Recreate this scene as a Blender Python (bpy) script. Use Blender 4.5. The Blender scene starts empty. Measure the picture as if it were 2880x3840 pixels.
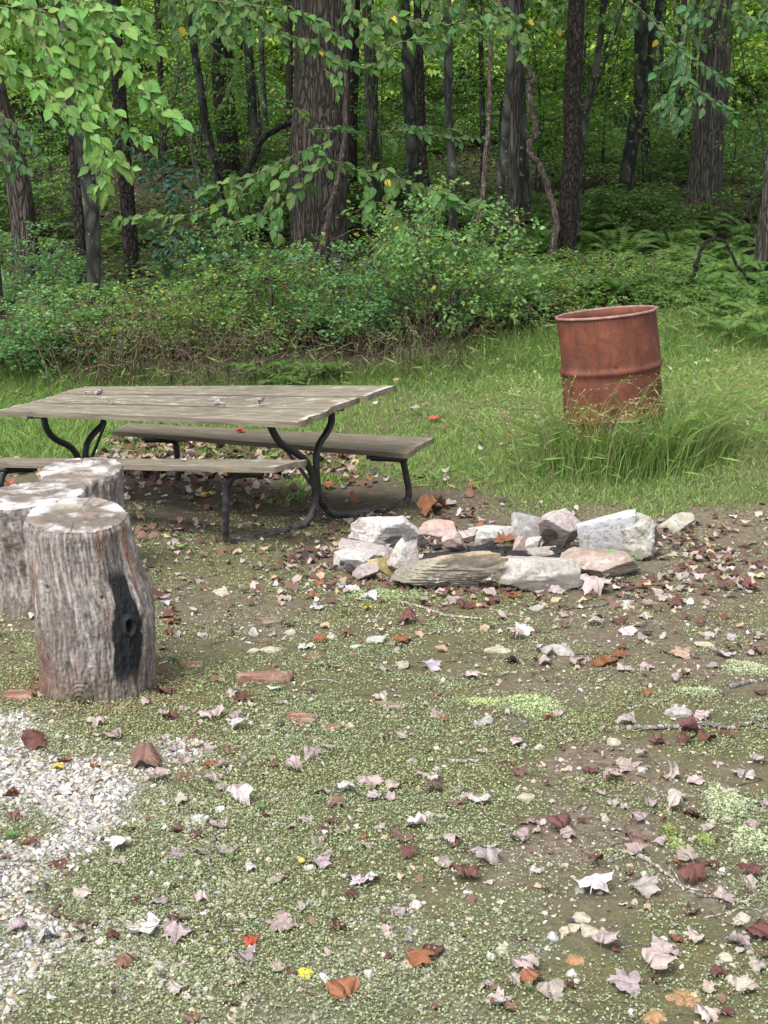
import bpy, math, random
import numpy as np
from mathutils import Vector, Matrix

random.seed(7)
RNG = np.random.default_rng(11)
SC = bpy.context.scene
COL = SC.collection

# ------------------------------------------------------------------ camera
CAM_Z, PITCH, FPX = 1.6, math.radians(16.0), 5319.0      # focal length in pixels of the 2880 px wide photograph
cam = bpy.data.cameras.new("camera")
cam.sensor_fit = 'HORIZONTAL'
cam.sensor_width = 36.0
cam.lens = 36.0 * FPX / 2880.0
cam.clip_start = 0.05
cam.clip_end = 600
cam_ob = bpy.data.objects.new("camera", cam)
COL.objects.link(cam_ob)
cam_ob.location = (0, 0, CAM_Z)
cam_ob.rotation_euler = (math.radians(90) - PITCH, 0, 0)
SC.camera = cam_ob

# ------------------------------------------------------------------ sky, sun, exposure
SUN_EL, SUN_AZ = math.radians(58), math.radians(215)     # azimuth clockwise from +Y: behind the camera, to the left
world = bpy.data.worlds.new("World")
SC.world = world
world.use_nodes = True
wt = world.node_tree
bg = wt.nodes["Background"]
sky = wt.nodes.new("ShaderNodeTexSky")
sky.sky_type = 'NISHITA'
sky.sun_disc = False
sky.sun_elevation = SUN_EL
sky.sun_rotation = SUN_AZ
sky.air_density = 1.0
sky.dust_density = 4.0
sky.ozone_density = 1.0
hs = wt.nodes.new("ShaderNodeHueSaturation")             # thin overcast: the sky is nearly white
hs.inputs["Saturation"].default_value = 0.30
wt.links.new(sky.outputs[0], hs.inputs["Color"])
wt.links.new(hs.outputs[0], bg.inputs[0])
bg.inputs[1].default_value = 0.15
sun = bpy.data.lights.new("sun", 'SUN')
sun.energy = 1.4
sun.angle = math.radians(25)
sun.color = (1.0, 0.96, 0.9)
sun_ob = bpy.data.objects.new("sun", sun)
COL.objects.link(sun_ob)
sd = Vector((math.sin(SUN_AZ) * math.cos(SUN_EL), math.cos(SUN_AZ) * math.cos(SUN_EL), math.sin(SUN_EL)))
sun_ob.rotation_euler = (-sd).to_track_quat('-Z', 'Y').to_euler()
SC.view_settings.view_transform = 'Standard'
SC.view_settings.look = 'None'
SC.view_settings.gamma = 1.0
SC.view_settings.exposure = 1.3
SC.view_settings.use_curve_mapping = False
SC.render.engine = 'CYCLES'
cy = SC.cycles
cy.max_bounces = 6
cy.diffuse_bounces = 4
cy.glossy_bounces = 2
cy.transmission_bounces = 4
cy.transparent_max_bounces = 4
cy.use_denoising = True
cy.sample_clamp_indirect = 6.0

# ------------------------------------------------------------------ helpers: noise, ground, pixels
def _hash(ix, iy, iz, seed):
    h = (ix.astype(np.int64) * 374761393 + iy.astype(np.int64) * 668265263 + iz.astype(np.int64) * 2147483647 + seed * 974711) & 0xffffffff
    h = ((h ^ (h >> 13)) * 1274126177) & 0xffffffff
    h = ((h ^ (h >> 16)) * 2246822519) & 0xffffffff
    return ((h ^ (h >> 15)) & 0xffffff) / float(0xffffff)

def noise(x, y, z=0.0, seed=0):
    if np.ndim(z) == 0 and float(z) == int(z):          # flat slice: four corners are enough
        x, y = np.broadcast_arrays(np.asarray(x, float), np.asarray(y, float))
        ix, iy = np.floor(x), np.floor(y)
        fx, fy = x - ix, y - iy
        fx, fy = fx * fx * (3 - 2 * fx), fy * fy * (3 - 2 * fy)
        iz = np.full(ix.shape, int(z))
        a, b = _hash(ix, iy, iz, seed), _hash(ix + 1, iy, iz, seed)
        c, d = _hash(ix, iy + 1, iz, seed), _hash(ix + 1, iy + 1, iz, seed)
        return ((a + (b - a) * fx) * (1 - fy) + (c + (d - c) * fx) * fy) * 2 - 1
    x, y, z = np.broadcast_arrays(np.asarray(x, float), np.asarray(y, float), np.asarray(z, float))
    ix, iy, iz = np.floor(x), np.floor(y), np.floor(z)
    fx, fy, fz = x - ix, y - iy, z - iz
    fx, fy, fz = [t * t * (3 - 2 * t) for t in (fx, fy, fz)]
    r = 0
    for a in (0, 1):
        for b in (0, 1):
            for c in (0, 1):
                w = (fx if a else 1 - fx) * (fy if b else 1 - fy) * (fz if c else 1 - fz)
                r = r + w * _hash(ix + a, iy + b, iz + c, seed)
    return r * 2 - 1

def fbm(x, y, z=0.0, seed=0, octv=4, gain=0.5):
    r, a, s = 0, 1.0, 0
    for i in range(octv):
        r = r + a * noise(np.asarray(x) * 2 ** i, np.asarray(y) * 2 ** i, np.asarray(z) * 2 ** i, seed + i * 17)
        s += a
        a *= gain
    return r / s

def sstep(t, a, b):
    t = np.clip((np.asarray(t, float) - a) / (b - a), 0, 1)
    return t * t * (3 - 2 * t)

GY = np.array([-10, 0, 2.0, 4.3, 6.75, 7.7, 8.6, 9.6, 11.0, 12.2, 13.6, 16, 18, 25, 40, 70, 140])
GZ = np.array([0.1, 0.03, 0.0, -.24, -.5, -.605, -.69, -.68, -.58, -.48, -.35, -.1, .08, .55, 1.5, 4.2, 11])
_yy = np.linspace(-12, 145, 4000)
_zz = np.interp(_yy, GY, GZ)
_k = np.ones(31) / 31
_zz[40:-40] = np.convolve(_zz, _k, 'same')[40:-40]

def gz0(x, y):
    x = np.asarray(x, float); y = np.asarray(y, float)
    z = np.interp(y, _yy, _zz)
    z = z + .125 * np.clip(x + .3, 0, 2.4) * sstep(y, 6.7, 8.4) * (1 - .6 * sstep(y, 10, 16))
    z = z + .10 * fbm(x * .22, y * .22, 0, 5, 2) * sstep(y, 11, 16) + .9 * fbm(x * .05, y * .05, 0, 6, 2) * sstep(y, 20, 60)
    return z

def gz(x, y):
    return gz0(x, y) + .012 * fbm(np.asarray(x) * 2.2, np.asarray(y) * 2.2, 0, 3, 3) + .005 * fbm(np.asarray(x) * 11, np.asarray(y) * 11, 0, 4, 2)

CP, SP = math.cos(PITCH), math.sin(PITCH)

def P(px, py, d):
    """world point seen at photograph pixel px,py at distance d along the view axis"""
    u, v = (px - 1440.0) / FPX, (py - 1920.0) / FPX
    return Vector((u * d, d * (CP - v * SP), CAM_Z - d * (SP + v * CP)))

def hit(px, py, dmax=60):
    """where the line of sight meets the ground"""
    ds = np.concatenate([np.arange(1.5, 20, .02), np.arange(20, dmax, .1)])
    u, v = (px - 1440.0) / FPX, (py - 1920.0) / FPX
    X, Y, Z = u * ds, ds * (CP - v * SP), CAM_Z - ds * (SP + v * CP)
    below = np.nonzero(Z < gz(X, Y))[0]
    i = below[0] if len(below) else len(ds) - 1
    return Vector((X[i], Y[i], float(gz(X[i], Y[i])))), float(ds[i])

def onground(px, d):
    """ground point in the image column px at distance d"""
    x = (px - 1440.0) / FPX * d
    y = d * CP + .3
    for _ in range(8):
        z = float(gz(x, y))
        y = (d - (CAM_Z - z) * SP) / CP
    return Vector((x, y, float(gz(x, y))))

def inpoly(x, y, poly):
    x = np.asarray(x); y = np.asarray(y)
    r = np.zeros(x.shape, bool)
    n = len(poly)
    for i in range(n):
        x0, y0 = poly[i]; x1, y1 = poly[(i + 1) % n]
        c = ((y0 > y) != (y1 > y)) & (x < (x1 - x0) * (y - y0) / (y1 - y0 + 1e-12) + x0)
        r ^= c
    return r

def gpoly(pts):
    return [tuple(hit(a, b)[0][:2]) for a, b in pts]

# ------------------------------------------------------------------ helpers: objects
def mesh(name, V, F, mat=None, smooth=False, col=None):
    me = bpy.data.meshes.new(name)
    V = np.asarray(V, np.float32).reshape(-1, 3)
    if isinstance(F, np.ndarray):
        n, k = F.shape
        me.vertices.add(len(V))
        me.vertices.foreach_set("co", V.ravel())
        me.loops.add(n * k)
        me.loops.foreach_set("vertex_index", F.astype(np.int32).ravel())
        me.polygons.add(n)
        me.polygons.foreach_set("loop_start", np.arange(0, n * k, k, dtype=np.int32))
        me.update(calc_edges=True)
    else:
        me.from_pydata([tuple(v) for v in V], [], [tuple(f) for f in F])
        me.update()
    if smooth:
        me.polygons.foreach_set("use_smooth", np.ones(len(me.polygons), bool))
    if col is not None:
        a = me.color_attributes.new("Col", 'FLOAT_COLOR', 'POINT')
        c = np.asarray(col, np.float32)
        if c.shape[1] == 3:
            c = np.concatenate([c, np.ones((len(c), 1), np.float32)], 1)
        a.data.foreach_set("color", c.ravel())
    if mat:
        me.materials.append(mat)
    return me

def obj(name, me, parent=None, loc=None, mat4=None):
    o = bpy.data.objects.new(name, me)
    COL.objects.link(o)
    if parent:
        o.parent = parent
    if mat4 is not None:
        o.matrix_basis = mat4
    elif loc is not None:
        o.location = loc
    return o

def empty(name, loc):
    o = bpy.data.objects.new(name, None)
    o.empty_display_size = .1
    COL.objects.link(o)
    o.location = loc
    return o

def tag(o, label=None, cat=None, group=None, kind=None):
    if label: o["label"] = label
    if cat: o["category"] = cat
    if group: o["group"] = group
    if kind: o["kind"] = kind
    return o

class MB:
    """collects tubes, boxes, leaves ... into one mesh"""
    def __init__(s): s.V = []; s.F = []; s.C = []; s.n = 0
    def add(s, V, F, c=None):
        V = np.asarray(V, float).reshape(-1, 3)
        s.V.append(V)
        F = np.asarray(F)
        if F.shape[1] == 3: F = np.concatenate([F, F[:, 2:3]], 1)
        s.F.append(F + s.n)
        s.C.append(np.broadcast_to(np.asarray(c if c is not None else (1, 1, 1), float), (len(V), 3)))
        s.n += len(V)
    def tube(s, pts, rad, n=8, c=None, cap=True):
        V, F = tube(pts, rad, n, cap)
        s.add(V, F, c)
    def mesh(s, name, mat, smooth=True, org=(0, 0, 0)):
        V = np.concatenate(s.V) - np.asarray(org)[None]
        F = np.concatenate(s.F)
        return mesh_mixed(name, V, F, mat, smooth, np.concatenate(s.C))

def mesh_mixed(name, V, F, mat, smooth=True, col=None):
    tri = F[:, 2] == F[:, 3]
    me = bpy.data.meshes.new(name)
    V = np.asarray(V, np.float32)
    T, Q = F[tri][:, :3], F[~tri]
    loops = np.concatenate([T.ravel(), Q.ravel()]).astype(np.int32)
    st = np.concatenate([np.arange(len(T)) * 3, len(T) * 3 + np.arange(len(Q)) * 4]).astype(np.int32)
    me.vertices.add(len(V)); me.vertices.foreach_set("co", V.ravel())
    me.loops.add(len(loops)); me.loops.foreach_set("vertex_index", loops)
    me.polygons.add(len(st)); me.polygons.foreach_set("loop_start", st)
    me.update(calc_edges=True)
    if smooth: me.polygons.foreach_set("use_smooth", np.ones(len(st), bool))
    if col is not None:
        a = me.color_attributes.new("Col", 'FLOAT_COLOR', 'POINT')
        c = np.concatenate([np.asarray(col, np.float32), np.ones((len(V), 1), np.float32)], 1)
        a.data.foreach_set("color", c.ravel())
    if mat: me.materials.append(mat)
    return me

def spline(pts, n):
    """Catmull-Rom through pts (k, m)"""
    p = np.asarray(pts, float)
    p = np.vstack([2 * p[0] - p[1], p, 2 * p[-1] - p[-2]])
    k = len(p) - 3
    t = np.linspace(0, k - 1e-9, n)
    i = np.floor(t).astype(int); f = (t - i)[:, None]
    a, b, c, d = p[i], p[i + 1], p[i + 2], p[i + 3]
    return .5 * (2 * b + (c - a) * f + (2 * a - 5 * b + 4 * c - d) * f ** 2 + (3 * b - a - 3 * c + d) * f ** 3)

def frames(pts):
    p = np.asarray(pts, float)
    t = np.gradient(p, axis=0)
    t /= np.linalg.norm(t, axis=1)[:, None] + 1e-12
    ref = np.where(np.abs(t[:, 2:3]) > .85, np.array([[1., 0, 0]]), np.array([[0, 0, 1.]]))
    if np.abs(t[:, 2]).mean() > .6: ref = np.tile(np.array([[1., 0, 0]]), (len(p), 1))
    elif np.abs(t[:, 0]).mean() < .4: ref = np.tile(np.array([[1., 0, 0]]), (len(p), 1))
    else: ref = np.tile(np.array([[0., 1, 0]]), (len(p), 1))
    u = np.cross(ref, t); u /= np.linalg.norm(u, axis=1)[:, None] + 1e-12
    v = np.cross(t, u)
    return t, u, v

def tube(pts, rad, n=8, cap=True):
    p = np.asarray(pts, float)
    rad = np.broadcast_to(np.asarray(rad, float), (len(p),))
    t, u, v = frames(p)
    a = np.arange(n) / n * 2 * np.pi
    V = (p[:, None] + rad[:, None, None] * (np.cos(a)[None, :, None] * u[:, None] + np.sin(a)[None, :, None] * v[:, None])).reshape(-1, 3)
    i = np.arange(len(p) - 1)[:, None] * n; j = np.arange(n)[None]; k = (j + 1) % n
    F = np.stack([i + j, i + k, i + n + k, i + n + j], -1).reshape(-1, 4)
    if cap:
        m = len(V)
        V = np.vstack([V, p[:1], p[-1:]])
        jj = np.arange(n); kk = (jj + 1) % n; e = (len(p) - 1) * n
        F = np.vstack([F, np.stack([kk, jj, np.full(n, m), np.full(n, m)], 1), np.stack([e + jj, e + kk, np.full(n, m + 1), np.full(n, m + 1)], 1)])
    return V, F

def unit(v):
    v = np.asarray(v, float)
    return v / (np.linalg.norm(v, axis=-1, keepdims=True) + 1e-12)

def leaf_quads(pos, dirs, nrm, length, width=.5, fold=.12):
    """(n) leaves, each two triangles folded on the midrib, 4 vertices"""
    pos = np.asarray(pos, float); n = len(pos)
    d = unit(dirs)
    s = unit(np.cross(d, nrm)); m = np.cross(s, d)
    L = np.broadcast_to(np.asarray(length, float), (n,))[:, None]
    W = L * width
    a = pos; b = pos + d * L
    c = pos + d * L * .42 + s * W * .5 + m * L * fold
    e = pos + d * L * .42 - s * W * .5 + m * L * fold
    V = np.stack([a, c, b, e], 1).reshape(-1, 3)
    i = np.arange(n)[:, None] * 4
    F = np.concatenate([i + np.array([[0, 1, 2]]), i + np.array([[0, 2, 3]])], 0)
    return V, F

def rdir(n, zmin=-1, zmax=1, rng=None):
    rng = rng or RNG
    z = rng.uniform(zmin, zmax, n); a = rng.uniform(0, 2 * np.pi, n); r = np.sqrt(1 - z * z)
    return np.stack([r * np.cos(a), r * np.sin(a), z], 1)

# ------------------------------------------------------------------ materials
def new_mat(name):
    m = bpy.data.materials.new(name)
    m.use_nodes = True
    nt = m.node_tree
    nt.nodes.clear()
    out = nt.nodes.new("ShaderNodeOutputMaterial")
    return m, nt, out

def N(nt, kind, **kw):
    n = nt.nodes.new(kind)
    for k, v in kw.items():
        if k.startswith("_"): setattr(n, k[1:], v)
        else:
            n.inputs[k.replace("__", " ")].default_value = v
    return n

def L(nt, a, b): nt.links.new(a, b)

def ramp(nt, fac, stops):
    r = nt.nodes.new("ShaderNodeValToRGB")
    e = r.color_ramp.elements
    while len(e) < len(stops): e.new(.5)
    for k, (p, c) in zip(e, stops):
        k.position = p
        k.color = (*c, 1) if len(c) == 3 else c
    L(nt, fac, r.inputs[0])
    return r.outputs[0]

def mixc(nt, fac, a, b, mode='MIX'):
    m = nt.nodes.new("ShaderNodeMix")
    m.data_type = 'RGBA'; m.blend_type = mode
    if isinstance(fac, (int, float)): m.inputs[0].default_value = fac
    else: L(nt, fac, m.inputs[0])
    for s, v in ((m.inputs[6], a), (m.inputs[7], b)):
        if isinstance(v, tuple): s.default_value = (*v, 1) if len(v) == 3 else v
        else: L(nt, v, s)
    return m.outputs[2]

def mathn(nt, op, a, b=None):
    m = nt.nodes.new("ShaderNodeMath"); m.operation = op
    for s, v in ((m.inputs[0], a), (m.inputs[1], b)):
        if v is None: continue
        if isinstance(v, (int, float)): s.default_value = v
        else: L(nt, v, s)
    return m.outputs[0]

def coords(nt, kind="Object", scale=(1, 1, 1)):
    t = nt.nodes.new("ShaderNodeTexCoord")
    mp = nt.nodes.new("ShaderNodeMapping")
    mp.inputs["Scale"].default_value = scale
    L(nt, t.outputs[kind], mp.inputs[0])
    return mp.outputs[0]

def noise_t(nt, vec, scale, detail=4, rough=.55, dist=0.0):
    n = nt.nodes.new("ShaderNodeTexNoise")
    n.inputs["Scale"].default_value = scale
    n.inputs["Detail"].default_value = detail
    n.inputs["Roughness"].default_value = rough
    n.inputs["Distortion"].default_value = dist
    L(nt, vec, n.inputs["Vector"])
    return n.outputs["Fac"]

def voro(nt, vec, scale, feature='F1', out="Distance"):
    n = nt.nodes.new("ShaderNodeTexVoronoi")
    n.feature = feature
    n.inputs["Scale"].default_value = scale
    L(nt, vec, n.inputs["Vector"])
    return n.outputs[out]

def bump(nt, h, strength=.5, dist=.01, prev=None):
    b = nt.nodes.new("ShaderNodeBump")
    b.inputs["Strength"].default_value = strength
    b.inputs["Distance"].default_value = dist
    L(nt, h, b.inputs["Height"])
    if prev: L(nt, prev, b.inputs["Normal"])
    return b.outputs[0]

def principled(nt, out, color, rough=.8, normal=None, spec=.3, metal=0.0):
    p = nt.nodes.new("ShaderNodeBsdfPrincipled")
    if isinstance(color, tuple): p.inputs["Base Color"].default_value = (*color, 1)
    else: L(nt, color, p.inputs["Base Color"])
    if isinstance(rough, (int, float)): p.inputs["Roughness"].default_value = rough
    else: L(nt, rough, p.inputs["Roughness"])
    p.inputs["Specular IOR Level"].default_value = spec
    p.inputs["Metallic"].default_value = metal
    if normal: L(nt, normal, p.inputs["Normal"])
    if out: L(nt, p.outputs[0], out.inputs[0])
    return p.outputs[0]

def attr(nt, name="Col"):
    a = nt.nodes.new("ShaderNodeAttribute")
    a.attribute_name = name
    return a

def leaf_material(name, source, transl=.35, rough=.5, tint=(1, 1, 1), vein=0.0):
    """foliage: colour from the mesh ('Col') or from the object; light passes through the blade"""
    m, nt, out = new_mat(name)
    if source == "Col":
        c = attr(nt).outputs["Color"]
    else:
        oi = nt.nodes.new("ShaderNodeObjectInfo"); c = oi.outputs["Color"]
    c = mixc(nt, 1.0, c, tint, 'MULTIPLY')
    nrm = None
    if vein:
        co = coords(nt, "Object", (1, 1, 1))
        sep = nt.nodes.new("ShaderNodeSeparateXYZ"); L(nt, co, sep.inputs[0])
        ax = mathn(nt, 'ABSOLUTE', sep.outputs[0])
        rib = mathn(nt, 'LESS_THAN', ax, .016)
        v = mathn(nt, 'SUBTRACT', sep.outputs[1], mathn(nt, 'MULTIPLY', ax, .9))
        w = mathn(nt, 'SINE', mathn(nt, 'MULTIPLY', v, 62.0))
        nz = noise_t(nt, co, 5, 3)
        c = mixc(nt, mathn(nt, 'MULTIPLY', nz, .5), c, mixc(nt, 1.0, c, (.62, .7, .55), 'MULTIPLY'))
        c = mixc(nt, mathn(nt, 'MULTIPLY', rib, vein), c, (.30, .40, .16))
        nrm = bump(nt, w, .35, .02)
    p = principled(nt, None, c, rough, nrm, .22)
    tr = nt.nodes.new("ShaderNodeBsdfTranslucent")
    tc = mixc(nt, 1.0, c, (1.25, 1.35, .55), 'MULTIPLY')
    L(nt, tc, tr.inputs[0])
    mx = nt.nodes.new("ShaderNodeMixShader"); mx.inputs[0].default_value = transl
    L(nt, p, mx.inputs[1]); L(nt, tr.outputs[0], mx.inputs[2])
    L(nt, mx.outputs[0], out.inputs[0])
    return m

M = {}
M['leaf_mass'] = leaf_material("foliage", "Col", .44, .5)
M['leaf_part'] = leaf_material("broad_leaf", "Object", .34, .48, vein=.55)
M['grass'] = leaf_material("grass_blades", "Col", .30, .55)
M['moss'] = leaf_material("moss_leaflets", "Col", .06, .7)

def bark_material(name, dark, light, scale=14, stretch=.18, lichen=0.0, depth=.02, plates=False):
    m, nt, out = new_mat(name)
    co = coords(nt, "Object", (1, 1, stretch))
    d1 = noise_t(nt, co, scale * .5, 5, .6, .4)
    warp = nt.nodes.new("ShaderNodeVectorMath"); warp.operation = 'ADD'
    wn = nt.nodes.new("ShaderNodeTexNoise"); wn.inputs["Scale"].default_value = scale * .4; wn.inputs["Detail"].default_value = 3
    L(nt, co, wn.inputs["Vector"])
    sc = nt.nodes.new("ShaderNodeVectorMath"); sc.operation = 'SCALE'; sc.inputs["Scale"].default_value = .12
    L(nt, wn.outputs["Color"], sc.inputs[0])
    L(nt, co, warp.inputs[0]); L(nt, sc.outputs[0], warp.inputs[1])
    v = voro(nt, warp.outputs[0], scale, 'DISTANCE_TO_EDGE')
    cr = ramp(nt, v, [(0.0, (0, 0, 0)), (.22, (1, 1, 1))])
    fine = noise_t(nt, co, scale * 5, 4, .7)
    h = mathn(nt, 'ADD', mathn(nt, 'MULTIPLY', cr, .8), mathn(nt, 'MULTIPLY', fine, .5))
    c = ramp(nt, d1, [(.3, dark), (.7, light)])
    c = mixc(nt, mathn(nt, 'SUBTRACT', 1.0, cr), c, tuple(k * .42 for k in dark))
    big = noise_t(nt, coords(nt, "Object", (1, 1, .5)), 2.2, 3)
    c = mixc(nt, mathn(nt, 'MULTIPLY', big, .45), c, mixc(nt, 1.0, c, (.55, .6, .55), 'MULTIPLY'))
    if lichen:
        ln = noise_t(nt, coords(nt, "Object", (1, 1, .8)), 16, 5, .65)
        lf = ramp(nt, ln, [(.60, (0, 0, 0)), (.68, (1, 1, 1))])
        c = mixc(nt, mathn(nt, 'MULTIPLY', lf, lichen), c, (.26, .30, .25))
    principled(nt, out, c, .9, bump(nt, h, .9, depth), .15)
    return m

M['bark_oak'] = bark_material("bark_oak", (.066, .056, .047), (.145, .125, .105), 26, .16, .25, .03)  # bark tones kept dark: the trunks' backlit shade is in the colour
M['bark_dark'] = bark_material("bark_dark", (.026, .022, .019), (.06, .052, .044), 30, .35, .15, .02)
M['bark_smooth'] = bark_material("bark_smooth", (.036, .038, .032), (.075, .077, .066), 7, .5, .6, .006)
M['bark_vine'] = bark_material("bark_vine", (.085, .062, .054), (.19, .145, .13), 40, .12, .1, .012)
M['bark_ridge'] = bark_material("bark_ridge", (.072, .065, .055), (.165, .148, .128), 30, .10, .35, .03)
M['twig'] = bark_material("dead_twig", (.12, .085, .06), (.26, .20, .15), 30, .2, .1, .006)

# ---- weathered timber of the table
def wood_material():
    m, nt, out = new_mat("weathered_boards")
    co = coords(nt, "Object", (1, 1, 1))
    a = attr(nt)
    sepc = nt.nodes.new("ShaderNodeSeparateColor"); L(nt, a.outputs["Color"], sepc.inputs[0])
    gr = coords(nt, "Object", (1.2, 26, 26))
    g1 = noise_t(nt, gr, 2.6, 6, .6, .8)
    g2 = noise_t(nt, coords(nt, "Object", (3, 90, 90)), 2.0, 4, .6)
    pat = noise_t(nt, coords(nt, "Object", (1, 2.6, 2.6)), 2.4, 5, .6)
    c = ramp(nt, g1, [(.28, (.06, .048, .034)), (.48, (.15, .128, .096)), (.72, (.29, .262, .215))])
    c = mixc(nt, mathn(nt, 'MULTIPLY', pat, .55), c, (.14, .125, .085))
    pale = ramp(nt, noise_t(nt, coords(nt, "Object", (2.2, 9, 9)), 3.2, 6, .7), [(.53, (0, 0, 0)), (.70, (1, 1, 1))])
    c = mixc(nt, mathn(nt, 'MULTIPLY', pale, mathn(nt, 'MULTIPLY', sepc.outputs[0], .85)), c, (.52, .50, .46))
    cr = ramp(nt, g2, [(.30, (.35, .35, .35)), (.42, (1, 1, 1))])
    c = mixc(nt, 1.0, c, cr, 'MULTIPLY')
    c = mixc(nt, sepc.outputs[1], c, (.085, .072, .05))        # darker sides, undersides and bench tops
    c = mixc(nt, sepc.outputs[2], c, (.60, .58, .52))          # splintered pale end edge
    h = mathn(nt, 'ADD', g1, mathn(nt, 'MULTIPLY', g2, .6))
    principled(nt, out, c, .85, bump(nt, h, .6, .004), .2)
    return m
M['wood'] = wood_material()

def pipe_material():
    m, nt, out = new_mat("worn_black_pipe")
    co = coords(nt, "Object")
    n1 = noise_t(nt, co, 22, 6, .7)
    n2 = noise_t(nt, co, 5, 4, .6)
    geo = nt.nodes.new("ShaderNodeNewGeometry")
    sep = nt.nodes.new("ShaderNodeSeparateXYZ"); L(nt, co, sep.inputs[0])
    a = attr(nt)
    worn = mathn(nt, 'MULTIPLY', ramp(nt, n1, [(.42, (0, 0, 0)), (.62, (1, 1, 1))]), a.outputs["Fac"])
    c = mixc(nt, worn, (.010, .0105, .012), (.15, .135, .118))
    c = mixc(nt, mathn(nt, 'MULTIPLY', ramp(nt, n2, [(.55, (0, 0, 0)), (.7, (1, 1, 1))]), mathn(nt, 'MULTIPLY', a.outputs["Fac"], .5)), c, (.15, .085, .05))
    principled(nt, out, c, ramp(nt, n1, [(.3, (.35, .35, .35)), (.7, (.8, .8, .8))]), bump(nt, n1, .25, .002), .5)
    return m
M['pipe'] = pipe_material()

def rust_material():
    m, nt, out = new_mat("rusted_steel")
    co = coords(nt, "Object")
    n1 = noise_t(nt, co, 7, 6, .65, .4)
    n2 = noise_t(nt, co, 60, 5, .7)
    st = noise_t(nt, coords(nt, "Object", (14, 14, 1.6)), 2, 5, .6)
    c = ramp(nt, n1, [(.28, (.055, .021, .015)), (.5, (.108, .034, .020)), (.72, (.175, .056, .026))])
    c = mixc(nt, mathn(nt, 'MULTIPLY', ramp(nt, n2, [(.5, (0, 0, 0)), (.72, (1, 1, 1))]), .65), c, (.18, .064, .03))
    c = mixc(nt, ramp(nt, st, [(.50, (0, 0, 0)), (.72, (.75, .75, .75))]), c, (.055, .024, .02))
    pale = ramp(nt, noise_t(nt, co, 3.2, 4, .6), [(.56, (0, 0, 0)), (.75, (.45, .45, .45))])
    c = mixc(nt, pale, c, (.17, .088, .074))
    principled(nt, out, c, .78, bump(nt, n2, .35, .002), .3)
    return m
M['rust'] = rust_material()

def plain_noise(name, a, b, scale=10, rough=.9, bumpd=.004, bs=.5):
    m, nt, out = new_mat(name)
    co = coords(nt, "Object")
    n = noise_t(nt, co, scale, 6, .65)
    principled(nt, out, ramp(nt, n, [(.3, a), (.7, b)]), rough, bump(nt, noise_t(nt, co, scale * 4, 5, .7), bs, bumpd), .2)
    return m
M['rim'] = plain_noise("worn_rim", (.15, .07, .06), (.30, .19, .18), 20, .55, .001)
M['black'] = plain_noise("dark_hole", (.004, .004, .004), (.012, .01, .009), 20)
M['char'] = plain_noise("charcoal", (.008, .008, .009), (.035, .035, .038), 40, .75, .004, .8)
M['ash'] = plain_noise("ash_soil", (.010, .0095, .009), (.045, .040, .037), 18)
M['fungus'] = plain_noise("orange_soil", (.16, .085, .045), (.36, .225, .12), 60, .9, .004)

def vcol_material(name, rough=.9, fine=90, amt=.5, bumpd=.004, stretch=1.0):
    m, nt, out = new_mat(name)
    co = coords(nt, "Object", (1, 1, stretch))
    n = noise_t(nt, co, fine, 5, .7)
    n2 = noise_t(nt, co, fine * .3, 5, .65)
    f = mathn(nt, 'ADD', mathn(nt, 'MULTIPLY', n, .6), mathn(nt, 'MULTIPLY', n2, .4))
    c = attr(nt).outputs["Color"]
    sh = ramp(nt, f, [(.32, (1 - amt, 1 - amt, 1 - amt)), (.5, (1, 1, 1)), (.7, (1 + amt * .6, 1 + amt * .6, 1 + amt * .6))])
    c = mixc(nt, 1.0, c, sh, 'MULTIPLY')
    principled(nt, out, c, rough, bump(nt, f, .7, bumpd), .2)
    return m
M['stump'] = vcol_material("old_stump_wood", .9, 85, .5, .009, .8)
M['stump_top'] = vcol_material("sawn_stump_top", .9, 45, .40, .004, 1.0)
M['gravel'] = vcol_material("crushed_stone", .85, 120, .25, .002)
M['lichen'] = vcol_material("reindeer_moss", .95, 60, .4, .006)

def stone_material():
    """rock: two tones and a patch per stone, carried by the stone's mesh colour"""
    m, nt, out = new_mat("field_stone")
    co = coords(nt, "Object")
    a = attr(nt).outputs["Color"]
    n1 = noise_t(nt, co, 9, 6, .65, .5)
    n2 = noise_t(nt, co, 45, 6, .7)
    n3 = noise_t(nt, co, 20, 5, .6, .6)
    c = mixc(nt, mathn(nt, 'MULTIPLY', ramp(nt, n1, [(.35, (0, 0, 0)), (.65, (1, 1, 1))]), .5), a, mixc(nt, 1.0, a, (.58, .54, .52), 'MULTIPLY'))
    c = mixc(nt, mathn(nt, 'MULTIPLY', ramp(nt, n2, [(.40, (1, 1, 1)), (.52, (0, 0, 0))]), .5), c, (.12, .11, .10))
    c = mixc(nt, mathn(nt, 'MULTIPLY', ramp(nt, n3, [(.60, (0, 0, 0)), (.70, (1, 1, 1))]), .35), c, (.70, .67, .64))
    h = mathn(nt, 'ADD', n2, mathn(nt, 'MULTIPLY', n1, .8))
    principled(nt, out, c, .88, bump(nt, h, .7, .008), .25)
    return m
M['stone'] = stone_material()

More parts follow.
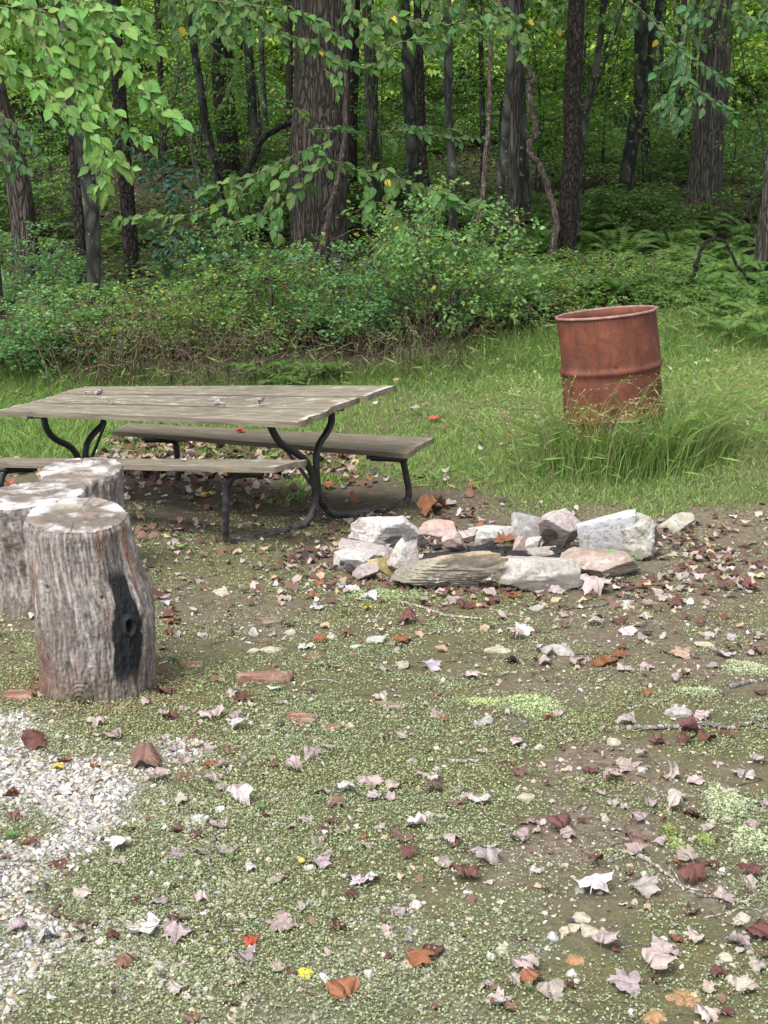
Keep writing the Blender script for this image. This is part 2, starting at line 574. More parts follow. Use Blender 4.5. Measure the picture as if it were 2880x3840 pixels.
def dead_leaf_material(source):
    m, nt, out = new_mat("dry_leaf_" + source.lower())
    if source == "Col": c = attr(nt).outputs["Color"]
    else: c = nt.nodes.new("ShaderNodeObjectInfo").outputs["Color"]
    co = coords(nt, "Object")
    n = noise_t(nt, co, 4 if source != "Col" else 40, 5, .65)
    c = mixc(nt, ramp(nt, n, [(.35, (0, 0, 0)), (.7, (.7, .7, .7))]), c, mixc(nt, 1.0, c, (.60, .50, .48), 'MULTIPLY'))
    nrm = None
    if source != "Col":
        # palmate veins: thin lines fanning out from the stalk
        sep = nt.nodes.new("ShaderNodeSeparateXYZ"); L(nt, co, sep.inputs[0])
        ang = mathn(nt, 'ARCTAN2', sep.outputs[0], mathn(nt, 'ADD', sep.outputs[1], .42))
        saw = mathn(nt, 'ABSOLUTE', mathn(nt, 'SINE', mathn(nt, 'MULTIPLY', ang, 4.2)))
        ln = mathn(nt, 'LESS_THAN', saw, .10)
        c = mixc(nt, mathn(nt, 'MULTIPLY', ln, .45), c, mixc(nt, 1.0, c, (.45, .33, .33), 'MULTIPLY'))
        nrm = bump(nt, mathn(nt, 'ADD', saw, n), .5, .03)
    p = principled(nt, None, c, .75, nrm, .25)
    tr = nt.nodes.new("ShaderNodeBsdfTranslucent"); L(nt, c, tr.inputs[0])
    mx = nt.nodes.new("ShaderNodeMixShader"); mx.inputs[0].default_value = .12
    L(nt, p, mx.inputs[1]); L(nt, tr.outputs[0], mx.inputs[2]); L(nt, mx.outputs[0], out.inputs[0])
    return m
M['dead'] = dead_leaf_material("Object")
M['dead_mass'] = dead_leaf_material("Col")

def ground_material():
    m, nt, out = new_mat("forest_ground")
    geo = nt.nodes.new("ShaderNodeNewGeometry")
    pos = geo.outputs["Position"]
    a = attr(nt, "Col")
    sep = nt.nodes.new("ShaderNodeSeparateColor"); L(nt, a.outputs["Color"], sep.inputs[0])
    moss, grav, wood = sep.outputs[0], sep.outputs[1], sep.outputs[2]
    n1 = noise_t(nt, pos, 3.5, 6, .62)
    n2 = noise_t(nt, pos, 38, 6, .7)
    n3 = noise_t(nt, pos, 130, 4, .7)
    n4 = noise_t(nt, pos, 11, 5, .65, .3)
    dirt = ramp(nt, n2, [(.3, (.055, .042, .030)), (.5, (.135, .108, .082)), (.72, (.27, .23, .185))])
    dirt = mixc(nt, mathn(nt, 'MULTIPLY', n1, .4), dirt, (.105, .085, .064))
    crumbs = ramp(nt, voro(nt, pos, 75), [(.12, (1, 1, 1)), (.22, (0, 0, 0))])
    cm = mathn(nt, 'MULTIPLY', crumbs, ramp(nt, n4, [(.48, (0, 0, 0)), (.62, (.7, .7, .7))]))
    dirt = mixc(nt, cm, dirt, (.40, .35, .29))
    mc = ramp(nt, n3, [(.3, (.035, .034, .02)), (.5, (.085, .088, .046)), (.72, (.16, .165, .09))])
    mc = mixc(nt, ramp(nt, n4, [(.4, (0, 0, 0)), (.7, (.7, .7, .7))]), mc, (.125, .115, .038))
    mf = mathn(nt, 'ADD', mathn(nt, 'MULTIPLY', n2, .9), mathn(nt, 'SUBTRACT', moss, .75))
    mf = ramp(nt, mf, [(.02, (0, 0, 0)), (.45, (.9, .9, .9))])
    c = mixc(nt, mf, dirt, mc)
    vo = nt.nodes.new("ShaderNodeTexVoronoi"); vo.inputs["Scale"].default_value = 85; L(nt, pos, vo.inputs["Vector"])
    gcol = ramp(nt, vo.outputs["Color"], [(.2, (.19, .175, .155)), (.5, (.33, .315, .295)), (.85, (.52, .50, .48))])
    gcol = mixc(nt, ramp(nt, vo.outputs["Distance"], [(.35, (0, 0, 0)), (.62, (.8, .8, .8))]), gcol, (.10, .085, .07))
    c = mixc(nt, grav, c, gcol)
    lit = nt.nodes.new("ShaderNodeTexVoronoi"); lit.inputs["Scale"].default_value = 17; L(nt, pos, lit.inputs["Vector"])
    lc = ramp(nt, lit.outputs["Color"], [(.1, (.018, .014, .010)), (.5, (.04, .029, .020)), (.9, (.085, .06, .043))])  # dark litter tones carry the shade under the trees
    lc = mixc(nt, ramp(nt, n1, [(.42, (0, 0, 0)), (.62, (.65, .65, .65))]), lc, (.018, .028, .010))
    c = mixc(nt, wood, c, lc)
    h = mathn(nt, 'ADD', mathn(nt, 'MULTIPLY', n2, .6), mathn(nt, 'MULTIPLY', n3, .5))
    principled(nt, out, c, .95, bump(nt, h, .9, .012), .12)
    return m
M['ground'] = ground_material()

# ------------------------------------------------------------------ the ground
GRAVEL = gpoly([(-300, 2770), (0, 2760), (280, 2760), (500, 2820), (640, 2920), (710, 3060), (670, 3210), (540, 3290), (430, 3370), (430, 3470), (300, 3590), (150, 3700), (-300, 3800)])
GRAVEL2 = gpoly([(380, 3660), (900, 3600), (1250, 3700), (1400, 3740), (1600, 3640), (1900, 3700), (2050, 3840), (1800, 4000), (500, 4000)])
BARE = gpoly([(1700, 2780), (2100, 2700), (2400, 2830), (2560, 3000), (2650, 3250), (2500, 3450), (2150, 3500), (1850, 3350), (1820, 3100)])
LAWN = gpoly([(1000, 1900), (1440, 1745), (1560, 1790), (1680, 1845), (1900, 1900), (2300, 1925), (2620, 1905), (3300, 1880)]) + [(6.5, 12.6), (3.0, 12.8), (1.0, 12.0), (-1.0, 11.4), (-3.2, 11.6), (-6, 11.6), (-6, 9.0), (-2.3, 9.2), (-1.6, 9.35), (-.9, 9.1), (-.45, 8.7)]
ASH = gpoly([(1590, 2085), (1760, 2050), (1960, 2045), (2120, 2075), (2130, 2130), (1960, 2150), (1850, 2170), (1700, 2140)])

def soft(poly, x, y, w=.12, seed=31):
    jx = w * fbm(np.asarray(x) * 3.5, np.asarray(y) * 3.5, 0, seed, 3)
    jy = w * fbm(np.asarray(x) * 3.5, np.asarray(y) * 3.5, 9, seed + 1, 3)
    acc = 0
    for ax, ay in ((0, 0), (w * .6, 0), (-w * .6, 0), (0, w * .7), (0, -w * .7)):
        acc = acc + inpoly(np.asarray(x) + 1.6 * jx + ax, np.asarray(y) + 1.6 * jy + ay, poly)
    return acc / 5.0

def masks(x, y):
    grav = np.clip(soft(GRAVEL, x, y, .28) + .45 * soft(GRAVEL2, x, y, .25, 41), 0, 1)
    bare = soft(BARE, x, y, .45, 51) * np.clip(.85 + .9 * fbm(np.asarray(x) * 6, np.asarray(y) * 6, 0, 53, 4, .6), 0, 1)
    lawn = soft(LAWN, x, y, .14, 61)
    wood = sstep(y, 11.4, 12.6)
    under_table = np.exp(-(((x + .75) / 1.3) ** 2 + ((y - 7.9) / .95) ** 2) * 1.2)      # bare, darker brown soil under the table
    moss = .62 + .55 * fbm(x * 1.1, y * 1.1, 0, 71, 3)
    moss = moss * (1 - .85 * bare) * (1 - .7 * under_table) * (1 - .28 * sstep(y, 4.2, 5.6))
    moss = np.clip(moss + .25 * (1 - sstep(y, 2.6, 4.4)) * (1 - bare), 0, 1)
    moss = moss * (1 - .5 * sstep(np.asarray(x) / np.maximum(np.asarray(y), 1.), -.02, .16) * (.7 + .6 * fbm(np.asarray(x) * 2, np.asarray(y) * 2, 0, 73, 3))) * (1 - .25 * sstep(y, 3.6, 4.6))
    return moss, grav, bare, lawn, wood, under_table

def grid_axis(parts):
    a = [parts[0][0]]
    for lo, hi, st in parts:
        n = max(1, int(round((hi - lo) / st)))
        a += list(np.linspace(lo, hi, n + 1)[1:])
    return np.array(a)
gx = grid_axis([(-90, -30, 4), (-30, -8, 1), (-8, -3, .2), (-3, 3, .034), (3, 8, .2), (8, 30, 1), (30, 90, 4)])
gy = grid_axis([(-10, 1.6, .5), (1.6, 9.2, .034), (9.2, 14, .1), (14, 30, .4), (30, 80, 1.5), (80, 140, 4)])
GXX, GYY = np.meshgrid(gx, gy)
MS = masks(GXX.ravel(), GYY.ravel())
ash_m = soft(ASH, GXX.ravel(), GYY.ravel(), .05, 81)
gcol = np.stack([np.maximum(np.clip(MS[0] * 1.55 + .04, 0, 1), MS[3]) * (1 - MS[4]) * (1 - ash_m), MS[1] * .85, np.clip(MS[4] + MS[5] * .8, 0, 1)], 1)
nxg = len(gx)
ii = (np.arange(len(gy) - 1)[:, None] * nxg + np.arange(nxg - 1)[None]).ravel()
gF = np.stack([ii, ii + 1, ii + nxg + 1, ii + nxg], 1)
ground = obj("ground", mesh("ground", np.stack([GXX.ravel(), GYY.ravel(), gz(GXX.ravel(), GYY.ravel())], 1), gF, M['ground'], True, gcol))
tag(ground, "mossy and stony clearing floor rising to a wooded slope", "ground", kind="structure")

# ------------------------------------------------------------------ picnic table
def TD(X, Y, Z): return 8.0 - .572 * X + .77 * Y - .276 * Z      # distance of a point of the table along the view axis
def TP(px, py, X, Y, Z): return P(px, py, TD(X, Y, Z))

t_center = onground(650, 8.0)
table = empty("picnic_table", t_center)
tag(table, "weathered grey wooden picnic table with attached benches and black bent pipe legs", "picnic table")
TBASE = np.array(t_center)

def board(name, c, thick, pale=(0, 0), dark=0.0, seed=0, label=None, wob=.004):
    """plank from four top corners: front left, front right, back right, back left; local x runs along the board"""
    fl, fr, br, bl = [np.array(k) for k in c]
    nu, nv = 60, 8
    u = np.linspace(0, 1, nu + 1); v = np.linspace(0, 1, nv + 1)
    uu, vv = np.meshgrid(u, v)
    S = lambda a, b: (fl * ((1 - a) * (1 - b))[..., None] + fr * (a * (1 - b))[..., None] + br * (a * b)[..., None] + bl * ((1 - a) * b)[..., None])
    ax = unit(fr - fl); ay = unit(bl - fl); az = unit(np.cross(ax, ay)); ay = np.cross(az, ax)
    top = S(uu, vv)
    jag = fbm(vv * 5, uu * 0, 0, 100 + seed, 3) * .022
    top = top + ax * (jag * (uu > .999) - jag * (uu < .001))[..., None]
    top = top + ay * (.004 * fbm(uu * 9, vv * 0, 0, 120 + seed, 3) * ((vv > .999) * 1. - (vv < .001)))[..., None]
    top = top + az * (wob * fbm(uu * 4, vv * 2, 0, 140 + seed, 3))[..., None]
    edge = np.minimum(np.minimum(uu, 1 - uu) * 40, np.minimum(vv, 1 - vv) * 8)
    top = top - az * (.005 * (edge < .5))[..., None]
    bot = top - az * thick
    mid1 = top - az * thick * .5
    Vt = np.concatenate([top.reshape(-1, 3), bot.reshape(-1, 3)])
    n1 = nu + 1
    f = (np.arange(nv)[:, None] * n1 + np.arange(nu)[None]).ravel()
    Ft = np.stack([f, f + 1, f + n1 + 1, f + n1], 1)
    o = len(top.reshape(-1, 3))
    Fb = Ft[:, ::-1] + o
    b = np.concatenate([np.arange(n1), np.arange(1, nv + 1) * n1 + nu, nv * n1 + np.arange(nu - 1, -1, -1), np.arange(nv - 1, 0, -1) * n1])
    b2 = np.roll(b, -1)
    # sides get their own vertices so that the arris stays crisp
    base = len(Vt)
    Vs = np.concatenate([Vt[b], Vt[b + o]])
    k = np.arange(len(b)); k2 = (k + 1) % len(b)
    Fs = np.stack([k, k + len(b), k2 + len(b), k2], 1) + base
    V = np.concatenate([Vt, Vs])
    C = np.zeros((len(V), 3))
    C[:o, 0] = pale[0]
    C[:o, 1] = dark
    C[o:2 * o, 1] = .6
    ub = uu.ravel()[b]
    C[base:, 1] = np.tile(np.where(np.abs(ub - .5) > .499, .25, .12 + dark), 2)
    endp = (np.abs(uu.ravel() - .5) > .485) * pale[1] * np.clip(.5 + 1.2 * fbm(vv.ravel() * 9, uu.ravel() * 30, 0, 160 + seed, 2), 0, 1)
    C[:o, 2] = endp
    Mx = Matrix(((*[float(q) for q in (ax[0], ay[0], az[0])], 0), (*[float(q) for q in (ax[1], ay[1], az[1])], 0), (*[float(q) for q in (ax[2], ay[2], az[2])], 0), (0, 0, 0, 1)))
    Rt = np.stack([ax, ay, az], 1)
    org = fl
    me = mesh(name, (V - org) @ Rt, np.concatenate([Ft, Fb, Fs]), M['wood'], False, C)
    Mx.translation = Vector(org - TBASE)
    ob = obj(name, me, table, mat4=Mx)
    if label: ob["label"] = label
    return ob

tFL, tFR = TP(-15, 1537, -1.2, -.36, .7), TP(1112, 1577, 1.2, -.36, .7)
tBL, tBR = TP(328, 1452, -1.2, .36, .7), TP(1463, 1449, 1.2, .36, .7)
lerp = lambda a, b, t: a + (b - a) * t
ends = [(0, .004), (.004, -.004), (-.004, .012)]
for k, (t0, t1) in enumerate(((0, .323), (.341, .659), (.677, 1.0))):
    el, er = ends[k]
    c = [lerp(lerp(tFL, tBL, t0), lerp(tFR, tBR, t0), el), lerp(lerp(tFL, tBL, t0), lerp(tFR, tBR, t0), 1 + er),
         lerp(lerp(tFL, tBL, t1), lerp(tFR, tBR, t1), 1 + er), lerp(lerp(tFL, tBL, t1), lerp(tFR, tBR, t1), el)]
    c = [q + Vector((0, 0, (0, .004, .011)[k])) for q in c]
    board("tabletop_board", c, .030, ((.45, 1.0, .5)[k], (.8, .5, .9)[k]), 0, k)
board("bench_board", [TP(418, 1613, -1.2, .5, .42), TP(1525, 1697, 1.2, .5, .42), TP(1625, 1638, 1.2, .74, .42), TP(484, 1584, -1.2, .74, .42)], .028, (.35, .15), .45, 4,
      "darker far bench board of the table")
board("bench_board", [TP(-118, 1731, -1.2, -.74, .42), TP(1025, 1748, 1.2, -.74, .42), TP(1151, 1719, 1.2, -.5, .42), TP(10, 1714, -1.2, -.5, .42)], .027, (.6, .7), .15, 5,
      "near bench board of the table with a splintered pale end")

def pipe(name, X, pts, r=.019, worn=True):
    w = spline([TP(px, py, X, Y, Z) for px, py, Y, Z in pts], 90)
    V, F = tube(w - TBASE, r, 14)
    zz = (V[:, 2] + TBASE[2]) - gz0(V[:, 0] + TBASE[0], V[:, 1] + TBASE[1])
    wear = np.clip(.55 - zz * 1.8, .03, 1.0)
    C = np.repeat(wear[:, None], 3, 1)
    return obj(name, mesh_mixed(name, V, F, M['pipe'], True, C), table)

pipe("leg_pipe", .78, [(1012, 1592, -.27, .68), (1030, 1630, -.24, .62), (1056, 1666, -.2, .56), (1107, 1697, -.12, .51), (1143, 1725, -.07, .47), (1166, 1769, -.035, .4), (1180, 1825, -.022, .3),
     (1182, 1871, -.025, .2), (1175, 1912, -.05, .12), (1157, 1949, -.1, .05), (1120, 1975, -.17, .016), (1005, 2007, -.4, .016), (905, 2032, -.58, .016), (862, 2032, -.64, .02), (845, 1995, -.66, .08),
     (847, 1912, -.66, .2), (851, 1835, -.65, .3), (866, 1797, -.64, .37), (893, 1781, -.6, .39), (964, 1777, -.48, .395)])
pipe("leg_pipe", .78, [(1243, 1545, .25, .68), (1242, 1584, .25, .6), (1225, 1622, .2, .54), (1197, 1666, .1, .47), (1187, 1707, .04, .42), (1186, 1759, .022, .36), (1190, 1810, .022, .28), (1199, 1861, .04, .17),
     (1215, 1897, .09, .09), (1241, 1923, .15, .03), (1282, 1933, .24, .016), (1389, 1917, .42, .016), (1490, 1895, .6, .016), (1522, 1879, .64, .03), (1533, 1846, .66, .1), (1523, 1784, .655, .25), (1513, 1738, .65, .34),
     (1503, 1722, .63, .385), (1394, 1716, .46, .39)])
pipe("leg_pipe", -.78, [(165, 1568, -.27, .68), (172, 1600, -.24, .62), (190, 1631, -.2, .57), (220, 1654, -.14, .53), (256, 1671, -.08, .49), (282, 1697, -.04, .44), (296, 1730, -.022, .38), (302, 1775, -.02, .28),
     (297, 1815, -.04, .14), (268, 1850, -.12, .04), (160, 1890, -.32, .016), (45, 1935, -.58, .016), (12, 1938, -.64, .025), (0, 1900, -.66, .1), (0, 1830, -.66, .25), (12, 1778, -.63, .37), (40, 1763, -.58, .39), (125, 1760, -.45, .395)])
pipe("leg_pipe", -.78, [(389, 1575, .25, .68), (380, 1597, .23, .64), (354, 1622, .17, .58), (330, 1656, .08, .5), (322, 1687, .03, .45), (319, 1730, .02, .37), (320, 1775, .025, .25), (330, 1815, .06, .1), (370, 1848, .15, .02),
     (450, 1862, .3, .016), (525, 1852, .42, .016), (595, 1833, .56, .016), (645, 1815, .64, .025), (666, 1790, .66, .09), (666, 1733, .66, .24), (660, 1672, .65, .36), (645, 1652, .62, .385), (545, 1648, .46, .39)])

def rod(name, a, b, r):
    V, F = tube(np.linspace(np.array(a), np.array(b), 6) - TBASE, r, 10)
    return obj(name, mesh_mixed(name, V, F, M['pipe'], True, np.full((len(V), 3), .15)), table)
rod("brace", TP(1005, 1597, .35, 0, .67), TP(1172, 1822, .78, 0, .3), .009)
rod("brace", TP(395, 1585, -.35, 0, .67), TP(312, 1800, -.78, 0, .28), .009)
for X, a, b in ((.78, (985, 1594, -.31), (1285, 1532, .31)), (-.78, (105, 1563, -.31), (445, 1545, .31))):
    rod("cross_rail", TP(a[0], a[1], X, a[2], .675), TP(b[0], b[1], X, b[2], .675), .013)
for X, a, b in ((.78, (858, 1775, -.70), (985, 1776, -.44)), (.78, (1378, 1715, .44), (1525, 1719, .68)), (-.78, (-5, 1762, -.70), (135, 1760, -.44)), (-.78, (535, 1646, .44), (672, 1652, .68))):
    rod("bench_rail", TP(a[0], a[1], X, a[2], .395), TP(b[0], b[1], X, b[2], .395), .012)

# ------------------------------------------------------------------ tree stumps
def stump(label, basepx, top_px, topz_h, prof, tilt, seed, char=False, red=0.6, dip=None):
    """prof: list of (t, left m, right m) half widths about the axis, t from the ground up; tilt: (x slope, y slope) of the cut"""
    b, d = hit(*basepx)
    root = empty("tree_stump", b)
    tag(root, label, "tree stump", "stump seats by the picnic table")
    nt_, nz = (300, 200) if char else (170, 100)
    th = np.linspace(0, 2 * np.pi, nt_, endpoint=False)
    t = np.linspace(-.06, 1, nz)
    pt = np.array(prof)
    Lw, Rw = np.interp(t, pt[:, 0], pt[:, 1]), np.interp(t, pt[:, 0], pt[:, 2])
    k = np.ones(9) / 9
    Lw = np.convolve(np.pad(Lw, 4, 'edge'), k, 'valid'); Rw = np.convolve(np.pad(Rw, 4, 'edge'), k, 'valid')
    T, TH = np.meshgrid(t, th, indexing='ij')
    wx = (Lw + Rw)[:, None] / 2
    cx = ((Rw - Lw) / 2)[:, None]
    cs, sn = np.cos(TH), np.sin(TH)
    lob = 1 + .03 * np.sin(TH * 3 + seed) + .02 * np.sin(TH * 5 + 2 * seed) * (1 - .4 * T)
    X = cx + wx * cs; Y = wx * .95 * sn * lob
    # fibrous grooves, following the grain upwards, and lumps
    warp = .10 * fbm(cs * 3 + seed, sn * 3, T * 4, seed + 2, 3)
    cw, sw = np.cos(TH + warp), np.sin(TH + warp)
    a1 = fbm(cw * 9 + seed, sw * 9, T * 3.2, seed, 4)
    a2 = fbm(cw * 34 + seed, sw * 34, T * 21, seed + 5, 4, .65)
    a3 = fbm(cs * 3 + seed, sn * 3, T * 3.5, seed + 9, 3)
    ridg = 1 - np.abs(fbm(cw * 17 + seed, sw * 17, T * 3.4, seed + 13, 4, .6)) * 2
    disp = .007 * a1 + .0065 * a2 + .009 * a3 - .008 * np.clip(ridg - .55, 0, 1)
    flare = .008 * np.clip(.14 - T, 0, 1) / .14 * (1 + .9 * np.sin(TH * 4 + seed * 1.7))
    disp = disp + flare - .006 * sstep(T, .97, 1.0)
    # colour of the weathered wood
    g = np.clip(.55 + .75 * fbm(cw * 15 + seed, sw * 15, T * 11, seed + 21, 5, .66) + .55 * fbm(cs * 5 + seed, sn * 5, T * 6, seed + 23, 4, .6), 0, 1)[..., None]
    C = (1 - g) * np.array([.115, .092, .078]) + g * np.array([.30, .275, .26])
    pk = np.clip(fbm(cs * 5 + seed, sn * 5, T * 4, seed + 27, 4) * 2.4 - .1, 0, 1)[..., None] * red
    C = C * (1 - pk) + pk * np.array([.24, .125, .085])
    wh = np.clip(fbm(cs * 16, sn * 16, T * 7, seed + 31, 4) * 3 - .75, 0, 1)[..., None] * np.clip(1.15 - abs(T - .62)[..., None] * 1.6, 0, 1)
    C = C * (1 - wh) + wh * np.array([.50, .46, .45])
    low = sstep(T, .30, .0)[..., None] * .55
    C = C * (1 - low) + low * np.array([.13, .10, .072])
    crk = np.clip(ridg - .62, 0, 1)[..., None] * 2.2
    crk = np.clip(crk, 0, .55)
    C = C * (1 - crk) + crk * np.array([.05, .035, .028])
    fang = (TH + np.pi / 2 + np.pi) % (2 * np.pi) - np.pi          # angle from the side that faces the camera, + to the right
    if char:
        # charred streak with a knot hole, right of centre; an orange-brown edge beside it
        w = .22 + .16 * sstep(T, .62, .45) * sstep(T, .05, .3) - .06 * sstep(T, .7, .95)
        ctr = .78 + .12 * (T - .5) + .09 * fbm(T * 5, TH * 0, 0, 3, 3)
        dst = np.abs(fang - ctr) / w + .35 * fbm(fang * 6, T * 5, 0, 77, 3)
        bl = (1 - sstep(dst + .25 * fbm(cs * 20, sn * 20, T * 9, 79, 4), .70, .84))[..., None] * (sstep(T, .06, .22) * (1 - .55 * sstep(T, .72, .8)))[..., None]
        C = C * (1 - bl) + bl * np.array([.018, .018, .021])
        og = (np.exp(-((fang - 1.22) / .10) ** 2) * sstep(T, .62, .82))[..., None]
        C = C * (1 - .8 * og) + .8 * og * np.array([.20, .095, .045])
        for (fa, tt, ra, dep) in ((.80, .455, .075, .045), (.42, .64, .025, .015), (-.55, .69, .035, .008)):
            q = np.sqrt(((fang - fa) / ra) ** 2 + ((T - tt) / (ra * .33 * 1.5)) ** 2)
            hole = 1 - sstep(q, .45, 1.0)
            disp = disp - dep * hole + (.010 if dep > .03 else .002) * np.exp(-((q - 1.35) / .35) ** 2)
            hc = hole[..., None] * .95
            C = C * (1 - hc) + hc * np.array([.012, .010, .009])
        # a knot at the foot
        q = np.sqrt(((fang + .12) / .20) ** 2 + ((T - .06) / .075) ** 2)
        disp = disp + .020 * (1 - sstep(q, .3, 1.1)) + .004 * np.sin(q * 22) * (q < 1.1)
        kc = ((1 - sstep(q, .5, 1.1)) * .7)[..., None]
        C = C * (1 - kc) + kc * np.array([.075, .06, .045])
        brn = (sstep(fang, -.35, -.9) * sstep(T, .55, .25))[..., None] * .65
        C = C * (1 - brn) + brn * np.array([.115, .058, .04])
    X = X + disp * cs; Y = Y + disp * sn
    h = topz_h
    ztop = h + tilt[0] * X + tilt[1] * Y
    if dip: ztop = ztop + dip(X, Y)
    Z = np.where(T > 0, T * ztop, T * h)
    V = np.stack([X, Y, Z], -1).reshape(-1, 3)
    i = (np.arange(nz - 1)[:, None] * nt_); j = np.arange(nt_)[None]; kx = (j + 1) % nt_
    F = np.stack([i + j, i + kx, i + nt_ + kx, i + nt_ + j], -1).reshape(-1, 4)
    obj("trunk_wood", mesh("trunk_wood", V, F, M['stump'], True, C.reshape(-1, 3)), root)
    # sawn top
    nr = 46 if char else 30
    rr = np.linspace(1, 0, nr)
    RR, T2 = np.meshgrid(rr, th, indexing='ij')
    ex, ey = X[-1][None], Y[-1][None]
    mx, my = float(ex.mean()), float(ey.mean())
    TX = mx + (ex - mx) * RR; TY = my + (ey - my) * RR
    TZ = h + tilt[0] * TX + tilt[1] * TY + .003 * fbm(TX * 60, TY * 60, 0, seed + 41, 3)
    if dip: TZ = TZ + dip(TX, TY)
    crack = np.clip(1 - np.abs(fbm(np.cos(T2) * 3.5, np.sin(T2) * 3.5, 0, seed + 45, 3)) * 30, 0, 1) * sstep(RR, .15, .6)
    TZ = TZ - .010 * crack + .004 * (1 - sstep(RR, .93, 1.0)) - .0
    # saw marks and lichen: pale blotches on grey wood
    lf = np.clip(.5 + 1.9 * fbm(TX * 11 + seed, TY * 17, 0, seed + 51, 5, .6), 0, 1)
    lf = np.clip(lf + .22 * sstep(RR, .55, 1.0) - .16, 0, 1)[..., None]
    C2 = (1 - lf) * np.array([.13, .108, .092]) + lf * np.array([.45, .435, .425])
    ring = (.5 + .5 * np.sin(RR * 95 + 3 * fbm(TX * 8, TY * 8, 0, seed + 55, 2)))[..., None]
    C2 = C2 * (1 - .18 * ring)
    dk = np.clip(fbm(TX * 6, TY * 9, 3, seed + 61, 4) * 2.2 - .25, 0, .8)[..., None]
    C2 = C2 * (1 - dk) + dk * np.array([.17, .135, .11])
    C2 = C2 * (1 - .8 * crack[..., None]) + .8 * crack[..., None] * np.array([.05, .042, .036])
    if char:
        tu = np.exp(-(((TX + .085) / .035) ** 2 + ((TY - .055) / .03) ** 2))[..., None] * .75
        C2 = C2 * (1 - tu) + tu * np.array([.19, .16, .09])
    V2 = np.stack([TX, TY, TZ], -1).reshape(-1, 3)
    i = (np.arange(nr - 1)[:, None] * nt_)
    F2 = np.stack([i + j, i + kx, i + nt_ + kx, i + nt_ + j], -1).reshape(-1, 4)
    obj("sawn_top", mesh("sawn_top", V2, F2, M['stump_top'], True, C2.reshape(-1, 3)), root)
    return root

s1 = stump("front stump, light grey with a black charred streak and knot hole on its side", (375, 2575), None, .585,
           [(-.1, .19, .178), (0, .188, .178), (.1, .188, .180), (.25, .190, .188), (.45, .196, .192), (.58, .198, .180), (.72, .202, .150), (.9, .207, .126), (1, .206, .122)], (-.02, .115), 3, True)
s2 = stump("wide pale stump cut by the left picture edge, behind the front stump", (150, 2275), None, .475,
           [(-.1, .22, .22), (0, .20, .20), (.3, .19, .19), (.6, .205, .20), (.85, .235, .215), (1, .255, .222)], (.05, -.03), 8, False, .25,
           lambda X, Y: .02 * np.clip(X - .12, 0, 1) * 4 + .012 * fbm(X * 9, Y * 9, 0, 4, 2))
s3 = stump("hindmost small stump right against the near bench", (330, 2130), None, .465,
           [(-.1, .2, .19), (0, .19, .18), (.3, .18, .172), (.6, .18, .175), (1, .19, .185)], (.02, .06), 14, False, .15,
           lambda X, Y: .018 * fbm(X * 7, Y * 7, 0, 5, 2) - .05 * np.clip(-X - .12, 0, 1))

# ------------------------------------------------------------------ rusty barrel
bb = onground(2316, 8.5)
barrel = empty("rusty_barrel", bb)
tag(barrel, "tilted open rusty steel barrel standing in tall grass", "barrel")
barrel.rotation_euler = (math.radians(-3.5), math.radians(-6.3), 0)
R, H = .29, .885
def lathe(prof, n=72):
    p = np.array(prof); a = np.arange(n) / n * 2 * np.pi
    V = np.stack([p[:, 0:1] * np.cos(a), p[:, 0:1] * np.sin(a), np.repeat(p[:, 1:2], n, 1)], -1)
    i = np.arange(len(p) - 1)[:, None] * n; j = np.arange(n)[None]; k = (j + 1) % n
    return V, np.stack([i + j, i + k, i + n + k, i + n + j], -1).reshape(-1, 4)
pr = []
for z in np.linspace(-.06, H, 90):
    r = R + .012 * sum(math.exp(-((z - c) / .016) ** 2) for c in (.285, .565)) - .003 * sum(math.exp(-((z - c) / .02) ** 2) for c in (.24, .52))
    pr.append((r, z))
for z in np.linspace(H - .002, -.05, 30): pr.append((R - .006, z))
pr += [(.2, -.05), (.0, -.05)]
V, F = lathe(pr, 96)
A = np.arctan2(V[..., 1], V[..., 0])
dent = .016 * fbm(np.cos(A) * 2.0, np.sin(A) * 2.0, V[..., 2] * 3, 9, 3) - .02 * np.exp(-((A + .55) / .25) ** 2 - ((V[..., 2] - .80) / .12) ** 2)
V[..., 0] += dent * np.cos(A); V[..., 1] += dent * np.sin(A)
# a bullet hole: the faces around it are left out of the outer wall
Fc = V.reshape(-1, 3)[F].mean(1)
hx, hz_ = .0, .475 + .165
hang = -math.pi / 2 - .02
hp = np.array([R * math.cos(hang), R * math.sin(hang), .60])
V2 = V.reshape(-1, 3)
keep = np.linalg.norm(Fc - hp, axis=1) > .013
near = np.linalg.norm(V2 - hp, axis=1)
V2 = V2 - np.outer(np.where((near < .05), .006 * (1 - near / .05), 0), np.array([math.cos(hang), math.sin(hang), 0]))
obj("shell", mesh("shell", V2, F[keep], M['rust'], True), barrel)
a = np.linspace(0, 2 * np.pi, 97)
ringp = np.stack([(R + .002) * np.cos(a), (R + .002) * np.sin(a), np.full(97, H)], 1)
ringp += np.stack([np.cos(a), np.sin(a), 0 * a], 1) * (.016 * fbm(np.cos(a) * 2, np.sin(a) * 2, H * 3, 9, 3))[:, None]
Vr, Fr = tube(ringp, .0085, 10, False)
obj("rim", mesh("rim", Vr, Fr, M['rim'], True), barrel)
tt, uu = np.meshgrid(np.linspace(0, 1, 8), np.linspace(0, 2 * np.pi, 40, endpoint=False), indexing='ij')

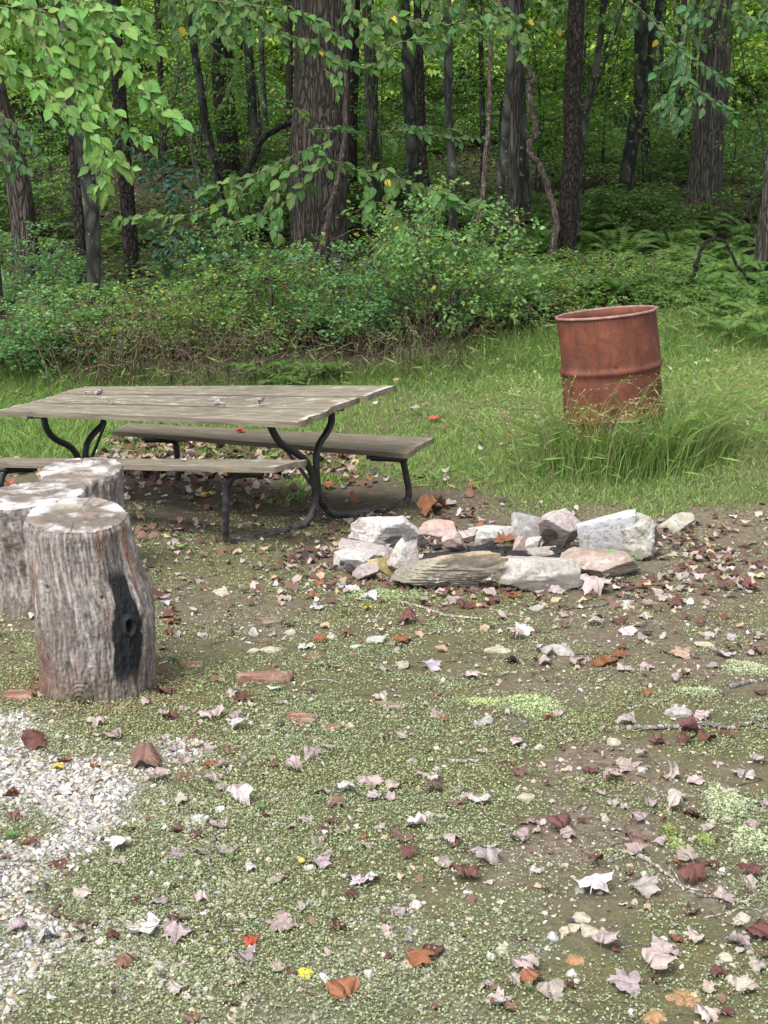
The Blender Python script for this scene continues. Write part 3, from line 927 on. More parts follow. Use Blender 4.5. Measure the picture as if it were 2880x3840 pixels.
# ------------------------------------------------------------------ rocks
def ico(sub):
    t = (1 + 5 ** .5) / 2
    V = [(-1, t, 0), (1, t, 0), (-1, -t, 0), (1, -t, 0), (0, -1, t), (0, 1, t), (0, -1, -t), (0, 1, -t), (t, 0, -1), (t, 0, 1), (-t, 0, -1), (-t, 0, 1)]
    F = [(0, 11, 5), (0, 5, 1), (0, 1, 7), (0, 7, 10), (0, 10, 11), (1, 5, 9), (5, 11, 4), (11, 10, 2), (10, 7, 6), (7, 1, 8), (3, 9, 4), (3, 4, 2), (3, 2, 6), (3, 6, 8), (3, 8, 9), (4, 9, 5), (2, 4, 11), (6, 2, 10), (8, 6, 7), (9, 8, 1)]
    V = [np.array(v) / np.linalg.norm(v) for v in V]
    for _ in range(sub):
        c = {}; F2 = []
        def mid(a, b):
            k = (min(a, b), max(a, b))
            if k not in c:
                m = V[a] + V[b]; V.append(m / np.linalg.norm(m)); c[k] = len(V) - 1
            return c[k]
        for a, b, d in F:
            x, y, z = mid(a, b), mid(b, d), mid(d, a)
            F2 += [(a, x, z), (b, y, x), (d, z, y), (x, y, z)]
        F = F2
    return np.array(V), np.array(F)
ICO = {k: ico(k) for k in (0, 1, 2, 3, 4)}

def rock_shape(seed, sub=4, cuts=9, rough=.06, boxy=.55, layers=0.0):
    """broken rock: a convex block bounded by tilted planes and knocked-off corners, then roughened"""
    rs = np.random.default_rng(seed)
    D, F = ICO[sub]
    pl = []
    for ax in range(3):
        for sg in (-1, 1):
            n = rs.normal(size=3) * (.46 - .30 * boxy); n[ax] = sg
            pl.append((unit(n), rs.uniform(.85, 1.0)))
    for _ in range(cuts):
        n = unit(np.sign(rs.normal(size=3)) * rs.uniform(.25, 1, 3))
        pl.append((n, (np.abs(n).sum()) * rs.uniform(.52, .74 + .10 * boxy)))
    r = np.full(len(D), 9.)
    for n, dd in pl:
        c = D @ n
        r = np.minimum(r, np.where(c > .05, dd / np.maximum(c, .05), 9.))
    V = D * r[:, None]
    V = V + D * (rough * 1.5 * fbm(V[:, 0] * 1.6 + seed, V[:, 1] * 1.6, V[:, 2] * 1.6, seed, 4, .55))[:, None]
    V = V + D * (rough * .6 * fbm(V[:, 0] * 8 + seed, V[:, 1] * 8, V[:, 2] * 8, seed + 3, 3, .6))[:, None]
    if layers:
        q = V[:, 2] * 5 + .7 * fbm(V[:, 0] * 1.5, V[:, 1] * 1.5, V[:, 2] * 2, seed + 5, 2)
        V[:, :2] *= (1 - layers * (np.abs((q % 1.0) - .5) * 2 < .3) - layers * .8 * np.floor(q * 1.7 % 2))[:, None]
    mn, mx = V.min(0), V.max(0)
    return (V - (mn + mx) / 2) / (mx - mn) * 2, F

FG = "stones of the fire ring"
def rock(name, label, cat, group, box, depth, cols, seed, kind=dict(), yaw=0.0, dshift=0.0, contact=None, lean=0.0, stain=None, top_tone=None, sink=.12):
    """box = left, top, right, bottom in photograph pixels; depth in metres away from the camera"""
    l, tpx, r, bpx = box
    b, d = hit((l + r) / 2, contact or bpx)
    d += dshift
    if dshift: b = onground((l + r) / 2, d)
    w = (r - l) / FPX * d * (1.22 if group == FG else 1)
    zt = P((l + r) / 2, tpx, d + depth * .4).z
    h = max(.012, zt - b.z) * (1.32 if group == FG else 1)
    V, F = rock_shape(seed, **kind)
    ca, sa = math.cos(yaw), math.sin(yaw)
    V = V * np.array([w / 2, depth / 2, h * (1 + sink) / 2])
    V[:, 0] += lean * (V[:, 2] + h / 2)
    V = np.stack([V[:, 0] * ca - V[:, 1] * sa, V[:, 0] * sa + V[:, 1] * ca, V[:, 2]], 1)
    V[:, 0] *= w / (V[:, 0].max() - V[:, 0].min())
    V[:, 2] += h * (1 + sink) / 2 - h * sink
    c0, c1 = np.array(cols[0]), np.array(cols[1])
    q = V / max(w, h)
    m = np.clip(.5 + 1.6 * fbm(q[:, 0] * 3 + seed, q[:, 1] * 3, q[:, 2] * 4, seed + 11, 4, .6), 0, 1)[:, None]
    C = c0 * (1 - m) + c1 * m
    if len(cols) > 2:
        m2 = np.clip(fbm(q[:, 0] * 2.2 + seed, q[:, 1] * 2.2, q[:, 2] * 2.2, seed + 15, 3) * 3 - .3, 0, 1)[:, None]
        C = C * (1 - m2) + np.array(cols[2]) * m2
    if stain is not None:  # stains on some stones, painted shade of hollows on others
        x0, z0, sx, sz, sc = stain
        s_ = np.exp(-(((V[:, 0] / w - x0) / sx) ** 2 + ((V[:, 2] / h - z0) / sz) ** 2)) + .5 * fbm(q[:, 0] * 6, q[:, 1] * 6, q[:, 2] * 6, seed + 19, 3)
        s_ = sstep(s_, .42, .62)[:, None]
        C = C * (1 - s_) + np.array(sc) * s_
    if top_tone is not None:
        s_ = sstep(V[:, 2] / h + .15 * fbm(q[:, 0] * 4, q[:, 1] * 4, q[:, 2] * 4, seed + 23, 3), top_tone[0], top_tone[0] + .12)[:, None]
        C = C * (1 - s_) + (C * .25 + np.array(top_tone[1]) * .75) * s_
    if group == FG:
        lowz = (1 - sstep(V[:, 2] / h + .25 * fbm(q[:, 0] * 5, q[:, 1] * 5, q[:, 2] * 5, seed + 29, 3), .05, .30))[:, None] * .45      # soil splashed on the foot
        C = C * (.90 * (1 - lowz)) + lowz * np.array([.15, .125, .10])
    o = obj(name, mesh(name, V, F, M['stone'], False, C), loc=b + Vector((0, depth * .3, 0)))
    tag(o, label, cat, group)
    o.data.polygons.foreach_set("use_smooth", np.ones(len(o.data.polygons), bool))
    try: o.data.set_sharp_from_angle(angle=math.radians(17))
    except Exception: pass
    return o

WHT, PNK, GRY, DRK, TAN, YEL, CON = (.47, .45, .43), (.38, .295, .27), (.31, .30, .285), (.13, .12, .11), (.42, .34, .25), (.45, .35, .13), (.42, .41, .395)
FG = "stones of the fire ring"
def ringstone(label, *a, **k): return rock("fire_ring_stone", label, "stone", FG, *a, **k)
ringstone("largest white quartz stone at the back left of the fire ring", (1331, 1943, 1584, 2066), .24, (WHT, (.52, .50, .49), (.38, .33, .30)), 101, kind=dict(cuts=8, rough=.09, boxy=.35), stain=(.1, .3, .16, .18, (.10, .10, .11)))
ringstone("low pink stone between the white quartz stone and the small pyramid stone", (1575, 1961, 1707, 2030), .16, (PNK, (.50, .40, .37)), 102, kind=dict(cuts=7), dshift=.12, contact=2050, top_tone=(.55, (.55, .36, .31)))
ringstone("grey and white block with a dark hollow at the left end of the fire ring", (1263, 2075, 1420, 2152), .15, ((.44, .43, .42), WHT), 103, kind=dict(cuts=5, boxy=.6), stain=(-.32, .45, .07, .22, (.04, .038, .036)))  # hollow is a dark patch of painted shade on the surface
ringstone("flat pale pink slab lying under the white quartz stone", (1275, 2036, 1462, 2120), .20, ((.44, .38, .37), (.36, .30, .29)), 104, kind=dict(cuts=6, boxy=.6), dshift=.0, contact=2128, lean=.2)
ringstone("upright white stone wedged between the pink slab and the layered stone", (1462, 2027, 1567, 2172), .13, (WHT, (.50, .44, .40), (.30, .27, .25)), 105, kind=dict(cuts=8, rough=.08, boxy=.3), stain=(.2, .95, .3, .12, (.07, .07, .07)))
ringstone("small mustard yellow stone propped in front of the grey block", (1373, 2094, 1470, 2166), .10, (YEL, (.50, .42, .22)), 106, kind=dict(cuts=7, boxy=.2), contact=2168)
ringstone("small pinkish triangular stone below the yellow stone", (1316, 2114, 1400, 2184), .09, ((.40, .33, .31), GRY), 107, kind=dict(cuts=8, boxy=.2), contact=2184, lean=.35)
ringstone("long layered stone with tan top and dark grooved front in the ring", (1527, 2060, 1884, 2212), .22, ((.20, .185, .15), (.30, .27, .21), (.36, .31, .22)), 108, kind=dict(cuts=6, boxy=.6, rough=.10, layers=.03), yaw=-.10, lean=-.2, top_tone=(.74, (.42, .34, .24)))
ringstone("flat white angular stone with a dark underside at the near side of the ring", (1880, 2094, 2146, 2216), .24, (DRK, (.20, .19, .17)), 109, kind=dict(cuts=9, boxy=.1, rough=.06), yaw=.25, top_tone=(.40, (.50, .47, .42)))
ringstone("low reddish slab at the right front of the ring with a green leaf on it", (2124, 2070, 2392, 2170), .30, ((.34, .26, .22), (.40, .345, .30), (.30, .23, .19)), 110, kind=dict(cuts=8, boxy=.15, rough=.08), yaw=.12)
ringstone("flat overhanging concrete piece above a dark hollow at the back of the ring", (1774, 1973, 1950, 2036), .13, (CON, (.50, .49, .48)), 111, kind=dict(cuts=4, boxy=.8), dshift=.10, contact=2052, stain=(.0, .15, .42, .25, (.10, .09, .08)))  # shade of the hollow painted onto the lower part
ringstone("smooth grey rounded stone next to the overhanging concrete piece", (1928, 1937, 2040, 2040), .15, ((.30, .295, .29), (.38, .375, .37)), 112, kind=dict(cuts=4, boxy=.5, rough=.03), dshift=.05, contact=2056)
ringstone("pink and white angular stone with a brown face at the back of the ring", (2030, 1928, 2186, 2066), .20, ((.42, .36, .34), (.49, .45, .43), PNK), 113, kind=dict(cuts=10, boxy=.2, rough=.06), stain=(-.25, .35, .2, .25, (.15, .125, .105)))
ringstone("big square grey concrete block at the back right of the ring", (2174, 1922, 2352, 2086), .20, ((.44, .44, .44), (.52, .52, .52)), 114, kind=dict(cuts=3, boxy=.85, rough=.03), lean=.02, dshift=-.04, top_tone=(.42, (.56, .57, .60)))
ringstone("lichen covered rounded block at the right end of the ring", (2316, 1950, 2466, 2104), .22, ((.36, .35, .31), (.47, .46, .42), (.22, .24, .15)), 115, kind=dict(cuts=12, boxy=.2, rough=.14), stain=(.42, .45, .14, .5, (.12, .13, .08)))
ringstone("tilted tan slab lying apart at the far right of the ring", (2470, 1932, 2585, 2014), .10, ((.38, .35, .28), (.44, .42, .36)), 116, kind=dict(cuts=6, boxy=.4), dshift=.25, contact=2040, lean=.5)
ringstone("small pink pyramid shaped stone inside the ring", (1664, 2004, 1744, 2076), .09, ((.42, .30, .27), (.50, .40, .37)), 117, kind=dict(cuts=10, boxy=.0), contact=2078)
ringstone("small flat pinkish stone behind the pyramid stone", (1696, 1984, 1780, 2030), .09, ((.44, .38, .35), GRY), 118, kind=dict(cuts=6), contact=2044, dshift=.04)
ringstone("small brown stone among the ashes", (1926, 2016, 1982, 2064), .06, ((.36, .27, .23), (.42, .33, .29)), 119, kind=dict(cuts=7), contact=2070)
ringstone("small white stone among the ashes beside the brown one", (1974, 2024, 2028, 2068), .06, (WHT, (.50, .44, .42)), 120, kind=dict(cuts=7), contact=2074)
ringstone("palm sized speckled grey stone at the foot of the concrete block", (2136, 2064, 2190, 2100), .07, (GRY, (.28, .27, .26)), 121, kind=dict(cuts=5), contact=2104)
ringstone("flat brown stone on the ashes behind the flat white stone", (1985, 2058, 2080, 2094), .08, ((.34, .29, .25), GRY), 122, kind=dict(cuts=6), contact=2094)

rs = np.random.default_rng(130)
for k in range(26):      # rubble between and behind the larger stones
    a = rs.uniform(0, 6.28); q = rs.uniform(.80, 1.12)
    px, py = 1865 + math.cos(a) * 520 * q, 2085 - math.sin(a) * 88 * q
    w = rs.uniform(32, 75)
    side = ("left" if px < 1600 else "right" if px > 2130 else "middle") + (" far side" if py < 2085 else " near side")
    rock("rubble_stone", "small broken stone of the rubble at the " + side + " of the fire ring", "stone", "rubble of the fire ring", (px - w / 2, py - w * .45, px + w / 2, py), w / 900, [(GRY, (.38, .36, .33)), (PNK, (.42, .36, .32)), ((.34, .29, .22), (.40, .36, .29))][k % 3], 140 + k, kind=dict(sub=2, cuts=9, rough=.08, boxy=.1), yaw=k * 1.1, sink=.4)
# charcoal lumps in the ashes
CH = "charred wood lumps in the fire ring"
for k, (px, py, s) in enumerate(((1790, 2085, 70), (1835, 2100, 60), (1870, 2080, 55), (1760, 2110, 50), (1900, 2110, 60), (1830, 2060, 60), (1950, 2098, 55), (2090, 2080, 55), (2110, 2098, 40), (1890, 2132, 45), (1640, 2058, 35), (1800, 2060, 45))):
    o = rock("charcoal", "black charred lump of wood in the ashes of the fire ring", "charcoal", CH, (px - s * .6, py - s * .55, px + s * .6, py + s * .2), s / 700, ((.02, .02, .021), (.035, .034, .035)), 200 + k, kind=dict(sub=2, cuts=6, rough=.12, boxy=.2), yaw=k * 1.3)
    o.data.materials[0] = M['char']
# ash bed
bx = np.array(ASH); c0 = bx.mean(0)
nr = 14; na = 60
av = np.linspace(0, 2 * np.pi, na, endpoint=False)
ex = .44 * (1 + .10 * np.sin(av * 3)); ey = .27 * (1 + .12 * np.cos(av * 2 + 1))
rr = np.linspace(1, 0, nr)
AX = c0[0] + rr[:, None] * ex * np.cos(av); AY = c0[1] + rr[:, None] * ey * np.sin(av)
AZ = gz(AX, AY) + .004 + .016 * sstep(1 - rr, 0, .5)[:, None] * (.7 + .6 * fbm(AX * 12, AY * 12, 0, 91, 3)) - .012 * (rr[:, None] > .98)
i = np.arange(nr - 1)[:, None] * na; j = np.arange(na)[None]; kx = (j + 1) % na
o = obj("ash_bed", mesh("ash_bed", np.stack([AX, AY, AZ], -1).reshape(-1, 3), np.stack([i + j, i + kx, i + na + kx, i + na + j], -1).reshape(-1, 4), M['ash'], True))
tag(o, "dark bed of ashes and soil inside the fire ring", "ashes", kind="stuff")

# ------------------------------------------------------------------ trees
def trunk_mesh(path, rad, mat, n=22, rough=.012, seed=0, flare=.35, ridges=9):
    path = np.asarray(path, float)
    s = np.concatenate([[0], np.cumsum(np.linalg.norm(np.diff(path, axis=0), axis=1))])
    t, u, v = frames(path)
    a = np.arange(n) / n * 2 * np.pi
    A, Sg = np.meshgrid(a, s)
    R_ = np.asarray(rad)[:, None] * (1 + flare * np.exp(-Sg / .22) * (1 + .45 * np.sin(A * 4 + seed)) + .05 * np.sin(A * 3 + Sg * .7 + seed))
    R_ = R_ + rough * fbm(np.cos(A) * ridges * .35 + seed, np.sin(A) * ridges * .35, Sg * 1.5, seed, 3)
    V = path[:, None] + R_[..., None] * (np.cos(a)[None, :, None] * u[:, None] + np.sin(a)[None, :, None] * v[:, None])
    i = np.arange(len(path) - 1)[:, None] * n; j = np.arange(n)[None]; k = (j + 1) % n
    F = np.stack([i + j, i + k, i + n + k, i + n + j], -1).reshape(-1, 4)
    return V.reshape(-1, 3), F

GREENS = np.array([(.06, .14, .03), (.09, .195, .04), (.125, .25, .05), (.16, .295, .062), (.07, .155, .045)])
def green(n, rng, base=1.0, yellow=.0, pal=GREENS):
    c = pal[rng.integers(0, len(pal), n)] * rng.uniform(.75, 1.25, (n, 1)) * base
    yl = rng.random(n) < yellow
    c[yl] = np.array([.42, .36, .06]) * rng.uniform(.7, 1.1, (yl.sum(), 1))
    return c

def crown_mesh(seed, rx=2.6, rz=1.8, n=2600, size=.17):
    """canopy: many leaf clumps at the ends of limbs"""
    rs = np.random.default_rng(seed)
    mb = MB()
    nc = 46
    cl = rdir(nc, -.8, 1, rs) * (rs.random((nc, 1)) ** .4) * np.array([rx, rx, rz])
    k = rs.integers(0, nc, n)
    pos = cl[k] + rs.normal(size=(n, 3)) * np.array([.42, .42, .22])
    d = rdir(n, -.7, .2, rs); nr = rdir(n, .2, 1, rs)
    V, F = leaf_quads(pos, d, nr, rs.uniform(.7, 1.2, n) * size, .62)
    c = green(n, rs, 1.0, .004)
    mb.add(V, F, np.repeat(c, 4, 0))
    return mb.mesh("crown", M['leaf_mass'], False)
CROWNS = [crown_mesh(300 + k, n=1500) for k in range(5)]

def limb_mesh(seed, mat):
    rs = np.random.default_rng(seed)
    mb = MB()
    for k in range(7):
        a = rs.uniform(0, 6.28); e = rs.uniform(.2, .9)
        d = np.array([math.cos(a) * math.cos(e), math.sin(a) * math.cos(e), math.sin(e)])
        p0 = np.array([0, 0, -1.6 + k * .35])
        pts = spline([p0, p0 + d * .9 + rs.normal(size=3) * .1, p0 + d * 1.9 + rs.normal(size=3) * .25 + np.array([0, 0, .2])], 8)
        mb.tube(pts, np.linspace(.05, .012, 8), 6, cap=False)
    return mb.mesh("limb", mat, True)
LIMBS = {}

def wood_zone(px, d=None):
    z = ("by the left picture edge", "behind the lichen spotted tree", "left of the big oak", "behind the big oak", "just right of the big oak", "behind the hanging grey vine", "behind the straight scaly trunk", "left of the pale furrowed trunk", "by the right picture edge")
    k = int(np.searchsorted([280, 620, 1020, 1340, 1620, 1960, 2280, 2560], px))
    return z[k] if d is None else ("" if d < 25 else "far " if d < 37 else "farthest ") + z[k]
TREE_GROUP = "trees at the edge of the woods"
def tree(label, pts, d, width, mat='bark_dark', name="tree", crown=True, seed=None, n=22, group=TREE_GROUP, top=7.5, rough=.012, flare=.35, forks=(), taper=.72, wild=None, lean_top=None):
    """pts: photograph pixels along the trunk from the foot upwards, d: distance, width: trunk width in pixels near the foot"""
    seed = seed if seed is not None else int(abs(pts[0][0]) * 7 + d * 13) % 9973
    base = onground(pts[0][0], d)
    dd = d
    W = [np.array(P(px, py, d)) for px, py in pts]
    if W[0][2] < base.z + .05: W[0] = np.array(base) - np.array([0, 0, .1])
    else: W.insert(0, np.array([W[0][0] + (W[0][0] - W[1][0]) * .25, W[0][1], base.z - .1]))
    for w in W: w[1] = base.y + (w[1] - base.y) * 0.0
    # beyond the picture the trunk goes on as it leaves it
    dirn = W[-1] - W[-2]; dirn = dirn / max(.2, dirn[2]); dirn = np.array([np.clip(dirn[0], -.35, .35), 0, 1.0])
    if lean_top is not None: dirn[0] = lean_top
    zt = max(top, W[-1][2] + 1.5)
    cur = W[-1]
    while cur[2] < zt - .2:
        st = min(1.4, zt - cur[2])
        cur = cur + dirn * st + np.array([0, .05, 0])
        W.append(cur)
        dirn = dirn * np.array([.6, 1, 1])
    m = max(24, int((zt - base.z) / .12))
    path = spline(W, m)
    r0 = width / FPX * d / 2
    zrel = (path[:, 2] - base.z) / (zt - base.z)
    rad = r0 * (1 - (1 - taper) * np.clip(zrel, 0, 1) * 1.15)
    path = path + np.stack([r0 * .25 * fbm(path[:, 2] * .9, 0 * path[:, 2], 0, seed + 1, 2), r0 * .25 * fbm(path[:, 2] * .9, 0 * path[:, 2], 5, seed + 2, 2), 0 * path[:, 2]], 1) * np.clip(zrel * 6, 0, 1)[:, None]
    root = empty(name, base)
    tag(root, label, "tree", group)
    V, F = trunk_mesh(path - np.array(base), rad, mat, n, rough, seed, flare)
    tr = obj("trunk", mesh("trunk", V, F, M[mat], True), root)
    for fp, fw in forks:
        fw_ = fw / FPX * d / 2
        fpts = [np.array(P(px, py, d + .05 * k)) for k, (px, py) in enumerate(fp)]
        for q in fpts: q[1] = base.y + .02
        e = fpts[-1] - fpts[-2]; e = e / max(.25, np.linalg.norm(e))
        fpts.append(fpts[-1] + e * 1.6); fpts.append(fpts[-1] + e * .8 + np.array([0, 0, .8]))
        pp = spline(fpts, 50)
        Vf, Ff = trunk_mesh(pp - np.array(base), np.linspace(fw_, fw_ * .6, 50), mat, 14, rough * .6, seed + 7, 0)
        obj("fork", mesh("fork", Vf, Ff, M[mat], True), tr)
    if crown and d < 17.5:
        if mat not in LIMBS: LIMBS[mat] = [limb_mesh(500 + q, M[mat]) for q in range(2)]
        top_p = path[-1] - np.array(base)
        sc_ = .75 + (seed % 7) * .08
        mx = Matrix.Translation(Vector(top_p) + Vector((0, 0, .4))) @ Matrix.Rotation(seed * .7, 4, 'Z') @ Matrix.Scale(sc_, 4)
        obj("crown", CROWNS[seed % 5], root, mat4=mx)
        obj("limbs", LIMBS[mat][seed % 2], root, mat4=mx)
    return root

Z1 = lambda x, y: (x * .868, y * .868)
Z2 = lambda x, y: (1440 + x * .868, y * .868)
tree("leaning dark furrowed tree near the left picture edge", [Z1(130, 1215), Z1(110, 800), Z1(40, 420), Z1(-20, 150)], 14.2, 92, 'bark_oak')
tree("tall oak with the thickest trunk, in the middle of the edge of the woods", [Z1(1375, 1200), Z1(1380, 700), Z1(1385, 300), Z1(1390, 0)], 15.0, 210, 'bark_oak', rough=.03, n=44, top=9, flare=.22, taper=.85)
tree("dark rough trunk standing close behind the lichen spotted tree", [Z1(368, 1290), Z1(366, 900), Z1(360, 500), Z1(352, 100)], 13.6, 42, 'bark_dark')
tree("smooth grey tree spotted with pale lichen, foremost at the left", [Z1(408, 1345), Z1(430, 1000), Z1(415, 700), Z1(385, 420), Z1(350, 100)], 12.7, 58, 'bark_smooth', flare=.15)
tree("tree with a split scar near its foot, right of the lichen spotted tree", [Z1(570, 1190), Z1(566, 900), Z1(562, 600), Z1(555, 200)], 15.2, 54, 'bark_dark')
tree("trunk cut by the left picture edge beside the ferns", [Z1(0, 1400), Z1(-2, 1100), Z1(-8, 700), Z1(-20, 300)], 12.3, 56, 'bark_oak')
tree("very dark thick trunk between the slanting thin ones left of the big oak", [Z1(995, 1080), Z1(992, 750), Z1(975, 400), Z1(965, 0)], 18.5, 84, 'bark_dark')
tree("slim trunk slanting right beside the very dark trunk", [Z1(965, 900), Z1(945, 740), Z1(905, 500), Z1(872, 260), Z1(850, 60)], 17.0, 30, 'bark_smooth')
tree("slim straight trunk just left of the big oak", [Z1(1132, 1090), Z1(1125, 800), Z1(1105, 450), Z1(1088, 150)], 17.6, 36, 'bark_smooth')
tree("dark trunk half hidden directly behind the right side of the big oak", [Z1(1522, 1090), Z1(1522, 700), Z1(1530, 300), Z1(1540, 0)], 18.5, 44, 'bark_dark')
tree("speckled trunk standing close to the right of the big oak", [Z1(1615, 1080), Z1(1612, 700), Z1(1600, 400), Z1(1590, 0)], 17.8, 52, 'bark_ridge')
tree("dark forked trunk behind the hanging leaves right of the big oak", [Z2(130, 1030), Z2(125, 700), Z2(105, 450), Z2(85, 100)], 16.4, 52, 'bark_smooth', forks=(([Z2(108, 500), Z2(125, 330), Z2(160, 150)], 20),))
tree("short leaning black trunk beside the dark forked trunk", [Z2(212, 1030), Z2(185, 880), Z2(165, 700), Z2(160, 560), Z2(150, 300)], 15.8, 34, 'bark_dark', taper=.5)
tree("slim dark tree left of the hanging grey vine", [Z2(302, 1080), Z2(290, 750), Z2(272, 450), Z2(262, 150)], 14.6, 34, 'bark_smooth')
tree("thin sapling trunk behind the hanging grey vine", [Z2(425, 850), Z2(418, 550), Z2(405, 250)], 19.0, 20, 'bark_smooth')
tree("slender grey green trunk slanting left, right of the hanging grey vine", [Z2(480, 1085), Z2(490, 800), Z2(508, 500), Z2(522, 250), Z2(525, 0)], 13.8, 30, 'bark_smooth', flare=.15)
burl = tree("lichen grey tree with a black burl on its trunk", [Z2(550, 1015), Z2(546, 700), Z2(545, 400), Z2(540, 0)], 15.8, 44, 'bark_ridge')
tree("dark smooth tree leaning left beside the tree with the burl", [Z2(612, 1000), Z2(595, 780), Z2(580, 560), Z2(572, 380), Z2(560, 100)], 16.8, 44, 'bark_smooth')
tree("straight dark scaly trunk above the left side of the barrel", [Z2(785, 985), Z2(788, 600), Z2(791, 300), Z2(792, 0)], 15.2, 66, 'bark_dark', rough=.016, n=30)
tree("grey green thin tree growing against the straight scaly trunk", [Z2(825, 975), Z2(832, 700), Z2(850, 480), Z2(890, 260), Z2(912, 0)], 15.8, 26, 'bark_smooth', forks=(([Z2(846, 520), Z2(885, 380), Z2(940, 200), Z2(990, 0)], 10),))
tree("forked dark tree above the barrel", [Z2(1028, 930), Z2(1042, 750), Z2(1065, 550), Z2(1085, 420), Z2(1078, 200), Z2(1065, 60)], 18.6, 56, 'bark_smooth', forks=(([Z2(1085, 430), Z2(1110, 280), Z2(1130, 120), Z2(1140, 0)], 40),))
tree("slim trunk just behind the forked dark tree", [Z2(1140, 850), Z2(1125, 650), Z2(1108, 450), Z2(1100, 200)], 20.5, 34, 'bark_smooth')
tree("thin straight trunk left of the pale furrowed trunk", [Z2(1270, 760), Z2(1268, 500), Z2(1262, 200)], 23, 26, 'bark_dark')
tree("thin bare trunk close beside the pale furrowed trunk", [Z2(1312, 800), Z2(1312, 500), Z2(1310, 150)], 22, 20, 'bark_dark')
tree("thick pale furrowed trunk at the upper right", [Z2(1370, 985), Z2(1382, 700), Z2(1390, 400), Z2(1395, 0)], 17.6, 118, 'bark_ridge', rough=.022, n=40, flare=.32, taper=.85)
tree("double stemmed grey trunk at the right picture edge", [Z2(1622, 1130), Z2(1640, 800), Z2(1648, 480), Z2(1632, 300), Z2(1600, 60)], 14.2, 58, 'bark_ridge', forks=(([Z2(1650, 500), Z2(1660, 300), Z2(1640, 100), Z2(1620, -60)], 40),))

# the burl
bp = np.array(P(*Z2(549, 515), 15.7)) - np.array(burl.location)
V, F = ICO[4]
V = V * np.array([.10, .09, .13]); V = V + unit(V) * (.035 * fbm(V[:, 0] * 40, V[:, 1] * 40, V[:, 2] * 40, 5, 4))[:, None]
obj("burl", mesh("burl", V + bp, F, M['char'], True), burl)

# slender trees deeper in the woods
rs = np.random.default_rng(77)
BT = "slender trees deep in the woods"
for k in range(62):
    d = rs.uniform(20.5, 46) if k > 8 else rs.uniform(46, 60)
    px = rs.uniform(-150, 3030)
    b_py = 900
    w = rs.choice([10, 14, 18, 26, 34]) * 20 / d
    lean = rs.normal() * 40
    g = onground(px, d)
    py0 = 1920 - FPX * ((g.y * SP + (g.z - CAM_Z) * CP) / d)
    tree("slender " + {"bark_smooth": "grey", "bark_dark": "blackish", "bark_ridge": "brownish"}[["bark_smooth", "bark_dark", "bark_ridge"][k % 3]] + " trunk deep in the woods, " + wood_zone(px, d), [(px, py0), (px + lean * .5, py0 - 330), (px + lean, py0 - 700)], d, max(w, 7), ['bark_smooth', 'bark_dark', 'bark_ridge'][k % 3], crown=(d < 21 and k % 2 == 0), n=10, group=BT, top=8 + d * .06, rough=.006, seed=600 + k)

# saplings: layered sprays of leaves on a thin stem
def sapling_mesh(seed, h=4.2, nbr=20, leaf=.085, pal=GREENS, yellow=.01, spread=1.4, dens=55):
    rs = np.random.default_rng(seed)
    fol, st = MB(), MB()
    stem = spline([(0, 0, -.1), (rs.normal() * .08, rs.normal() * .08, h * .35), (rs.normal() * .2, rs.normal() * .2, h * .7), (rs.normal() * .3, rs.normal() * .3, h)], 24)
    st.tube(stem, np.linspace(.022, .005, 24), 6, cap=False)
    for k in range(nbr):
        f = .22 + .78 * (k + rs.random()) / nbr
        p0 = stem[min(23, int(f * 23))]
        a = rs.uniform(0, 6.28); ln = spread * rs.uniform(.5, 1.0) * (1.25 - f * .65)
        dv = np.array([math.cos(a), math.sin(a), 0])
        br = spline([p0, p0 + dv * ln * .45 + np.array([0, 0, .16 * ln]), p0 + dv * ln + np.array([0, 0, .02 * ln])], 12)
        st.tube(br, np.linspace(.008, .002, 12), 4, cap=False)
        side = np.array([-dv[1], dv[0], 0])
        for q in range(3, 12):
            for sgn in (-1, 1):
                tl = rs.uniform(.15, .42) * (1 - q / 16)
                for w_ in np.linspace(.15, 1, 3):
                    pass
        m = int(dens * ln)
        t = rs.uniform(.2, 1, m); idx = np.clip((t * 11).astype(int), 0, 11)
        off = rs.normal(size=m) * .30 * ln * (1.1 - .6 * t)
        pos = br[idx] + side * off[:, None] + np.stack([0 * t, 0 * t, -.25 * np.abs(off) + rs.normal(size=m) * .035], 1)
        d = dv * .5 + side * np.sign(off)[:, None] * .7 + np.stack([0 * t, 0 * t, -.45 + .2 * rs.normal(size=m)], 1) + rs.normal(size=(m, 3)) * .25
        nr = np.array([0, 0, 1.]) + rs.normal(size=(m, 3)) * .35
        V, F = leaf_quads(pos, d, nr, rs.uniform(.7, 1.2, m) * leaf, .55)
        fol.add(V, F, np.repeat(green(m, rs, 1, yellow, pal), 4, 0))
    return fol.mesh("foliage", M['leaf_mass'], False), st.mesh("stem", M['bark_smooth'], True)
GREENS_LIT = np.array([(.16, .28, .06), (.25, .385, .08), (.34, .46, .10), (.09, .18, .05)])  # brighter greens: light on the far foliage put into leaf colour
SAP = [sapling_mesh(400 + k, 3.6 + .5 * (k % 3)) for k in range(6)] + [sapling_mesh(410 + k, 4.4 + .4 * k, 26, .12, GREENS_LIT, .02, 1.7, 85) for k in range(3)]
SG = "leafy saplings in the understorey"
def sapling(label, px, d, sc_, k, group=SG):
    g = onground(px, d)
    r_ = empty("sapling", g)
    r_.rotation_euler = (0, 0, k * 1.9)
    r_.scale = (sc_, sc_, sc_)
    tag(r_, label, "sapling", group)
    q = k % 6 if d < 25 and not group.startswith('fresh') else 6 + k % 3
    obj("foliage", SAP[q][0], r_); obj("stem", SAP[q][1], r_)
rs = np.random.default_rng(88)
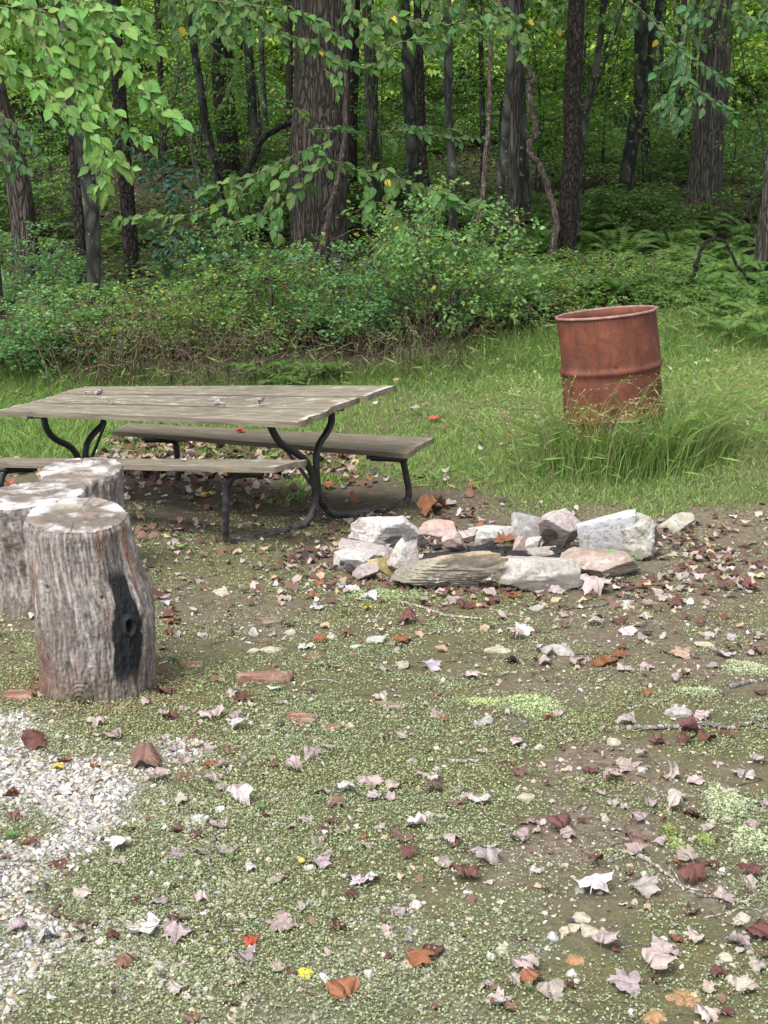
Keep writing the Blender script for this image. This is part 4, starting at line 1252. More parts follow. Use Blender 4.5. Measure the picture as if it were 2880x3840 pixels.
for k in range(190):
    d = 19.0 + 30 * (k / 190) ** .62 + rs.uniform(-.6, .6)
    lim = 1440 * 1.25
    px = 1440 + rs.uniform(-lim, lim)
    sapling(("dim green" if d < 25 else "yellow green") + " leafy sapling in the understorey, " + wood_zone(px, d), px, d, rs.uniform(.55, 1.15) * (1 if d < 25 else 1.35), k)

UB = "leafy bushes between the trunks deep in the woods"
rs = np.random.default_rng(93)
for k, (px, d, q) in enumerate(((330, 16.5, .62), (640, 17.2, .7), (760, 18.4, .75), (930, 16.8, .6), (1420, 17.0, .65), (1560, 18.2, .7), (1720, 17.4, .6), (1880, 18.8, .75), (2000, 19.5, .7), (2180, 18.0, .6), (2260, 20.0, .8), (2420, 19.2, .7), (2520, 20.5, .85), (2740, 18.5, .7), (2830, 16.6, .62), (120, 17.5, .7), (210, 19.0, .8), (480, 18.6, .75))):
    sapling("fresh green sapling just inside the woods, " + wood_zone(px) + [", nearer one", ", deeper one"][int(d > 18.3)], px, d, q, 6 + k)
# far woodland closing the view: one mass
mb = MB(); rs = np.random.default_rng(99)
n = 52000
a = rs.uniform(-38, 38, n); yb = 52 + 26 * rs.random(n) ** 1.3
hgt = rs.random(n) ** 1.15 * 17
cl = fbm(a * .35, hgt * .5, yb * .3, 7, 3)
kp = cl > -.18
a, yb, hgt = a[kp], yb[kp], hgt[kp]; n = len(a)
pos = np.stack([a, yb, gz0(a, yb) + hgt], 1)
V, F = leaf_quads(pos, rdir(n, -.8, .1, rs), rdir(n, .1, 1, rs), rs.uniform(.16, .42, n), .6)
pal = np.array([(.12, .21, .05), (.19, .30, .07), (.26, .37, .09), (.08, .16, .04)])  # palette brightened, daylight behind the trunks painted into the leaves
mb.add(V, F, np.repeat(green(n, rs, 1.0, 0, pal), 4, 0))
o = obj("distant_woods", mb.mesh("distant_woods", M['leaf_mass'], False))
tag(o, "sunlit mass of leaves far back behind the trunks", "woods", kind="stuff")

# ------------------------------------------------------------------ vines and bent stems
def vine(label, pts, d, width, mat='bark_vine', name="vine", d2=None, r_end=.8, group=None, cat="vine", wig=.3):
    d2 = d2 if d2 is not None else d
    W = np.array([P(px, py, d + (d2 - d) * k / (len(pts) - 1)) for k, (px, py) in enumerate(pts)])
    m = 26 * len(pts)
    path = spline(W, m)
    r0 = width / FPX * d / 2
    sd_ = int(pts[0][0]) % 97
    s_ = np.linspace(0, len(pts) * 2.5, m)
    path = path + wig * r0 * np.stack([fbm(s_, 0 * s_, 0, sd_, 3), fbm(s_, 0 * s_, 4, sd_, 3), 0 * s_], 1) * 2
    base = path[np.argmin(path[:, 2])]
    V, F = trunk_mesh(path - base, np.linspace(r0, r0 * r_end, m), mat, 12, r0 * .35, sd_, 0)
    o = obj(name, mesh(name, V, F, M[mat], True), loc=base)
    tag(o, label, cat, group)
    return o
vine("grey brown vine hanging in front of the slim trunks right of the big oak", [Z2(340, 1175), Z2(362, 1130), Z2(400, 990), Z2(428, 850), Z2(432, 740), Z2(446, 600), Z2(457, 440), Z2(455, 240), Z2(472, 110), Z2(506, 0), Z2(520, -150)], 12.6, 19)
vine("pinkish brown vine hanging down the front of the big oak", [Z1(1330, 1180), Z1(1395, 1060), Z1(1425, 920), Z1(1455, 780), Z1(1488, 620), Z1(1494, 420), Z1(1488, 200), Z1(1490, 0), Z1(1492, -150)], 14.2, 23)
vine("twisted dark vine bending down to the foot of the straight scaly trunk", [Z2(655, 1225), Z2(705, 1130), Z2(738, 1040), Z2(745, 950), Z2(715, 830), Z2(680, 730), Z2(632, 660), Z2(630, 620), Z2(652, 585), Z2(640, 480), Z2(632, 380), Z2(640, 335), Z2(595, 260), Z2(545, 185), Z2(535, 60), Z2(530, -100)], 14.9, 24, 'bark_vine')
vine("bare stem bent into an arch at the lower right of the woods", [Z2(1335, 1200), Z2(1360, 1120), Z2(1388, 1050), Z2(1435, 1032), Z2(1480, 1050), Z2(1500, 1100), Z2(1525, 1140), Z2(1560, 1190)], 13.2, 14, 'bark_dark', name="bent_stem", cat="stem", wig=.5)
vine("dark loop of vine beside the double stemmed trunk", [Z2(1598, 1000), Z2(1580, 930), Z2(1582, 870), Z2(1612, 845), Z2(1640, 830)], 14.0, 11, 'bark_dark')
vine("dark curved bare stem behind the lichen spotted tree", [Z1(285, 1260), Z1(290, 1180), Z1(310, 1100), Z1(335, 1040), Z1(340, 940)], 13.8, 14, 'bark_dark', name="bent_stem", cat="stem")
vine("leaning dead branch at the left of the big oak", [Z1(1040, 780), Z1(1090, 700), Z1(1130, 610), Z1(1190, 560), Z1(1260, 530)], 15.5, 24, 'bark_dark', name="dead_branch", cat="branch")
vine("dark curved branch above the blue green sapling", [Z1(840, 850), Z1(770, 780), Z1(700, 690), Z1(665, 640), Z1(650, 580)], 16, 16, 'bark_dark', name="dead_branch", cat="branch")
vine("thick black stem leaning inside the big middle shrub", [(1600, 1300), (1640, 1240), (1690, 1150), (1720, 1090)], 11.6, 22, 'bark_dark', name="dead_branch", cat="branch")

# ------------------------------------------------------------------ broad leaved branches reaching into the clearing
def broad_leaf(seed, w=.52, droop=.12):
    """ovate pointed leaf, 1 long along +y, folded a little on the midrib and drooping at the tip"""
    rs = np.random.default_rng(seed)
    t = np.array([0, .08, .22, .40, .58, .75, .89, 1.0])
    hw = np.array([.02, .26, .44, .5, .44, .30, .13, .0]) * w
    V = []
    bend = droop * (1 + .5 * rs.normal())
    for tt_, h_ in zip(t, hw):
        z = -bend * tt_ ** 2
        wv = .02 * math.sin(tt_ * 9 + seed)
        V += [(-h_, tt_, z + h_ * .28 + wv), (0, tt_, z), (h_, tt_, z + h_ * .28 - wv)]
    F = []
    for k in range(len(t) - 1):
        a = k * 3
        F += [(a, a + 1, a + 4, a + 3), (a + 1, a + 2, a + 5, a + 4)]
    return mesh("leaf", V, F, M['leaf_part'], True)
LEAF = [broad_leaf(k, .60 + .06 * (k % 3), .08 + .07 * (k % 4)) for k in range(6)]
LEAF_TOO_MANY = 290
def spray(label, stems, d, leaf_len, base_col, seed, zf=Z1, spread=130, nleaf=1.0, dj=.3, yellow=.006, name="leafy_branch", group=None, cat="branch", twig_every=80, facing=.85, stem_mat='twig', keep=None):
    """stems: pixel paths of the main twigs; side twigs and two-ranked leaves grow along them"""
    rs = np.random.default_rng(seed)
    mpp = d / FPX * .868                        # metres per zoom pixel
    twigs = []
    for s_ in stems:
        dd = d + rs.uniform(-dj, dj)
        pts = [np.array(P(*zf(x, y), dd + rs.uniform(-.08, .08) * dj)) for x, y in s_]
        ln = sum(math.hypot(s_[k + 1][0] - s_[k][0], s_[k + 1][1] - s_[k][1]) for k in range(len(s_) - 1))
        path = spline(pts, max(8, int(ln / 8)))
        twigs.append((path, .0035 + ln * mpp * .0035, ln))
        m = int(ln / twig_every)
        for q in range(m):
            f = (q + .5 + rs.uniform(-.3, .3)) / m
            i_ = min(len(path) - 2, int(f * len(path)))
            tdir = unit(path[i_ + 1] - path[i_])
            sgn = 1 if q % 2 else -1
            sd_ = np.array([-tdir[2], 0, tdir[0]]) * sgn
            L_ = spread * mpp * rs.uniform(.45, 1.0) * (1 - .55 * f)
            yv = rs.normal() * .5
            e = unit(tdir * .8 + sd_ * .65 + np.array([0, yv, -.25]))
            sp = spline([path[i_], path[i_] + e * L_ * .5, path[i_] + e * L_ + np.array([0, 0, -.22 * L_])], max(6, int(L_ / mpp / 9)))
            twigs.append((sp, .0022, L_ / mpp))
    allv = np.concatenate([t[0] for t in twigs])
    org = allv[0]
    root = empty(name, org)
    tag(root, label, cat, group)
    mb = MB()
    for path, r0, ln in twigs:
        mb.tube(path, np.linspace(r0, r0 * .35, len(path)), 5, cap=False)
    obj("twigs", mb.mesh("twigs", M[stem_mat], True, org), root)
    lv = []
    for path, r0, ln in twigs:
        m = max(2, int(ln * mpp / (leaf_len * .40) * nleaf))
        for q in range(m):
            f = (q + .6 + rs.uniform(-.2, .2)) / m
            i_ = int(np.clip(f * (len(path) - 1), 0, len(path) - 2))
            p_ = path[i_]
            tdir = unit(path[i_ + 1] - path[i_])
            sd_ = unit(np.array([-tdir[2], 0, tdir[0]])) * (1 if q % 2 else -1)
            dr = unit(tdir * .55 + sd_ * .6 + np.array([rs.normal() * .25, -.15 + rs.normal() * .35, -.70 + rs.normal() * .28]))
            nr = np.array([rs.normal() * .25, -facing + rs.normal() * .25, .75 + rs.normal() * .2])
            lv.append((p_, dr, nr, leaf_len * rs.uniform(.5, 1.12)))
    if keep: lv = [v for v in lv if keep(v[0])]
    rs.shuffle(lv) if False else None
    order = rs.permutation(len(lv))
    mass = []
    for c, k in enumerate(order):
        p_, dr, nr, sz = lv[k]
        col = np.array(base_col) * rs.uniform(.62, 1.32) * np.array([rs.uniform(.8, 1.3), 1, rs.uniform(.7, 1.2)])
        if rs.random() < yellow: col = np.array([.62, .46, .06])
        if c < LEAF_TOO_MANY:
            s_ = unit(np.cross(dr, nr)); m_ = np.cross(s_, dr)
            mt = Matrix(((s_[0], dr[0], m_[0], 0), (s_[1], dr[1], m_[1], 0), (s_[2], dr[2], m_[2], 0), (0, 0, 0, 1))) @ Matrix.Scale(sz, 4)
            mt.translation = Vector(p_ - org)
            lo = obj("leaf", LEAF[k % 6], root, mat4=mt)
            lo.color = (*col, 1)
        else:
            mass.append((p_ - org, dr, nr, sz, col))
    if mass:
        V, F = leaf_quads([m_[0] for m_ in mass], [m_[1] for m_ in mass], [m_[2] for m_ in mass], [m_[3] for m_ in mass], .55)
        mm = MB(); mm.add(V, F, np.repeat(np.array([m_[4] for m_ in mass]), 4, 0))
        o = obj("leaf_mass", mm.mesh("leaf_mass", M['leaf_mass'], False), root)
        o["kind"] = "stuff"
    return root

spray("bright leafy branch hanging into the top left corner", [
    [(330, -60), (390, 60), (450, 170), (520, 280), (610, 400), (690, 470), (790, 535)],
    [(70, -50), (120, 20), (200, 120), (300, 240), (390, 340), (470, 450), (560, 560), (650, 600)],
    [(-60, 190), (40, 260), (120, 340), (200, 400), (290, 490), (370, 560), (460, 640), (570, 740)],
    [(-40, 20), (120, 40), (280, 60), (400, 30), (520, 40), (640, 60)],
    [(160, 60), (300, 160), (420, 210), (520, 220), (600, 330), (690, 430)],
    [(380, 570), (420, 660), (440, 740), (425, 810)],
    [(240, -40), (380, 30), (500, 90), (580, 150), (660, 200)],
    [(60, 60), (180, 180), (240, 300), (330, 380), (420, 480)]],
    6.3, .074, (.14, .285, .078), 21, nleaf=1.3, spread=125, twig_every=46, yellow=.008)  # lighter leaf colour carries the light of the open clearing
spray("leafy branch spreading low in front of the big oak", [
    [(1440, 610), (1320, 650), (1200, 710), (1080, 760), (960, 790), (870, 830)],
    [(1180, 720), (1080, 800), (950, 880), (800, 930), (640, 930), (500, 950)],
    [(1300, 700), (1200, 820), (1130, 920), (1040, 960), (950, 940)],
    [(1400, 680), (1340, 760), (1290, 830), (1180, 930), (1220, 1040)],
    [(1330, 640), (1450, 700), (1560, 740), (1650, 740), (1780, 790), (1900, 830), (1980, 880), (2070, 890)],
    [(1560, 740), (1600, 850), (1590, 950)], [(1660, 745), (1690, 850), (1720, 970)], [(1250, 700), (1150, 740), (1060, 850), (1000, 900)]],
    10.4, .092, (.09, .19, .055), 22, nleaf=1.0, spread=115, twig_every=80, dj=.5)
spray("leafy branch crossing the top of the picture in front of the big oak", [
    [(780, -40), (900, 0), (1050, 20), (1200, 40), (1320, 60), (1400, 110), (1480, 180)],
    [(1060, 20), (1180, 120), (1320, 180), (1430, 240), (1560, 290), (1660, 270)],
    [(900, 0), (860, 60), (840, 120)], [(1000, 40), (960, 130), (990, 200)], [(1480, -30), (1560, 90), (1620, 180), (1680, 250)],
    [(1660, 40), (1780, 90), (1900, 110), (2060, 90), (2160, 100)], [(1640, 230), (1740, 180), (1850, 190), (1920, 170)], [(2060, 20), (2180, 90), (2260, 170)], [(1400, 300), (1460, 340), (1470, 370)]],
    9.2, .082, (.08, .175, .05), 23, nleaf=1.15, spread=125, twig_every=62, dj=.6)
spray("leafy branch hanging before the pale furrowed trunk at the upper right", [
    [(1060, 0), (1150, 80), (1250, 190), (1330, 250), (1420, 310), (1500, 350)],
    [(1350, -30), (1310, 80), (1290, 200), (1220, 270), (1150, 340)], [(1290, 240), (1320, 350), (1410, 430), (1520, 490)],
    [(1280, 340), (1240, 430), (1200, 540)], [(1380, 20), (1330, 120), (1360, 210)], [(1340, 400), (1310, 500), (1240, 560)]],
    11.0, .086, (.055, .135, .055), 24, zf=Z2, nleaf=1.0, spread=120, twig_every=70, dj=.5)
spray("darker leafy branch at the left picture edge below the bright one", [
    [(-60, 480), (40, 520), (150, 590)], [(-60, 590), (40, 640), (110, 740)], [(-40, 540), (80, 610), (180, 640)], [(-60, 690), (20, 700), (60, 760)]],
    9.4, .075, (.06, .14, .05), 25, nleaf=.95, spread=110, twig_every=80)
spray("thin layer of leaves stretching level across the dark trunks right of the oak", [
    [(1330, 560), (1450, 555), (1560, 570)], [(1640, 570), (1780, 565), (1930, 590), (2080, 600)], [(1700, 540), (1850, 550), (2000, 560)]],
    13.0, .075, (.06, .14, .045), 26, nleaf=1.0, spread=90, twig_every=70, dj=.6)
spray("high leafy twigs between the hanging grey vine and the scaly trunk", [
    [(420, -30), (520, 40), (600, 90), (690, 90)], [(560, 60), (620, 170), (590, 250)], [(100, -20), (240, 20), (380, 60)], [(640, -30), (720, 20), (740, 80)]],
    11.5, .075, (.06, .145, .045), 27, zf=Z2, nleaf=.9, spread=120, twig_every=80, dj=.6)
spray("drooping twigs over the thin trunks left of the oak", [
    [(700, 230), (800, 170), (900, 200), (980, 260)], [(820, 250), (760, 330), (700, 420)], [(1030, 250), (1000, 370), (950, 470)], [(1200, 480), (1290, 470), (1330, 490)], [(660, 120), (740, 170), (800, 260)]],
    13.5, .07, (.07, .15, .035), 28, nleaf=.8, spread=110, twig_every=80, dj=.7)
rs_top = np.random.default_rng(31)
for q, (lb, x0, x1, dd, col) in enumerate((("dense leaf layer along the top edge left of the oak", 620, 1260, 12.5, (.075, .165, .05)), ("dense leaf layer along the top edge right of the oak", 1500, 2150, 13.0, (.075, .165, .05)), ("thin leaf layer along the top edge above the barrel", 2300, 2900, 15.5, (.10, .20, .055)), ("leaf layer at the top edge by the right picture corner", 3000, 3400, 13.0, (.075, .165, .06)))):
    sts = []
    for k in range(int((x1 - x0) / 75)):
        xx = x0 + (k + rs_top.random()) * 75; ln = rs_top.uniform(60, 220 if q < 2 else 130)
        dx = rs_top.normal() * 130
        sts.append([(xx, -50), (xx + dx * .4, ln * .3), (xx + dx, ln * .75), (xx + dx * 1.5, ln)])
    spray(lb, sts, dd, .085, col, 40 + q, nleaf=.95, spread=130, twig_every=55, dj=1.2)
BLU = (.055, .135, .105)
spray("blue green sapling with layered leaves left of the oak", [
    [(700, 1180), (735, 1000), (740, 850), (735, 720)], [(738, 800), (660, 740), (600, 680), (510, 595)], [(738, 830), (680, 800), (640, 770)], [(738, 760), (800, 740), (870, 760)], [(740, 850), (820, 830), (890, 860)], [(735, 730), (700, 700), (660, 680)]],
    13.4, .075, BLU, 29, nleaf=1.5, spread=100, twig_every=45, name="sapling", cat="sapling", facing=.2)
spray("low blue green leaves spreading above the left shrubs", [
    [(760, 1160), (800, 1080), (830, 1020)], [(790, 1100), (720, 1070), (650, 1000)], [(800, 1090), (900, 1060), (1000, 1040), (1080, 1080)], [(760, 1150), (700, 1120), (680, 1110)], [(820, 1120), (930, 1110), (1040, 1130)], [(830, 1030), (780, 1000), (700, 990)], [(840, 1060), (900, 1000), (960, 1000)]],
    12.9, .075, (.05, .125, .085), 30, nleaf=1.5, spread=110, twig_every=45, name="sapling", cat="sapling", facing=.2)

# ------------------------------------------------------------------ shrubs
def shrub_mesh(seed, h=1.0, r=.75, n=5200, leaf=.030, yellow=.04, pal=GREENS, ncane=46):
    rs = np.random.default_rng(seed)
    fol, st = MB(), MB()
    per = n // ncane
    for k in range(ncane):
        a = rs.uniform(0, 6.28); out_ = rs.random() ** .6 * r; hh = h * rs.uniform(.40, 1.12) * (1 - .35 * (out_ / r) ** 2)
        b_ = np.array([math.cos(a) * .14, math.sin(a) * .14, -.05])
        tip = np.array([math.cos(a) * out_, math.sin(a) * out_, hh])
        ov = tip + np.array([math.cos(a) * .28, math.sin(a) * .28, -.18 * rs.random()])
        path = spline([b_, (b_ + tip) / 2 + np.array([0, 0, hh * .22]) + rs.normal(size=3) * .05, tip, ov], 18)
        st.tube(path, np.linspace(.007, .002, 18), 4, cap=False)
        t = rs.uniform(.25, 1, per) ** .8
        idx = (t * 17).astype(int)
        nclu = max(5, per // 14)
        ct = path[rs.integers(5, 18, nclu)] + rs.normal(size=(nclu, 3)) * np.array([.10, .10, .08])
        pos = ct[rs.integers(0, nclu, per)] + rs.normal(size=(per, 3)) * np.array([.04, .04, .028])
        d = rdir(per, -.6, .5, rs); nr = rdir(per, .1, 1, rs) + np.array([0, -.2, .4])
        V, F = leaf_quads(pos, d, nr, rs.uniform(.7, 1.35, per) * leaf, .62, .08)
        fol.add(V, F, np.repeat(green(per, rs, 1.0, yellow, pal), 4, 0))
    return fol.mesh("foliage", M['leaf_mass'], False), st.mesh("stems", M['twig'], True)
SPAL = np.array([(.10, .20, .065), (.145, .275, .095), (.20, .345, .125), (.08, .175, .075), (.155, .26, .07)])
SH = [shrub_mesh(700, 1.0, .75, 5200, .042, .03, SPAL), shrub_mesh(701, .95, .85, 4800, .040, .035, SPAL), shrub_mesh(702, .8, .7, 3400, .036, .08, SPAL * np.array([1.0, .95, .8])), shrub_mesh(703, 1.0, .6, 4000, .042, .02, SPAL * np.array([.85, .95, 1.25]))]
def shrub(label, px, d, sx, sz, k, rz):
    r_ = empty("shrub", onground(px, d)); r_.rotation_euler = (0, 0, rz); r_.scale = (sx, sx, sz)
    tag(r_, label, "shrub", "shrubs along the edge of the clearing")
    obj("foliage", SH[k][0], r_); obj("stems", SH[k][1], r_)
shrub("biggest bright green shrub, in the middle below the oak's right side", 1640, 12.3, 1.0, 1.26, 0, .3)
shrub("round green shrub directly right of the biggest one", 1840, 12.7, .82, .68, 1, 1.2)
shrub("shrub in front of the foot of the big oak", 1300, 12.4, .9, .90, 3, 2.2)
shrub("shrub left of the oak's foot below the blue green leaves", 1010, 12.5, 1.0, .82, 1, 3.0)
shrub("loose shrub behind the middle of the table top", 720, 12.2, .95, .74, 2, 4.1)
shrub("loose yellowish shrub right of the lichen spotted tree", 480, 12.0, .9, .78, 2, 5.0)
shrub("green shrub at the foot of the lichen spotted tree", 250, 11.9, .85, .64, 0, .9)
shrub("green shrub by the left picture edge", 60, 11.6, .85, .62, 3, 1.9)
shrub("low shrub between the big middle shrub and the barrel", 2010, 13.1, .8, .5, 2, 2.7)
shrub("low yellow flecked shrub behind the left edge of the barrel", 2200, 13.6, .9, .5, 2, .2)
shrub("low shrub behind the barrel's rim", 2420, 13.8, .85, .46, 2, 3.6)
shrub("small shrub behind the large middle shrub", 1500, 13.3, .7, .95, 1, .7)
shrub("dim shrub behind the shrubs at the far left", 150, 13.2, .9, .9, 3, 2.4)
shrub("shrub in the gap between the two shrubs left of the oak", 880, 13.4, .8, .95, 0, 4.4)

# bushes filling the floor of the woods farther back
BUSH = [shrub_mesh(710 + q, 1.0, .8, 3000, .055, .008, GREENS * np.array([.75, .75, .85])) for q in range(3)]  # greens darkened: woodland shade put into the bush colour
rs = np.random.default_rng(89)
for k in range(95):
    d = 16.5 + 30 * (k / 95) ** 1.1 + rs.uniform(-.5, .5)
    px = 1440 + rs.uniform(-1.2, 1.2) * 1440
    if d < 22 and 1150 < px < 2100 and rs.random() < .6: d += 7
    r_ = empty("woodland_bush", onground(px, d)); r_.rotation_euler = (0, 0, rs.uniform(0, 6.28))
    q = rs.uniform(.6, 1.15) * (1 + (d - 16) * .022); r_.scale = (q * 1.25, q * 1.25, q * rs.uniform(.6, 1.1))
    tag(r_, ("low" if q < .95 else "tall" if q > 1.3 else "middling") + " leafy bush on the floor of the woods, " + wood_zone(px, d), "bush", UB)
    obj("foliage", BUSH[k % 3][0], r_); obj("stems", BUSH[k % 3][1], r_)

# dead brush behind the table
def brush(label, px, d, seed, h=.75, r=.7, n=44, up=1.0):
    rs = np.random.default_rng(seed)
    g = onground(px, d)
    mb = MB()
    for k in range(n):
        a = rs.uniform(0, 6.28); o_ = rs.random() * r; hh = h * rs.uniform(.2, 1.0) * up
        p0 = np.array([rs.normal() * .3, rs.normal() * .2, -.03])
        p2 = p0 + np.array([math.cos(a) * o_, math.sin(a) * o_ * .6, hh])
        p3 = p2 + np.array([math.cos(a) * .3 * rs.random(), rs.normal() * .1, rs.uniform(-.25, .12)])
        path = spline([p0, (p0 + p2) / 2 + rs.normal(size=3) * .07, p2, p3], 14)
        path += rs.normal(size=path.shape) * .006
        mb.tube(path, np.linspace(rs.uniform(.0035, .008), .0015, 14), 4, cap=False)
        for q in range(3):
            i_ = rs.integers(5, 13); e = rdir(1, -.4, .7, rs)[0]
            mb.tube(spline([path[i_], path[i_] + e * .1 + rs.normal(size=3) * .02, path[i_] + e * .22 + rs.normal(size=3) * .04], 6), np.linspace(.003, .001, 6), 3, cap=False)
    r_ = obj("dead_brush", mb.mesh("dead_brush", M['twig'], True), loc=g)
    tag(r_, label, "brush", "tangles of dead brown twigs behind the table")
brush("tangle of dead brown twigs behind the left end of the table top", 330, 11.2, 801, .75)
brush("tangle of dead twigs behind the middle of the table top", 600, 11.3, 802, .7, .8, 46)
brush("low dead twigs under the shrub behind the right half of the table", 960, 11.5, 803, .55, .7, 50)
brush("dead twigs under the big middle shrub", 1500, 11.6, 804, .45, .7, 40)
brush("dead sticks at the foot of the pale furrowed trunk", 2600, 17.2, 805, .6, .8, 40)

# ------------------------------------------------------------------ ferns
def fern_mesh(seed, nf=9, ln=.55):
    rs = np.random.default_rng(seed)
    out_ = []
    for k in range(nf):
        mb = MB()
        a = k / nf * 6.28 + rs.normal() * .2; el = rs.uniform(.5, .95)
        L_ = ln * rs.uniform(.7, 1.1)
        dv = np.array([math.cos(a), math.sin(a), 0])
        path = spline([np.zeros(3), dv * L_ * .35 + np.array([0, 0, L_ * .5 * el]), dv * L_ * .72 + np.array([0, 0, L_ * .66 * el]), dv * L_ * 1.05 + np.array([0, 0, L_ * .48 * el])], 26)
        t, u, v = frames(path)
        side = unit(np.cross(t, np.array([0, 0, 1.]))); up = np.cross(side, t)
        i_ = np.arange(4, 26)
        f = (i_ - 4) / 21.
        w = .17 * L_ / .55 * np.sin(np.pi * (f * .82 + .16)) * (1 - .25 * f)
        for sg in (-1, 1):
            d = side[i_] * sg + t[i_] * .35 + np.stack([0 * f, 0 * f, -.25 + 0 * f], 1)
            V, F = leaf_quads(path[i_], d, up[i_] + rs.normal(size=(len(i_), 3)) * .1, w, .26, .02)
            mb.add(V, F, np.repeat(np.array([(.11, .20, .055)]) * rs.uniform(.7, 1.25, (len(i_), 1)), 4, 0))
        mb.tube(path, np.linspace(.003, .001, 26), 3, (.10, .13, .04), False)
        out_.append(mb.mesh("frond", M['leaf_mass'], False))
    return out_
FERN = [fern_mesh(900 + k) for k in range(3)]
FGN = "fern plants at the edge of the woods"
def fern(label, px, d, sc_, k, rz):
    r_ = empty("fern", onground(px, d)); r_.rotation_euler = (0, 0, rz); r_.scale = (sc_,) * 3
    tag(r_, label, "fern", FGN)
    for me in FERN[k % 3]: obj("frond", me, r_)
fern_spots = [(2720, 11.8, .72), (2800, 11.5, .75), (2870, 11.9, .8), (2650, 12.4, .7), (2750, 12.6, .75), (2850, 12.9, .8), (2560, 12.9, .65), (2690, 13.4, .7)]
for k, (px, d, s_) in enumerate(fern_spots): fern("bright fern at the right edge of the woods, " + ["foremost left one", "foremost one in the middle", "cut by the picture edge", "left of the foremost ones", "behind the foremost left one", "behind the one at the picture edge", "farthest left one behind the barrel", "hindmost one in the middle"][k], px, d, s_, k, k * 2.1)
for k, (px, d, s_) in enumerate([(120, 12.0, 1.0), (30, 11.9, 1.0), (220, 12.6, .9), (90, 12.8, 1.0)]): fern("yellowish fern at the far left, " + ["right of the edge trunk", "against the edge trunk", "nearest the lichen spotted tree", "behind the others"][k], px, d, s_, k + 1, k * 1.7)
for k, (px, d, s_) in enumerate([(1060, 11.3, .55), (1150, 11.5, .6), (960, 11.5, .55), (1230, 11.6, .5)]): fern("low fern in the grass behind the table top, " + ["second from left", "third from left", "leftmost", "rightmost"][k], px, d, s_, k, k * 2.6 + .5)

# fern carpet and low leaves covering the floor of the woods
mb = MB(); rs = np.random.default_rng(45)
fv = []
for k in range(3):
    v_ = []; f_ = []; c_ = []; o_ = 0
    for me in FERN[k]:
        nv = len(me.vertices); co = np.empty(nv * 3, np.float32); me.vertices.foreach_get("co", co)
        cc = np.empty(nv * 4, np.float32); me.color_attributes["Col"].data.foreach_get("color", cc)
        for p in me.polygons[:88]:
            vi = list(p.vertices); f_.append([vi[0] + o_, vi[1] + o_, vi[2] + o_, (vi[3] if len(vi) > 3 else vi[2]) + o_])
        v_.append(co.reshape(-1, 3)); c_.append(cc.reshape(-1, 4)[:, :3]); o_ += nv
    fv.append((np.concatenate(v_), np.array(f_), np.concatenate(c_)))
cnt = 0
while cnt < 190:
    d = rs.uniform(13.0, 18.5); px = rs.uniform(-300, 3200)
    if px < 1750 and rs.random() < .72: continue
    g = np.array(onground(px, d)); s_ = rs.uniform(.55, 1.0); a_ = rs.uniform(0, 6.28)
    v_, f_, c_ = fv[cnt % 3]
    ca, sa = math.cos(a_) * s_, math.sin(a_) * s_
    V = np.stack([v_[:, 0] * ca - v_[:, 1] * sa, v_[:, 0] * sa + v_[:, 1] * ca, v_[:, 2] * s_], 1) + g
    mb.add(V, f_, c_ * rs.uniform(.65, 1.05)); cnt += 1
o = obj("fern_carpet", mb.mesh("fern_carpet", M['leaf_mass'], False))
tag(o, "carpet of ferns covering the ground between the trees", "ferns", kind="stuff")

mb = MB(); rs = np.random.default_rng(46)
n = 60000
d = 12.4 + 30 * rs.random(n) ** 1.7
x = rs.uniform(-1.35, 1.35, n) * 1440 / FPX * d
y = d * .99
dens = fbm(x * .8, y * .5, 0, 12, 3)
kp = dens > -.18 + .25 * (x < 0)
x, y = x[kp], y[kp]; n = len(x)
pos = np.stack([x, y, gz(x, y) + rs.random(n) ** 1.5 * .32], 1)
V, F = leaf_quads(pos, rdir(n, -.3, .4, rs), rdir(n, .3, 1, rs), rs.uniform(.03, .075, n), .6)
mb.add(V, F, np.repeat(green(n, rs, .62, .012), 4, 0))  # reduced base tone: shade on the woods floor painted in
o = obj("ground_cover", mb.mesh("ground_cover", M['leaf_mass'], False))
tag(o, "low leafy plants covering the floor of the woods", "undergrowth", kind="stuff")

# ------------------------------------------------------------------ grass
def blades(pos, h, w, lean, bendv, col, mb):
    """each blade: 5 vertices, 3 triangles; lean = horizontal offset of the tip as a fraction of the height"""
    n = len(pos)
    a = RNG.uniform(0, 2 * np.pi, n)
    face = np.stack([np.cos(a), np.sin(a), 0 * a], 1)
    b = RNG.uniform(0, 2 * np.pi, n)
    ld = np.stack([np.cos(b), np.sin(b), 0 * b], 1) * lean[:, None] + bendv
    up = np.array([0, 0, 1.])
    hw = (w / 2)[:, None]
    h = h[:, None]
    mid = pos + up * h * .55 + ld * h * .30
    tip = pos + up * h * .95 + ld * h
    V = np.stack([pos - face * hw, pos + face * hw, mid - face * hw * .8, mid + face * hw * .8, tip], 1).reshape(-1, 3)
    i = np.arange(n)[:, None] * 5
    F = np.concatenate([i + np.array([[0, 1, 3]]), i + np.array([[0, 3, 2]]), i + np.array([[2, 3, 4]])])
    mb.add(V, F, np.repeat(col, 5, 0))

